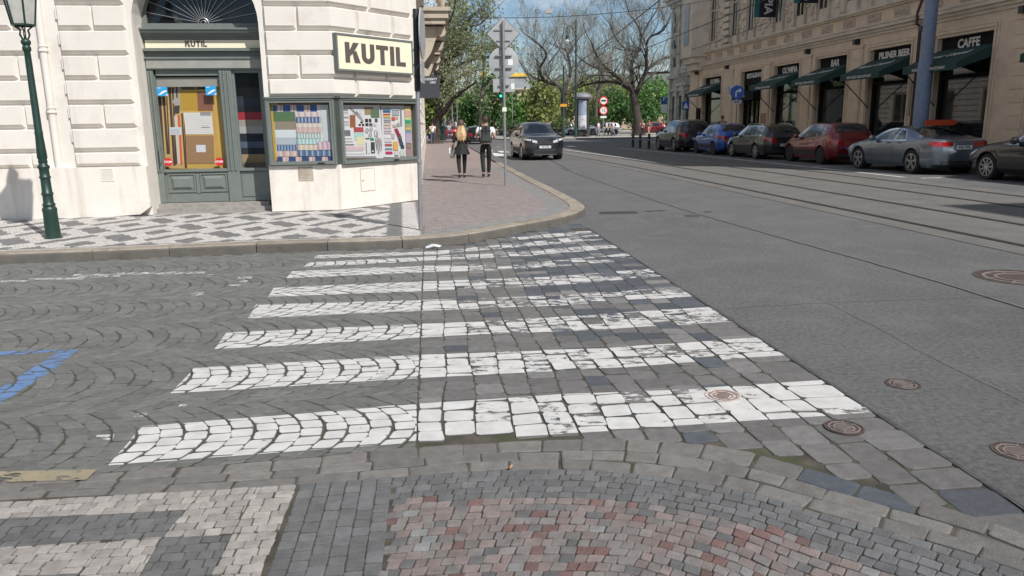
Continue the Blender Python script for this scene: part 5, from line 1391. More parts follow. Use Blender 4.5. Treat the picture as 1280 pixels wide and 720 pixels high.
moving = make_car('moving_car', 'dark grey family off-roader driving towards us beside the pavement, slim white headlights and wide grille', P_gry, 4.70, 1.88, 1.68,
    [(0,1.0),(.10,1.2),(.36,1.55),(.8,1.64),(1.9,1.68),(2.55,1.63),(3.0,1.40),(3.45,1.15),(3.9,1.11),(4.4,1.06),(4.62,1.02),(4.70,.95)],
    [(0,.98),(.6,1.10),(1.8,1.06),(3.1,1.02),(4.0,1.0),(4.6,.96),(4.70,.92)], 2.79, rw=.36, glassx=(.14,.40,2.52,3.38),
    wside=[[(.50,.10),(1.05,.08),(1.05,.88),(.68,.84)], [(1.12,.08),(2.02,.06),(2.02,.92),(1.12,.90)], [(2.10,.06),(3.22,.06),(2.64,.82),(2.10,.92)]], front=True, rail=(.8,2.5,M_plast), nspoke=5)
put(moving, 36.2, 5.02, R(-84)+R(2.5))
# a red sign board beyond the coupe, on a post beside the mast
M_orange = mat('orange_board', (.55,.07,.025), .5, .05)
sb = thing('warning_board', 'small orange board on a low post behind the silver coupe', 'sign', (15.25, 27.4, .11))
mb = MB(); mb.M = RZ(R(6)); mb.prism_y([(-.62,1.23),(.42,1.23),(.58,1.33),(.42,1.43),(-.62,1.43)], -.03, .03); mb.build('board', M_orange, sb)
mb = MB(); mb.M = RZ(R(6)); mb.tube([(-.3,.05,0),(-.3,.05,1.3)], .03, 8); mb.tube([(.3,.05,0),(.3,.05,1.3)], .03, 8); mb.build('posts', M_black, sb)

# cars further away, plain copies of the same bodies in other colours
def recolour(o, m_):
    for ch in o.children:
        if ch.name.startswith('body'): ch.data = ch.data.copy(); ch.data.materials[0] = m_
P_sil2 = paint_mat('light_silver_paint', (.45,.47,.50), .5); P_red2 = paint_mat('bright_red_paint', (.30,.02,.02)); P_wht = paint_mat('white_paint_car', (.62,.62,.62), 0); P_dbl = paint_mat('dark_blue_paint', (.02,.04,.10))
GF = 'cars parked side by side beyond the advertising column'
for i, (src, m_, X, Y, rz, lb) in enumerate([
    (hatchr, P_sil2, 11.8, 97, 184, 'silver hatchback parked left of the big tree trunk under the park trees'),
    (estate, P_dbl, 9.4, 99, 178, 'dark blue estate parked behind the walkers near the round signs'),
    (coupe, P_sil2, 8.6, 95, 190, 'low silver coupe parked just right of the advertising column'),
    (suvb, P_blk, 5.9, 100, 185, 'black off-roader half hidden behind the advertising column'),
    (hatchr, P_red, 16.9, 94, 180, 'dark red hatchback parked right of the big tree trunk'),
    (suvb, P_dbl, 20.6, 92, 185, 'dark off-roader farthest right of the row under the trees')]):
    c = copy_tree(src); recolour(c, m_); c['label'] = lb; c['group'] = GF; c.name = 'parked_car'; c.location = (X, Y, .12); c.rotation_euler = (0,0,R(rz))
GL = 'cars in the far part of the street'
for src, m_, X, Y, rz, lb in [
    (estate, P_blk, -2.9, 66, 96, 'black car seen from behind between the two walkers, driving away'),
    (hatchr, P_red2, -6.5, 84, 96, 'red car parked beyond the fluted lamp post, left of the blonde walker'),
    (suvb, P_dbl, -4.9, 112, 96, 'dark blue van-like car far down the street above the walkers'),
    (blackc, P_blk, .6, 92, 100, 'black car right of the man with the backpack, first of the far row'),
    (blackc, P_dbl, 1.7, 83, 100, 'dark blue saloon in the far row left of the moving car'),
    (estate, P_blk, -.4, 104, 100, 'black estate farthest back in the row beyond the signpost')]:
    c = copy_tree(src); recolour(c, m_); c['label'] = lb; c['group'] = GL; c.name = 'distant_car'; c.location = (X, Y, 0); c.rotation_euler = (0,0,R(rz))
#c = copy_tree(suvb); recolour(c, P_red); c['label'] = 'dark red tall car parked beyond the black off-roader, only its roof showing'; c['group'] = GP; c.name = 'parked_car'; put(c, 49.5, 14.6, AW)

# ================================================================== STREET FURNITURE
M_green = mat('green_cast_iron', (0.013,0.040,0.030), 0.42, 0.12, 6, 0.15, 30, dirt=((0.03,0.045,0.04), 9, .58, .8))
M_frost = mat('frosted_pane', (0.50,0.50,0.46), 0.35, 0.06, 4, dirt=((.30,.29,.26), 6, .5, .8))
M_galv = mat('galvanised_steel', (0.30,0.31,0.32), 0.5, 0.1, 5, metal=0.5)
M_back = mat('sign_back', (0.36,0.37,0.38), 0.5, 0.08, 4, metal=0.0)
# green gas-lamp style lamp at the left
lx, ly = G(67, 297, .12)
lamp = thing('street_lamp', 'dark green cast iron street lamp with frosted six-sided lantern on the corner pavement at left', 'street lamp', (lx, ly, .115))
lamp.scale = (.86, .86, 1)
mb = MB(); mb.lathe([(.135,0),(.135,.02),(.115,.03),(.105,.36),(.112,.40),(.10,.43),(.085,.445),(.10,.47),(.085,.49),(.078,.50),(.076,.60),(.088,.61),(.088,.635),(.076,.645),(.072,.83),(.085,.84),(.085,.86),(.074,.87),(.072,.96),(.09,.985),(.09,1.0),(.07,1.02),(.06,1.04),(.07,1.06),(.062,1.09),(.075,1.12),(.068,1.25),(.058,1.42),(.062,1.46),(.056,1.48),(.048,2.40),(.045,2.52),(.062,2.54),(.062,2.58),(.048,2.60),(.07,2.63),(.07,2.66),(.05,2.68),(.02,2.70)], 20)
mb.build('lamp_post', M_green, lamp, smooth=True, angle=50)
hx = lambda r_, z, k: (r_*math.cos(R(60*k+10)), r_*math.sin(R(60*k+10)), z)
z0, z1, r0, r1 = 2.86, 3.66, .165, .315
mb = MB()
for k in range(6):
    mb.tube([hx(.03,2.66,k), hx(.075,2.74,k), hx(.06,2.80,k), hx(r0*.9,z0,k)], .010, 5)
    mb.tube([hx(r0,z0,k), hx(r1,z1,k)], .014, 4); mb.tube([hx(r0,z0,k), hx(r0,z0,k+1)], .016, 4); mb.tube([hx(r1,z1,k), hx(r1,z1,k+1)], .022, 4)
mb.lathe([(r1+.02,z1),(r1+.0,z1+.04),(.16,z1+.20),(.09,z1+.24),(.09,z1+.32),(.12,z1+.33),(.05,z1+.50),(.01,z1+.62)], 6)
lf_ = mb.build('lantern_frame', M_green, lamp)
mb = MB()
for k in range(6): mb.poly([hx(r0-.006,z0,k), hx(r0-.006,z0,k+1), hx(r1-.006,z1,k+1), hx(r1-.006,z1,k)])
mb.build('lantern_pane', M_frost, lf_)
# sign post with edge-on plates
px, py = G(526, 287, .12)
sp = thing('sign_post', 'grey steel post with black sleeve and edge-on sign plates at the corner kerb', 'sign post', (px, py, .115)); sp.rotation_euler = (0, R(.9), 0)
mb = MB(); mb.lathe([(.03,0),(.03,3.02),(.0,3.02)], 14); mb.lathe([(.034,.95),(.036,.96),(.036,1.0),(.034,1.01)], 14); mb.build('pole', M_galv, sp, smooth=True)
mb = MB(); mb.lathe([(.04,1.95),(.042,1.96),(.042,3.03),(.04,3.04)], 14); mb.build('sleeve', M_black, sp, smooth=True)
mb = MB(); mb.M = T(.075,0,0); mb.lathe([(.33,-.006),(.34,-.006),(.34,.012),(.33,.012)], 30, 0, .02, 2.72, axis='x'); 
mb.build('round_plate', M_back, sp)
mb = MB(); mb.box(.07,.082,-.18,.2,2.06,2.36); mb.build('lower_plate', M_back, sp)
mb = MB()
for z in (2.5, 2.95, 2.15, 2.3): mb.box(-.05,.075,-.02,.02,z-.015,z+.015)
mb.build('clamps', M_galv, sp)
# centre sign post seen from behind
px, py = G(632, 232, .12)
cp = thing('sign_post', 'thin grey post carrying a diamond, a round and a square sign seen from behind', 'sign post', (px, py, .115), R(2))
mb = MB(); mb.lathe([(.034,0),(.034,3.86),(.0,3.87)], 12); mb.build('pole', M_galv, cp, smooth=True)
dz = 3.575
mb = MB(); d = .385; mb.prism_y([(0,dz-d),(d,dz),(0,dz+d),(-d,dz)], -.062, -.058+.012); dm = mb.build('diamond_sign', M_back, cp)
mb = MB(); mb.prism_y([(0,dz-d-.015),(d+.015,dz),(0,dz+d+.015),(-d-.015,dz)], -.0455, -.036); dm.location = (0, .12, 0); rim_ = mb.build('sign_rim', M_black, dm)
rim_.location = (0, .004, 0)
mb = MB(); mb.lathe([(.0,.085),(.345,.085),(.36,.09),(.36,.105),(.0,.105)], 40, 0, 0, 2.93, axis='y'); mb.build('round_sign', M_back, cp, smooth=True)
mb = MB(); mb.box(-.26,.26,.085,.10,2.24,2.55); mb.build('square_sign', M_back, cp)
mb = MB()
for z, w_ in ((3.66,.22),(3.42,.16),(3.08,.2),(2.80,.2),(2.40,.13)): mb.box(-w_, w_, .035, .072, z-.012, z+.012)
mb.build('clamps', M_galv, cp)
mb = MB(); mb.box(-.05,.05,-.045,-.034,1.78,1.88); mb.box(.1,.22,.078,.084,2.86,3.0); mb.box(.17,.25,.078,.084,2.30,2.44); mb.build('stickers', M_white, cp)
# tall blue-grey mast
mst = thing('tram_mast', 'tall blue-grey painted steel mast at the far kerb behind the silver coupe', 'mast', (14.75, 27.9, .11))
mb = MB(); mb.lathe([(.30,0),(.30,.3),(.262,.35),(.255,3.30),(.225,3.55),(.215,3.62),(.212,9.4),(.0,9.45)], 24)
mb.build('mast_tube', mat('blue_grey_paint', (0.17,0.22,0.32), .5, .1, 3, dirt=((.13,.15,.19), 5, .5, .75)), mst, smooth=True)
mb = MB(); mb.M = RZ(R(200)); mb.box(-.08,.08,-.265,-.255,3.05,3.2); mb.build('yellow_sticker', mat('yellow_label', (.5,.4,.05), .5), mst)
# bollards
GB = 'green bollards in a row before the parked cars'
mb = MB(); mb.lathe([(.12,0),(.12,.04),(.085,.06),(.082,.62),(.095,.64),(.095,.68),(.082,.70),(.088,.84),(.06,.90),(.0,.92)], 14)
bl = mb.build('bollard', M_green, None, smooth=True); tag(bl, 'green iron bollard, leftmost of the row of three before the parked cars', 'bollard', GB); bl.location = (*G(791,184), 0)
mb = MB(); mb.lathe([(.088,.50),(.089,.505),(.089,.57),(.088,.575)], 14); bb_ = mb.build('reflective_band', M_galv, bl)
for (x, y), lb in (((800,185),'green iron bollard, middle of the row of three before the parked cars'), ((811,186),'green iron bollard nearest the black off-roader')):
    c = copy_tree(bl); c.location = (*G(x, y), 0); c['label'] = lb
# advertising column
ax_, ay_ = G(727, 172)
ad = thing('advertising_column', 'round advertising column with domed metal cap and a blue and white poster on the park pavement', 'advertising column', (ax_, ay_-1, .12)); ad.scale = (.84, .84, 1.02)
mb = MB(); mb.lathe([(1.0,0),(1.0,.55),(.9,.6),(.86,.62),(.86,3.95),(.95,4.0)], 26); mb.build('column_body', mat('column_dark', (.05,.045,.042), .5, .2), ad, smooth=True)
mb = MB(); mb.lathe([(1.02,3.95),(1.28,4.1),(1.30,4.2),(1.05,4.45),(.6,4.62),(.0,4.7)], 26); mb.build('cap', M_galv, ad, smooth=True)
def curved(name, a0, a1, z0, z1, m_, rr=.875, off=0):
    mb = MB()
    for k in range(10):
        a, b = R(lerp(a0, a1, k/10)), R(lerp(a0, a1, (k+1)/10))
        mb.poly([(rr*math.cos(a), rr*math.sin(a), z0), (rr*math.cos(b), rr*math.sin(b), z0), (rr*math.cos(b), rr*math.sin(b), z1), (rr*math.cos(a), rr*math.sin(a), z1)])
    return mb.build(name, m_, ad)
curved('poster', 225, 300, 2.3, 3.85, mat('poster_blue', (.26,.32,.40), .5, .35, 1.4, dirt=((.30,.12,.16), 1.6, .52, .7)))
curved('poster', 225, 300, .75, 2.28, mat('poster_white', (.55,.57,.60), .5, .2, 3, dirt=((.12,.12,.14), 2.4, .54, .62)))
for a0 in (180, 215, 305, 340): curved('frame_strip', a0, a0+7, .62, 3.95, M_black, .885)
# tall green lamp mast with scroll, shorter green post with an orange plate
def D(x, y, Y):
    d_ = rt*(x-640) - upv*(y-360) + fwd*FPX; t = Y/d_.y
    return (d_.x*t, Y, CAM_H + d_.z*t)
X, Y, Z = D(720, 26, 84)
lm = thing('street_lamp', 'tall green lamp mast with a scrolled bracket and hanging globe lantern by the park', 'street lamp', (X, Y, .12))
mb = MB(); mb.lathe([(.22,0),(.2,.8),(.12,1.0),(.10,4),(.085,Z-.12),(.03,Z+.1)], 12); mb.build('mast', M_green, lm, smooth=True)
zz = D(712, 32, 84)[2]
mb = MB(); mb.tube([(-.05,0,zz-1.1), (-.35,0,zz-.35), (-.75,0,zz-.12), (-1.1,0,zz-.5), (-.95,0,zz-.95), (-.62,0,zz-.75), (-.75,0,zz-.5)], .05, 6); mb.tube([(-.9,0,zz-.15),(-.95,0,zz-1.0)], .03, 6); br = mb.build('scroll_bracket', M_green, lm)
mb = MB(); mb.lathe([(.05,-1.0),(.12,-1.1),(.14,-1.4),(.2,-1.5)], 12, -.95, 0, zz); mb.build('lantern_hood', M_green, br)
mb = MB(); mb.lathe([(.19,-1.5),(.24,-1.68),(.17,-1.86),(.0,-1.92)], 12, -.95, 0, zz); mb.build('globe', mat('white_glass', (.75,.75,.75), .3), br, smooth=True)
X, Y, Z = D(704.5, 84, 82)
gp = thing('traction_pole', 'slim green pole with a small orange plate left of the advertising column', 'pole', (X, Y, .12))
mb = MB(); mb.lathe([(.16,0),(.16,1.2),(.10,1.3),(.09,Z),(.0,Z+.05)], 12); mb.build('pole', M_green, gp, smooth=True)
zz = D(704, 133, 82)[2]; mb = MB(); mb.box(-.35,.35,-.12,-.10,zz-.15,zz+.13); mb.build('orange_plate', mat('amber_plate', (.75,.33,.03), .5), gp)
# round red-bordered signs and parking signs
M_sred = mat('sign_red', (.55,.015,.02), .45, .03); M_sblue = mat('sign_blue', (.015,.10,.42), .45, .03)
def roundsign(parent, z, r_, m1, m2, y=-.06):
    mb = MB(); mb.lathe([(0,y-.005),(r_,y-.005),(r_,y+.01),(0,y+.01)], 28, 0, 0, z, axis='y'); s_ = mb.build('round_sign', m1, parent)
    if m2:
        mb = MB(); mb.lathe([(0,y-.009),(r_*.74,y-.009),(r_*.74,y-.006),(0,y-.006)], 28, 0, 0, z, axis='y'); mb.build('sign_field', m2, s_)
    return s_
X, Y, _ = D(754, 170, 83)
s1_ = thing('traffic_sign', 'two white round signs with red rims stacked on one post by the walkers', 'traffic sign', (X, Y, .12), R(-3))
mb = MB(); mb.lathe([(.05,0),(.05,D(754,120,83)[2]-.1)], 8); mb.build('post', M_galv, s1_)
za, zb_ = D(754,126,83)[2]-.12, D(754,138,83)[2]-.12
a = roundsign(s1_, za, .47, M_sred, M_white); mb = MB(); mb.box(-.25,.25,-.075,-.070,za-.08,za+.10); mb.build('vehicle_mark', M_black, a)
b = roundsign(s1_, zb_, .47, M_sred, M_white); text_mesh('lettering', '12', .42, M_black, b, T(0,-.071,zb_) @ FACE, .001, .004)
mb = MB(); mb.box(-.32,.32,-.06,-.05,zb_-.80,zb_-.58); mb.build('sub_plate', M_white, s1_)
X, Y, _ = D(829, 165, 66)
s2_ = thing('parking_sign', 'blue parking sign with white lower panel on a thin post beyond the black off-roader', 'traffic sign', (X, Y, .12), R(-8))
zt, zm, zl = [D(829, q, 66)[2]-.12 for q in (121, 130.5, 141)]
mb = MB(); mb.lathe([(.04,0),(.04,zt)], 8); mb.build('post', M_galv, s2_)
mb = MB(); mb.box(-.25,.25,-.055,-.045,zm,zt); p_ = mb.build('blue_panel', M_sblue, s2_); text_mesh('lettering', 'P', .42, M_white, p_, T(0,-.058,zm+.42) @ FACE, .001, .006)
mb = MB(); mb.box(-.25,.25,-.055,-.045,zl,zm-.005); mb.build('white_panel', M_white, s2_)
X, Y, _ = D(920, 150, 43)
s3_ = thing('traffic_sign', 'round blue sign with a white arrow turning right, before the restaurant door', 'traffic sign', (X, Y, .12), R(-16))
za = D(921, 115.5, 43)[2]-.12
mb = MB(); mb.lathe([(.035,0),(.035,za+.3)], 8); mb.build('post', M_galv, s3_)
a = roundsign(s3_, za, .37, M_sblue, None)
mb = MB(); pts = [(-.10,-.24),(-.03,-.24),(-.03,-.05),(.0,.02),(.05,.05),(.10,.05),(.10,-.03),(.24,.10),(.10,.22),(.10,.14),(.03,.13),(-.05,.08),(-.10,0)]
for q in ([0,1,2,12],[12,2,3,11],[11,3,4,10],[10,4,5,9],[6,7,8,5]): mb.poly([(pts[k][0], -.068, za+pts[k][1]) for k in q])
mb.build('arrow', M_white, a)
mb = MB(); mb.box(-.25,.25,-.06,-.05,za-.62,za-.40); pl_ = mb.build('sub_plate', mat('sub_plate_grey', (.5,.5,.5), .5), s3_); text_mesh('lettering', 'BUS', .15, M_black, pl_, T(0,-.063,za-.51) @ FACE, .001, .002)
X, Y, _ = D(856.5, 150, 58)
s4_ = thing('crossing_sign', 'dark blue pedestrian crossing sign in the shade at the end of the restaurant', 'traffic sign', (X, Y, .12), R(-10))
za = D(857, 132, 58)[2]-.12
mb = MB(); mb.lathe([(.035,0),(.035,za+.2)], 8); mb.build('post', M_galv, s4_)
mb = MB(); mb.box(-.27,.27,-.05,-.04,za-.3,za+.3); q_ = mb.build('blue_panel', M_sblue, s4_)
mb = MB(); mb.poly([(-.19,-.053,za-.19),(.19,-.053,za-.19),(0,-.053,za+.2)]); tr_ = mb.build('white_triangle', M_white, q_)
# overhead wires
M_wire = mat('wire', (.03,.03,.035), .6)
def wire(p, q, sag, rad=.018, lb=''):
    p, q = Vector(p), Vector(q); mb = MB(); mb.tube([p.lerp(q, i/14) + Vector((0,0,-4*sag*(i/14)*(1-i/14))) for i in range(15)], rad, 4)
    o = mb.build('overhead_wire', M_wire); tag(o, lb, 'wire', 'overhead tram wires'); return o
wire(D(505,17,30), D(1160,-70,30), 1.0, .016, 'cross-street span wire with a hanging lamp against the sky')
wire(D(560,62,60), D(690,68,60), .1, .016, 'faint span wire low beside the diamond sign')
wire(D(660,112,90), D(1100,-60,24), .3, .02, 'tram contact wire running from the park over the restaurant front')
wire(D(660,120,92), D(900,-60,22), .3, .02, 'steeper tram contact wire crossing the big bare tree')
wire(D(830,72,60), D(960,28,42), .1, .02, 'wire ending at the restaurant front under the banner')
hl = thing('hanging_lamp', 'small grey lamp box hanging from the span wire against the sky', 'street lamp', D(686, 14, 30))
mb = MB(); mb.prism_y([(-.11,-.09),(.11,-.09),(.15,.02),(.08,.08),(-.08,.08),(-.15,.02)], -.1, .1); mb.build('housing', M_back, hl)
mb = MB(); mb.tube([(-.42+.09*math.cos(a*.6), 0, .0+.06*math.sin(a*.6)) for a in range(12)], .012, 5); mb.build('insulator_ring', M_black, hl)
# manhole covers
def cover(x, y, r_, m_, lb, nrad=16, bars=True):
    X, Y = G(x, y); o = thing('manhole_cover', lb, 'manhole cover', (X, Y, .005 if X < 1.3 or (X < 1.9 and Y < 4) else .0005), rnd.uniform(0, 3), 'small round covers in the roadway' if r_ < .2 else None)
    mb = MB(); mb.lathe([(r_,-.01),(r_,.004),(r_*.9,.004),(r_*.9,.0),(.0,.0)], 36); mb.build('cover_plate', m_, o)
    mb = MB()
    for rr in (.80, .55): mb.lathe([(r_*rr,.0),(r_*rr,.0035),(r_*(rr-.07),.0035),(r_*(rr-.07),.0)], 30, cap=False)
    for k in range(nrad):
        a = 2*math.pi*k/nrad; c_, s_ = math.cos(a), math.sin(a); w_ = r_*.03
        if k % 2 == 0: mb.poly([(r_*.58*c_-w_*s_, r_*.58*s_+w_*c_, .0038), (r_*.58*c_+w_*s_, r_*.58*s_-w_*c_, .0038), (r_*.88*c_+w_*s_, r_*.88*s_-w_*c_, .0038), (r_*.88*c_-w_*s_, r_*.88*s_+w_*c_, .0038)][::1])
    for k in range(-3, 4): mb.poly([(r_*.12*k-.004, -r_*.36, .0036), (r_*.12*k+.004, -r_*.36, .0036), (r_*.12*k+.004, r_*.36, .0036), (r_*.12*k-.004, r_*.36, .0036)])
    mb.build('raised_pattern', M_covl if m_ is M_cov else mat('rusty_pattern', (.24,.17,.145), .6, .2, 9), o)
M_cov = mat('cast_cover', (.075,.055,.05), .6, .25, 9, .4, 80, metal=.2); M_covw = mat('painted_cover', (.50,.44,.41), .6, .2, 12); M_covl = mat('worn_cover_ridge', (.20,.165,.15), .5, .2, 9)
cover(904, 495.5, .105, M_covw, 'small round cover caught by the white paint of the nearest stripe')
cover(1055, 535.5, .10, M_cov, 'small round cover among the setts just below the nearest stripe')
cover(1128.5, 480.5, .10, M_cov, 'small round cover in the asphalt right of the crossing')
cover(1272, 565, .115, M_cov, 'small round cover in the asphalt at the lower right edge')
cover(1275, 347, .42, M_cov, 'large round manhole cover in the carriageway at the right edge')
for x, y, r_ in ((772,266,.33),(812,264,.10),(826,263.5,.10),(865,270,.14),(885,265,.08)):
    X, Y = G(x, y); mb = MB(); mb.lathe([(r_,-.01),(r_,.005),(0,.006)], 20, X, Y, 0) if r_ < .2 else mb.poly([(X-.36,Y-.17,.005),(X+.36,Y-.15,.005),(X+.33,Y+.2,.005),(X-.3,Y+.18,.005)])
    mb.build('asphalt_repair' if r_ > .2 else 'valve_cover', M_cov if r_ < .2 else M_seam, kind='structure')
X, Y = G(637, 588); mb = MB(); mb.tube([(X, Y, .012), (X+.012, Y+.022, .016)], .004, 8); o = mb.build('cigarette_end', mat('orange_filter', (.50,.25,.10), .8)); tag(o, 'orange cigarette end lying in the kerb setts below the crossing', 'litter')
# crumpled bag at the kerb
X, Y = G(541, 311.5)
r = random.Random(2); mb = MB()
bm_pts = [(X+.10*math.cos(a)*rr, Y+.05*math.sin(a)*rr, h_) for a, rr, h_ in [(k*.7, r.uniform(.7,1.2), r.uniform(.01,.05)) for k in range(9)]]
for k in range(9): mb.poly([bm_pts[k], bm_pts[(k+1) % 9], (X+r.uniform(-.02,.02), Y+r.uniform(-.01,.01), .075)])
o = mb.build('crumpled_bag', mat('clear_plastic', (.62,.64,.66), .25, .1, 30)); tag(o, 'crumpled clear plastic bag lying in the gutter by the corner kerb', 'litter')
# ================================================================== PEOPLE
M_skin = mat('skin', (.50,.30,.22), .6, .05); M_hairb = mat('dark_brown_hair', (.045,.022,.014), .6, .2, 30); M_hairy = mat('blonde_hair', (.50,.345,.19), .55, .35, 22, attr='tone'); M_roots = mat('brown_roots', (.075,.045,.03), .6, .2, 30)
M_tee = mat('white_cotton', (.78,.78,.80), .85, .04, 20); M_blkc = mat('black_cloth', (.010,.010,.012), .8, .2, 20); M_pack = mat('olive_pack', (.035,.045,.040), .7, .15, 12); M_shoe = mat('black_shoe', (.02,.02,.022), .5, .1); M_sole = mat('pale_sole', (.45,.45,.46), .6)
M_denim = mat('denim', (.06,.09,.16), .8, .15); M_pinkc = mat('dusty_cloth', (.40,.22,.20), .8, .1); M_grc = mat('grey_cloth', (.22,.22,.24), .8, .1)
def skin_obj(name, verts, edges, radii, m_, parent, sub=1, root=0):
    me = bpy.data.meshes.new(name); me.from_pydata([tuple(v) for v in verts], edges, []); me.materials.append(m_)
    o = bpy.data.objects.new(name, me); col.objects.link(o); o.parent = parent
    sk = o.modifiers.new('skin', 'SKIN'); sk.use_smooth_shade = True; sk.branch_smoothing = .6
    for i, sv in enumerate(me.skin_vertices[0].data):
        r_ = radii[i]; sv.radius = r_ if isinstance(r_, tuple) else (r_, r_); sv.use_root = (i == root)
    sb_ = o.modifiers.new('sub', 'SUBSURF'); sb_.levels = sub; sb_.render_levels = sub
    return o
def figure(label, loc, rz, h=1.75, step=.22, arm='walk', top=M_tee, legs=M_blkc, hair='short', hairm=M_hairb, sleeve='short', fem=False, fine=True, group=None):
    p = thing('person', label, 'person', loc, rz, group); k = h/1.78; V = lambda x, y, z: (x*k, y*k, z*k)
    sw = .175 if fem else .20; hw = .095
    J = {'pel': V(0,0,.97), 'wst': V(0,0,1.12), 'chs': V(0,.01,1.33), 'nck': V(0,.005,1.50), 'hb': V(0,.02,1.60), 'ht': V(0,.015,1.715)}
    J['nose'] = V(0,.115,1.635); J['chin'] = V(0,.085,1.575)
    for s_, n in ((1,'R'), (-1,'L')):
        st = step*s_
        J['sh'+n] = V(sw*s_,0,1.43); 
        if arm == 'bent': el, wr, hd = V((sw+.07)*s_,-.04,1.17), V((sw+.015)*s_,.17,1.10), V((sw-.03)*s_,.25,1.12)
        elif arm == 'bag': el, wr, hd = V((sw+.06)*s_,-.05,1.16), V((sw+.03)*s_,.12,1.0) if s_ > 0 else V(-(sw+.06),.05,.93), V((sw)*s_,.2,.99) if s_ > 0 else V(-(sw+.07),.08,.85)
        else: el, wr, hd = V((sw+.05)*s_,-st*.35-.02,1.15), V((sw+.04)*s_,-st*.7+.06,.92), V((sw+.03)*s_,-st*.75+.09,.84)
        J['el'+n], J['wr'+n], J['hd'+n] = el, wr, hd
        J['hip'+n] = V(hw*s_,0,.90); J['kn'+n] = V(.10*s_, st*.5+.03, .50); J['an'+n] = V(.085*s_, st-.03, .095 if st > 0 else .13); J['to'+n] = V(.095*s_, st+.14, .045 if st > 0 else .04); J['he'+n] = V(.085*s_, st-.065, .05 if st > 0 else .10)
        J['ear'+n] = V(.082*s_,.01,1.63)
    E_ = [('pel','wst'),('wst','chs'),('chs','nck'),('nck','hb'),('hb','ht'),('hb','nose'),('hb','chin')]
    for n in 'RL': E_ += [('chs','sh'+n),('sh'+n,'el'+n),('el'+n,'wr'+n),('wr'+n,'hd'+n),('pel','hip'+n),('hip'+n,'kn'+n),('kn'+n,'an'+n),('an'+n,'to'+n),('an'+n,'he'+n),('hb','ear'+n)]
    RR = dict(pel=.115, wst=.105 if fem else .12, chs=(.13,.105), nck=.05, hb=.085, ht=.08, nose=.012, chin=.03)
    for n in 'RL': RR.update({'sh'+n:.058,'el'+n:.040,'wr'+n:.026,'hd'+n:.026,'hip'+n:.085,'kn'+n:.055,'an'+n:.036,'to'+n:.028,'he'+n:.028,'ear'+n:.018})
    names = list(J)
    if fine:
        for n, s_ in (('R',1), ('L',-1)):
            h0, w0 = Vector(J['hd'+n]), Vector(J['wr'+n]); d = (h0-w0).normalized(); sd = d.cross(Vector((0,0,1))).normalized() if abs(d.z) < .8 else Vector((0,1,0))
            for i in range(4):
                a = h0 + sd*(i-1.5)*.019*k; ln = (.07,.08,.075,.06)[i]*k; b = a + d*ln*.55; c = b + (d*.5 - Vector((0,0,.5)))*ln*.55
                for t, q in (('a', a+d*.012), ('b', b), ('c', c)): J['f%s%d%s' % (n,i,t)] = tuple(q); RR['f%s%d%s' % (n,i,t)] = .0085*k
                E_ += [('hd'+n, 'f%s%da' % (n,i)), ('f%s%da' % (n,i), 'f%s%db' % (n,i)), ('f%s%db' % (n,i), 'f%s%dc' % (n,i))]
            q = h0.lerp(w0,.5) - Vector((s_*.035*k,0,0)) + d*.03*k; J['th'+n] = tuple(q); RR['th'+n] = .010*k; E_.append(('wr'+n, 'th'+n))
        names = list(J)
    ix = {n: i for i, n in enumerate(names)}
    skin_obj('body', [J[n] for n in names], [(ix[a], ix[b]) for a, b in E_], [tuple(v*k for v in RR[n]) if isinstance(RR[n], tuple) else RR[n]*k for n in names], M_skin, p, 1, 0)
    def garment(nm, js, es, rr, m_):
        jn = list(js); jx = {n: i for i, n in enumerate(jn)}
        return skin_obj(nm, [js[n] for n in jn], [(jx[a], jx[b]) for a, b in es], [tuple(v*k for v in rr[n]) if isinstance(rr[n], tuple) else rr[n]*k for n in jn], m_, p, 1, 0)
    # trousers
    js = {n: J[n] for n in ('pel','hipR','hipL','knR','knL')}; js['top'] = V(0,0,1.05)
    for n in 'RL': a = Vector(J['anR' if n == 'R' else 'anL']); js['an'+n] = (a.x, a.y, a.z+.01)
    garment('trousers', js, [('pel','top'),('pel','hipR'),('pel','hipL'),('hipR','knR'),('hipL','knL'),('knR','anR'),('knL','anL')],
            dict(pel=(.15,.125) if not fem else (.145,.12), top=.125 if not fem else .11, hipR=.098, hipL=.098, knR=.072, knL=.072, anR=.058 if not fem else .045, anL=.058 if not fem else .045), legs)
    js = {n: J[n] for n in ('wst','chs','shR','shL')}; js['bot'] = V(0,0,.93 if not fem else .98); js['nk'] = V(0,0,1.475)
    es = [('wst','bot'),('wst','chs'),('chs','nk'),('chs','shR'),('chs','shL')]; rr = dict(wst=(.165,.125) if not fem else (.115,.105), bot=(.16,.135) if not fem else (.135,.12), chs=(.18,.125) if not fem else (.135,.115), nk=.07, shR=.092 if not fem else .08, shL=.092 if not fem else .08)
    for n in 'RL':
        e_, w_ = Vector(J['el'+n]), Vector(J['wr'+n]); sh_ = Vector(J['sh'+n])
        if sleeve == 'short': js['sl'+n] = tuple(sh_.lerp(e_, .68)); es.append(('sh'+n, 'sl'+n)); rr['sl'+n] = .068
        else: js['e'+n] = tuple(e_); js['w'+n] = tuple(e_.lerp(w_, .8 if sleeve == 'long' else .3)); es += [('sh'+n,'e'+n),('e'+n,'w'+n)]; rr['e'+n] = .058; rr['w'+n] = .045
    garment('shirt' if sleeve == 'short' else 'jacket', js, es, rr, top)
    for n, s_ in (('R',1),('L',-1)):
        a, t_, he = Vector(J['an'+n]), Vector(J['to'+n]), Vector(J['he'+n])
        mb = MB(); mb.tube([he+Vector((0,-.01,.0)), he.lerp(t_,.35)+Vector((0,0,.012)), he.lerp(t_,.7), t_+Vector((0,.03,-.005))], [.038*k,.045*k,.044*k,.024*k], 10); mb.build('shoe', M_shoe, p, smooth=True)
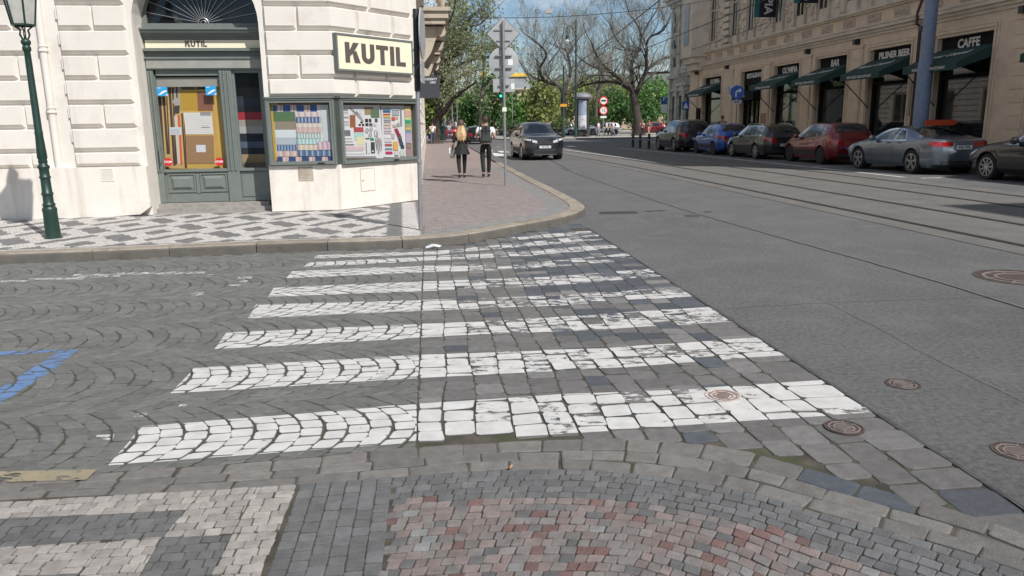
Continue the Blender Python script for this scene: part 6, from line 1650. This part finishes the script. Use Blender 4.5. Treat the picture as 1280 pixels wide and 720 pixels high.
    if hair == 'short':
        mb = MB(); mb.M = T(*V(0,-.012,1.70)) @ Matrix.Rotation(R(-18), 4, 'X'); mb.lathe([(.0,.088*k),(.05*k,.078*k),(.082*k,.045*k),(.093*k,0),(.090*k,-.05*k),(.075*k,-.09*k),(.05*k,-.10*k),(0,-.09*k)], 9)
        o = mb.build('hair', hairm, p, smooth=True)
    else:
        mb = MB(); rr2 = random.Random(5); n = 18; prof = [(.0,1.80,0),(.06,1.79,0),(.098,1.74,.0),(.105,1.66,-.01),(.105,1.58,-.03),(.125,1.48,-.06),(.155,1.40,-.075),(.165,1.31,-.085),(.15,1.24,-.09),(.125,1.17,-.09)]
        rings = []
        for r_, z, yo in prof:
            rings.append([mb.pt(V(r_*math.cos(2*math.pi*q/n)*(1+rr2.uniform(-.12,.12)), yo + r_*(.95 if z > 1.6 else .5)*math.sin(2*math.pi*q/n)*(1+rr2.uniform(-.08,.08)) - (.0 if z > 1.6 else .02), z+(rr2.uniform(-.01,.01) if z > 1.2 else .05*math.sin(q*3.7)))) for q in range(n)])
        for a, b in zip(rings, rings[1:]):
            for q in range(n): kq = .62+.5*abs(math.sin(q*2.4)); mb.c = (kq, kq*.95, kq*.9); mb.face((a[q], b[q], b[(q+1) % n], a[(q+1) % n]))
        hb_ = mb.build('hair', hairm, p, smooth=True)
        if hairm is M_hairy:
            mb = MB(); mb.M = T(*V(0,-.006,1.70)); mb.lathe([(0,.108*k),(.065*k,.098*k),(.104*k,.05*k),(.116*k,-.02*k),(.116*k,-.06*k),(.09*k,-.085*k)], 16); mb.build('hair_roots', M_roots, hb_, smooth=True)
    return p, J, k, V
mx_, my_ = G(608, 221, .12); wx_, wy_ = G(578, 222, .12)
p, J, k, V = figure('man in a white t-shirt and black trousers with a dark green backpack, walking away', (mx_, my_-.1, .115), R(5), 1.72, .20, 'bent', M_tee, M_blkc)
bp_ = thing('backpack', 'dark olive roll-top backpack worn by the man in the white t-shirt', 'backpack', (mx_, my_-.1, .115), R(5))
mb = MB(); mb.prism([(x*.88, y) for x, y in ((-.155,-.15),(-.14,-.28),(-.07,-.31),(.07,-.31),(.14,-.28),(.155,-.15))], 1.00*k, 1.40*k); mb.box(-.125,.125,-.27,-.15,1.40*k,1.50*k); mb.build('pack_body', M_pack, bp_)
mb = MB(); mb.box(-.11,.11,-.335,-.305,1.06*k,1.24*k); mb.build('front_pocket', M_pack, bp_)
mb = MB(); mb.box(-.02,.02,-.32,-.31,1.02*k,1.5*k); mb.box(-.15,.15,-.315,-.305,1.34*k,1.365*k)
for s_ in (-1, 1): mb.tube([(s_*.12,-.15,1.5*k),(s_*.13,-.04,1.545*k),(s_*.13,.08,1.5*k),(s_*.15,.12,1.32*k),(s_*.17,.0,1.1*k),(s_*.14,-.14,1.02*k)], .018, 6)
mb.build('straps', M_blkc, bp_)
p, J, k, V = figure('woman with long blonde hair and short black flared jacket, walking away', (wx_, wy_-.1, .115), R(8), 1.60, .16, 'bag', M_blkc, M_blkc, 'long', M_hairy, 'mid', True)
mb = MB(); n = 20; rr2 = random.Random(3); rings = []
for r_, z in ((.125,1.10),(.15,1.02),(.20,.92),(.245,.80),(.27,.74)):
    rings.append([mb.pt(V((r_+(.03*math.sin(q*2.3) if z < 1 else 0))*math.cos(2*math.pi*q/n), r_*.75*math.sin(2*math.pi*q/n)-.01, z+(.02*math.sin(q*1.7) if z < .8 else 0))) for q in range(n)])
for a, b in zip(rings, rings[1:]):
    for q in range(n): mb.face((a[q], b[q], b[(q+1) % n], a[(q+1) % n]))
mb.build('jacket_skirt', M_blkc, p, smooth=True)
hb2 = thing('handbag', 'white and grey handbag hanging at the left hand of the blonde woman', 'handbag', (wx_, wy_-.1, .115), R(8))
mb = MB(); mb.M = T(-.25,.05,.0); mb.prism_x([(-.14,.56),(.14,.56),(.12,.80),(-.12,.80)], -.06, .06); mb.build('bag_body', mat('bag_grey', (.10,.10,.10), .6, .3, 8), hb2)
mb = MB(); mb.M = T(-.25,.05,.0); mb.prism_x([(-.13,.66),(-.02,.62),(-.02,.80),(-.12,.80)], -.066, -.061); mb.box(-.10,-.062,-.1,.1,.70,.85); mb.build('white_scarf', M_tee, hb2)
mb = MB(); mb.tube([(-.25,-.06,.80),(-.25,.0,.93),(-.25,.10,.93),(-.25,.16,.80)], .012, 6); mb.build('handle', M_blkc, hb2)
GW = 'people in the distance'
def far_p(x, y, Y, lb, h=1.7, **kw):
    X, YY, Z = D(x, y, Y); figure(lb, (X, YY, .12), rnd.uniform(-.4, .4)+kw.pop('rz', 0), h, fine=False, group=GW, **kw)
far_p(541, 176, 62, 'small figure in a white top on the left pavement near the tree trunk', arm='walk', legs=M_denim)
far_p(549, 170, 78, 'dark dressed figure just left of the fluted lamp post', top=M_grc, legs=M_blkc, sleeve='long')
far_p(561, 166, 80, 'figure in pale blue top right of the fluted lamp post', top=mat('pale_blue_cloth', (.35,.42,.5)), legs=M_denim)
far_p(748, 170, 86, 'walker in white top, leftmost of the group by the round red signs', rz=1.5, legs=M_grc)
far_p(758, 170, 87, 'dark haired walker in white shirt just right of the signpost', rz=1.5, legs=M_blkc)
far_p(762, 170, 88, 'walker in grey, third of the group by the round signs', rz=1.6, top=M_grc, legs=M_blkc)
far_p(766.5, 170, 86, 'walker in light skirt, rightmost of the group by the round signs', rz=1.5, top=M_tee, legs=M_grc, fem=True)
far_p(802.5, 170, 82, 'woman in white top and black trousers right of the big tree trunk', hair='long', hairm=mat('auburn_hair', (.22,.09,.04), .6, .2), fem=True)
far_p(811, 170, 83, 'woman with reddish hair and dark jacket beside the woman in white', top=M_grc, legs=M_pinkc, hair='long', hairm=mat('auburn_hair', (.22,.09,.04)), fem=True, sleeve='long')
far_p(902, 172, 46, 'man in black by the restaurant window behind the blue car', top=M_blkc, legs=M_blkc, sleeve='long', h=1.8)
far_p(598, 157, 130, 'tiny walker far down the street above the man with the backpack', top=M_tee)

# ================================================================== TREES
M_bark = mat('dark_bark', (.055,.043,.036), .95, .35, 3, .6, 18)
M_barkg = mat('grey_bark', (.10,.085,.072), .95, .3, 3, .6, 18)
M_twig = mat('budding_twigs', (.27,.25,.20), .95, .25, 2)
def leaf_mat(name, c):
    m = mat(name, c, .6, .35, .6, attr='tone', spec=.3)
    n, L = m.node_tree.nodes, m.node_tree.links; b = n['Principled BSDF']
    tl = n.new('ShaderNodeBsdfTranslucent'); ms = n.new('ShaderNodeMixShader'); ms.inputs[0].default_value = .3
    src = b.inputs['Base Color'].links[0].from_socket
    L.new(src, tl.inputs[0]); L.new(b.outputs[0], ms.inputs[1]); L.new(tl.outputs[0], ms.inputs[2]); L.new(ms.outputs[0], n['Material Output'].inputs[0]); return m
L_mid = leaf_mat('mid_green_leaves', (.20,.26,.08)); L_dark = leaf_mat('deep_green_leaves', (.085,.17,.055)); L_lite = leaf_mat('fresh_green_leaves', (.17,.24,.08)); L_pale = leaf_mat('pale_spring_leaves', (.27,.32,.17)); L_yel = leaf_mat('yellow_green_leaves', (.27,.31,.11)); L_blu = leaf_mat('bright_green_leaves', (.14,.27,.075))
def leafquads(mb, p, n, sp, s, r, flat=.8):
    for _ in range(n):
        c = Vector(p) + Vector((r.gauss(0,sp), r.gauss(0,sp), r.gauss(0,sp*flat)))
        a = Vector((r.uniform(-1,1), r.uniform(-1,1), r.uniform(-1,1))).normalized(); b = a.cross(Vector((r.uniform(-1,1), r.uniform(-1,1), r.uniform(-1,1)))).normalized()
        u = s*r.uniform(.5,1.2); k_ = r.uniform(.65,1.35); mb.c = (k_, k_, k_*.95)
        mb.poly([c+a*u, c+b*u*.55, c-a*u, c-b*u*.55])
def grow(br, p, d, ln, rad, depth, r, gn=.35, up=.1, tips=None, spl=(2,3)):
    pts = [Vector(p)]; rads = [rad]; n = 4; dd = Vector(d).normalized()
    for i in range(n):
        dd = (dd + Vector((r.uniform(-1,1), r.uniform(-1,1), r.uniform(-1,1)))*gn + Vector((0,0,up))).normalized()
        pts.append(pts[-1] + dd*ln/n); rads.append(rad*(1-.45*(i+1)/n))
    br.append((pts, rads, depth))
    if depth > 0:
        for i in range(1, n+1):
            for _ in range(r.randint(1, 2) if i == n else (1 if r.random() < .8 else 0)):
                nd = (dd + Vector((r.uniform(-1,1), r.uniform(-1,1), r.uniform(-.7,1)))*.95).normalized()
                grow(br, pts[i], nd, ln*r.uniform(.5,.75), rads[i]*r.uniform(.5,.7), depth-1, r, gn, up, tips, spl)
    elif tips is not None: tips.append(pts[-1]); tips.append(pts[2])
def bare_tree(label, base, trunk, limbs, r, depth=3, sub=1.9, leafm=None, nl=3, ls=.16, sp=.35, bark=M_bark, every=1, twr=1.0, keep=1.0, group=None):
    """trunk: [(point, radius)], limbs: lists of (point, radius); secondary branches grow from the limbs"""
    B = Vector(base); root = thing('park_tree', label, 'tree', base, 0, group)
    mb = MB(); mb.tube([Vector(p)-B for p, _ in trunk], [q for _, q in trunk], 12)
    mb.lathe([(trunk[0][1]*1.5,-.05),(trunk[0][1]*1.15,.25)], 12)
    mb.build('trunk', bark, root, smooth=True)
    mb = MB(); tw = MB(); tips = []
    for lm_ in limbs:
        c = [Vector(p)-B for p, _ in lm_]; P = [c[0]*2-c[1]] + c + [c[-1]*2-c[-2]]; pts = []; rads = []
        for i in range(1, len(P)-2):
            for q in range(4):
                t = q/4; a, b, c_, d_ = P[i-1], P[i], P[i+1], P[i+2]
                pts.append(.5*((2*b)+(c_-a)*t+(2*a-5*b+4*c_-d_)*t*t+(3*b-a-3*c_+d_)*t*t*t)); rads.append(lerp(lm_[i-1][1], lm_[i][1], t))
        pts.append(P[-2]); rads.append(lm_[-1][1]); mb.tube(pts, rads, 8)
        for i in range(2, len(pts), every):
            if r.random() > keep: continue
            dd = (pts[min(i+1, len(pts)-1)]-pts[i-1]).normalized(); nd = (dd*.5 + Vector((r.uniform(-1,1), r.uniform(-.8,.8), r.uniform(-.3,1)))).normalized()
            br = []; grow(br, pts[i], nd, sub*r.uniform(.6,1.2), max(.022, rads[i]*.45), depth, r, tips=tips)
            for q, qq, dp in br: (mb if dp >= depth-0 else tw).tube(q, [max(v, .012)*twr for v in qq], 4 if dp > 1 else 3, cap=False)
        br = []; grow(br, pts[-1], pts[-1]-pts[-3], sub, rads[-1], depth, r, tips=tips)
        for q, qq, dp in br: (mb if dp >= depth else tw).tube(q, [max(v, .012)*twr for v in qq], 4 if dp > 1 else 3, cap=False)
    mb.build('limbs', bark, root, smooth=True); tw.build('crown', M_twig, root)
    if leafm:
        lf2 = MB()
        for t in tips: leafquads(lf2, t, nl, sp, ls, r)
        lf2.build('leaves', leafm, root)
    return root
def PT(l, Y, dy=0, rs=None):
    n = len(l); return [(Vector(D(x, y, Y + dy*i/max(1, n-1))), rr) for i, (x, y, rr) in enumerate(l)]
r = random.Random(31)
Y1 = 88
bx = D(798, 168, Y1); bx = (bx[0], bx[1], .1)
bare_tree('big bare tree with heavy twisting limbs and no leaves yet, before the far stone building', bx,
    [(Vector(bx), .66), (Vector(D(797,150,Y1)), .50), (Vector(D(794,132,Y1)), .44), (Vector(D(791,117,Y1)), .42)],
    [PT([(791,118,0.31),(787,108,0.26),(772,96,0.211),(759,86,0.174),(747,72,0.124),(740,55,0.0806)], Y1, -3), PT([(789,112,0.248),(770,103,0.186),(749,103,0.149),(733,106,0.112),(722,110,0.062)], Y1, 4),
     PT([(791,116,0.279),(790,95,0.236),(790,78,0.211),(800,58,0.174),(799,36,0.124),(786,15,0.0806),(780,-6,0.0496)], Y1, 3), PT([(795,118,0.279),(801,103,0.248),(808,87,0.211),(808,69,0.174),(811,48,0.124),(829,38,0.0868),(838,20,0.0496)], Y1, -4),
     PT([(808,88,0.174),(824,76,0.149),(836,72,0.112),(850,82,0.0744)], Y1, 3), PT([(806,92,0.161),(822,91,0.136),(845,91,0.112),(860,101,0.062)], Y1, -3), PT([(795,64,0.136),(783,62,0.112),(770,48,0.0744),(762,30,0.0496)], Y1, -3),
     PT([(800,50,0.124),(810,30,0.093),(822,10,0.062),(826,-10,0.0372)], Y1, 2), PT([(759,86,0.124),(742,84,0.093),(722,70,0.062),(712,52,0.0434)], Y1, 4)], r, depth=3, sub=2.6, keep=.95, twr=.85)
Y2 = 96
b2 = D(704, 168, Y2); b2 = (b2[0], b2[1], .1)
bare_tree('gnarled dark bare tree with snaking limbs left of the tall lamp mast', b2,
    [(Vector(b2), .40), (Vector(D(705,145,Y2)), .33), (Vector(D(704,112,Y2)), .29)],
    [PT([(704,114,0.251),(697,107,0.224),(681,101,0.198),(675,86,0.172),(683,68,0.145),(672,54,0.106),(662,46,0.066)], Y2, -3), PT([(704,112,0.238),(712,96,0.198),(712,78,0.158),(707,63,0.132),(694,58,0.0792)], Y2, 3),
     PT([(704,116,0.198),(724,106,0.158),(738,96,0.106),(752,90,0.066)], Y2, 4), PT([(681,101,0.132),(668,98,0.106),(655,88,0.066)], Y2, 2), PT([(709,70,0.119),(722,50,0.0924),(735,36,0.0528)], Y2, 3), PT([(685,80,0.106),(700,60,0.0792),(705,35,0.0528)], Y2, 5)],
    r, depth=3, sub=2.3, keep=.9, twr=.85)
Y3 = 64
b3 = D(545, 178, Y3); b3 = (b3[0], b3[1], .1)
bare_tree('leaning street tree with sparse fresh leaves over the left pavement', b3,
    [(Vector(b3), .48), (Vector(D(545,158,Y3)), .40), (Vector(D(547,146,Y3)), .36)],
    [PT([(547,148,0.256),(556,138,0.208),(566,124,0.16),(577,115,0.136)], Y3, -2), PT([(547,148,0.24),(549,120,0.2),(552,104,0.176),(556,88,0.16),(570,68,0.136),(575,62,0.12)], Y3, 2), PT([(553,100,0.16),(561,70,0.136),(578,46,0.112),(588,24,0.088),(604,8,0.056)], Y3, 4),
     PT([(549,112,0.16),(543,80,0.128),(548,50,0.096),(565,20,0.08),(570,-6,0.056)], Y3, -3), PT([(560,90,0.12),(580,78,0.096),(596,74,0.072),(612,70,0.048)], Y3, 2), PT([(585,32,0.08),(600,30,0.064),(618,12,0.04)], Y3, 2), PT([(556,110,0.112),(575,96,0.08),(590,90,0.056),(604,86,0.04)], Y3, 1)],
    r, depth=3, sub=1.7, leafm=L_pale, nl=2, ls=.12, sp=.40, keep=.6, twr=1.0, bark=M_bark)
def leafy(label, x, y0, y1, Y, wpx, lm_, seed, n=60, per=42, ls=.30, name='park_tree', cat='tree', gr='leafy trees of the park', density=1.0):
    """round-headed tree: crown of leaf clumps between pixel heights y0 (top) and y1"""
    r = random.Random(seed); X, _, zt = D(x, y0, Y); zb_ = max(1.2, D(x, y1, Y)[2]); W_ = wpx/FPX*Y/2
    root = thing(name, label, cat, (X, Y, .05), 0, gr)
    mb = MB(); mb.tube([(0,0,0),(r.uniform(-.2,.2),0,zb_*.6),(r.uniform(-.4,.4),0,(zt+zb_)*.5)], [.22,.18,.08], 8)
    for k in range(7):
        a = r.uniform(0, 6.28); mb.tube([(0,0,lerp(zb_*.7, zt*.6, k/7)), (W_*.4*math.cos(a), W_*.4*math.sin(a), lerp(zb_, zt, .35+.05*k)), (W_*.75*math.cos(a), W_*.75*math.sin(a), lerp(zb_, zt, .5+.06*k))], [.09,.06,.02], 5)
    mb.build('trunk', M_bark, root, smooth=True)
    mb = MB(); H_ = zt-zb_
    for k in range(n):
        a, ph = r.uniform(0, 6.283), math.acos(r.uniform(-1,1)); rr = r.uniform(.45,1.0)**.6*(1+.18*math.sin(a*3+seed)*math.sin(ph*4))
        c = (W_*.9*rr*math.sin(ph)*math.cos(a), W_*.9*rr*math.sin(ph)*math.sin(a), zb_+H_*.5+H_*.46*rr*math.cos(ph))
        leafquads(mb, c, per, W_*.13+.25, ls*r.uniform(.7,1.1), r)
    mb.build('crown', lm_, root)
    return root
for a in [('dense dark green tree rising in front of the domed building', 614, 92, 158, 118, 50, L_dark, 1, 75), ('mid green round tree left of the domed building', 572, 112, 158, 112, 46, L_mid, 2), ('dark green tree between the round tree and the domed building', 592, 120, 160, 106, 36, L_dark, 3),
          ('dark green tree right of the signpost before the portal', 640, 122, 160, 112, 26, L_blu, 4), ('tall yellow-green tree right of the domed building', 680, 92, 162, 112, 46, L_yel, 5), ('fresh green tree behind the gnarled bare tree', 705, 98, 165, 120, 44, L_mid, 6),
          ('yellow-green tree behind the advertising column', 738, 95, 165, 116, 44, L_yel, 7), ('deep green tree between column and big trunk', 762, 112, 166, 112, 44, L_dark, 8), ('olive tree behind the big bare tree', 776, 92, 166, 124, 50, L_mid, 9),
          ('bright green tree right of the big trunk', 818, 94, 165, 108, 46, L_blu, 10), ('bright green tree close to the far stone building', 836, 104, 166, 116, 36, L_blu, 11), ('dark green tree low behind the parked cars', 792, 118, 166, 122, 46, L_dark, 12),
          ('green tree hugging the left pavement behind the dark sign', 536, 112, 168, 84, 30, L_mid, 13), ('light green street tree above the fluted lamp', 546, 100, 132, 74, 26, L_lite, 14, 12), ('pale green tree at the far end of the street', 596, 128, 156, 170, 30, L_lite, 15),
          ('green tree above the moving car', 664, 116, 160, 124, 34, L_mid, 16), ('dark shrub-like tree behind the parking sign', 806, 128, 167, 104, 34, L_dark, 17)]:
    leafy(*a[:8], n=(a[8] if len(a) > 8 else 55))
for a in [('small green bush left of the advertising column foot', 700, 150, 169, 86, 18, L_lite, 20), ('low dark hedge bush beyond the moving car', 640, 152, 164, 90, 30, L_dark, 21), ('clipped bush behind the group of walkers', 745, 150, 167, 96, 26, L_dark, 22)]:
    leafy(*a[:8], n=22, per=40, ls=.12, name='bush', cat='bush', gr='bushes along the park edge')
# sparse tall twig mass against the sky
for i, (x, y0, Y, lb) in enumerate([(668, 60, 112, 'pale budding tree against the cloud right of the diamond sign'), (760, 50, 128, 'pale budding tree behind the left limbs of the big bare tree'), (745, 70, 106, 'thin budding tree behind the tall lamp mast'), (600, 40, 100, 'thin pale tree behind the leaves left of the diamond sign'), (560, 60, 110, 'grey budding tree seen through the leaning street tree')]):
    bb = D(x, 166, Y); bb = (bb[0], bb[1], .1); r = random.Random(60+i)
    bare_tree(lb, bb, [(Vector(bb), .3), (Vector(D(x, 130, Y)), .22), (Vector(D(x+3, 112, Y)), .2)],
        [PT([(x+3,114,.18),(x-6,98,.14),(x-14,y0+22,.08)], Y, 3), PT([(x+3,112,.18),(x+5,92,.14),(x+2,y0+12,.08)], Y, -3), PT([(x+3,116,.16),(x+16,98,.12),(x+20,y0+28,.06)], Y, 2)], r, depth=3, sub=2.2, keep=.55, twr=.9, bark=M_barkg, group='pale budding trees of the park')

# ================================================================== FAR BUILDINGS AND LAMPS
M_peach = mat('peach_stone', (.50,.38,.28), .85, .12, .6); M_slate = mat('slate_roof', (.20,.22,.23), .6, .15, .5); M_copper = mat('green_copper', (.30,.42,.34), .6, .15, .4); M_gold = mat('gilded_crest', (.75,.50,.08), .35, .1, 2)
th = thing('domed_building', 'far peach stone building with pale dome and gilded crest above the dark green tree', 'building', (D(640,155,185)[0], 185, 0))
def TX(x): return (x-640)/FPX*185 - (D(640,155,185)[0])
def TZ(y): return D(640, y, 185)[2]
mb = MB(); mb.box(TX(593), TX(690), 0, 30, 0, TZ(112)); mb.box(TX(640), TX(676), -1.5, 0, 0, TZ(128)); mb.box(TX(593), TX(606), -1.0, 0, 0, TZ(110)); wl2 = mb.build('wall', M_peach, th)
mb = MB(); mb.box(TX(592), TX(692), -.6, 30, TZ(112), TZ(110)); mb.box(TX(639), TX(677), -2, 0, TZ(128), TZ(126)); mb.build('cornice', mat('pale_cornice', (.5,.46,.38), .8), th)
mb = MB(); a, b = TX(606), TX(690); mb.poly([(a,0,TZ(110)),(b,0,TZ(110)),(b-2,5,TZ(95)),(a+2,5,TZ(95))]); mb.poly([(a+2,5,TZ(95)),(b-2,5,TZ(95)),(b-2,20,TZ(95)),(a+2,20,TZ(95))]); mb.build('roof', M_slate, th)
mb = MB(); z0 = TZ(108); rr = (TX(622)-TX(594))/2
mb.lathe([(rr,TZ(111)),(rr,z0)]+[(rr*math.cos(q*math.pi/16), z0+(TZ(94)-z0)*math.sin(q*math.pi/16)) for q in range(1, 8)], 20, TX(608), rr+.3, 0); mb.build('dome', M_copper, th, smooth=True)
mb = MB(); mb.box(TX(604), TX(614), 1, 4, TZ(94.5), TZ(89)); mb.box(TX(641), TX(663), 4, 6, TZ(94.5), TZ(92.5)); mb.box(TX(643), TX(662), 4.2, 5.8, TZ(92.5), TZ(90)); mb.build('gilded_crest', M_gold, th)
for x in (598, 645, 652, 668):
    mb = MB(); mb.box(TX(x), TX(x+3.2), -2.05 if x > 620 else -1.05, -1.4 if x > 620 else -.9, TZ(150), TZ(140)); mb.build('window', M_fol, th)
mb = MB(); mb.box(TX(657), TX(664), -1.56, -1.4, 0, TZ(147)); mb.build('portal', mat('dark_red_door', (.12,.04,.03), .6), th)
for x in (646, 655, 664):
    mb = MB(); mb.box(TX(x), TX(x+4), -.1, .1, TZ(122), TZ(115)); mb.build('window', M_fol, th)
fb2 = thing('distant_building', 'hazy grey-pink town houses at the far end of the street on the left', 'building', (-20, 200, 0))
mb = MB(); mb.box(-14, 4.5, 0, 20, 0, 13); mb.build('wall', mat('far_pink_wall', (.36,.31,.30), .9, .15, .3), fb2)
mb = MB(); mb.prism_y([(-14.5,13),(5,13),(1,17),(-10,17)], -.5, 20); mb.build('roof', mat('far_roof', (.22,.20,.20), .9), fb2)
for i in range(6):
    for j in range(3): mb = MB(); mb.box(-13+i*3, -11.8+i*3, -.06, .0, 2+j*3.6, 4+j*3.6); mb.build('window', M_fol, fb2)
fb3 = thing('distant_building', 'low cream building in the park gap behind the parked cars', 'building', (30, 190, 0))
mb = MB(); mb.box(-22, 22, 0, 20, 0, 9); mb.build('wall', M_peach, fb3); mb = MB(); mb.prism_y([(-23,9),(23,9),(18,13),(-18,13)], -.5, 20); mb.build('roof', M_slate, fb3)
# fluted lamp on the left pavement and further green posts
X, Y, _ = D(553.5, 177, 76)
fl_ = thing('street_lamp', 'green fluted cast iron lamp base with tall post on the left pavement', 'street lamp', (X, Y, .12))
mb = MB(); mb.lathe([(.36,0),(.36,.15),(.28,.2),(.26,1.2),(.33,1.25),(.33,1.35),(.2,1.45),(.17,1.5),(.13,2.6),(.12,5.5),(.0,5.6)], 14); mb.build('post', M_green, fl_, smooth=True)
mb = MB(); 
for k in range(10): a = 2*math.pi*k/10; mb.tube([(.27*math.cos(a),.27*math.sin(a),.2),(.26*math.cos(a),.26*math.sin(a),1.2)], .03, 4)
mb.build('flutes', M_green, fl_)
GPn = 'thin posts and masts far down the street'
for x, y0, Y, lb in ((565, 130, 90, 'thin grey post behind the blonde woman'), (571, 126, 95, 'thin grey post between the fluted lamp and the dark green tree'), (623, 118, 100, 'slim dark mast left of the signpost with a green light'), (640, 112, 96, 'slim dark mast right of the signpost'), (611, 128, 104, 'slim green mast between the two walkers heads')):
    X, Y_, Z = D(x, y0, Y); mb = MB(); mb.lathe([(.10,0),(.09,1.2),(.06,1.3),(.05,Z),(0,Z+.05)], 8); o = mb.build('mast', M_green if Y > 96 else M_galv); tag(o, lb, 'mast', GPn); o.location = (X, Y_, 0)
X, Y_, Z = D(626, 120, 99.5)
tl = thing('traffic_light', 'small traffic light showing green on the slim mast left of the signpost', 'traffic light', (X, Y_, Z))
mb = MB(); mb.box(-.2,.2,-.12,.12,-.7,.35); mb.build('housing', M_black, tl)
mg = mat('green_lamp', (.02,.8,.35), .4, emit=2.5); mb = MB(); mb.lathe([(.16,-.13),(0,-.14)], 14, 0, 0, 0, axis='y'); mb.build('green_lens', mg, tl)
# low dark railings of the park edge
for x0, x1, Y, lb in ((600, 650, 105, 'low dark railing between the man and the moving car'), (705, 735, 99, 'low dark railing behind the advertising column')):
    a, b = D(x0, 165, Y), D(x1, 165, Y-6); rt_ = thing('railing', lb, 'railing', (a[0], a[1], .1)); mb = MB()
    for z in (.5, 1.0): mb.tube([(0,0,z), (b[0]-a[0], b[1]-a[1], z)], .05, 5)
    mb.build('rails', M_black, rt_); mb = MB()
    for k in range(25): q = k/24; mb.tube([((b[0]-a[0])*q,(b[1]-a[1])*q,0), ((b[0]-a[0])*q,(b[1]-a[1])*q,1.0)], .03, 4)
    mb.build('bars', M_black, rt_)
# grass of the park
gs = sheet('park_ground', [(5, 96), (60, 96), (60, 300), (-60, 300), (-12, 130), (0, 104)], 0.02, mat('park_grass', (.055,.085,.025), .95, .3, .5))
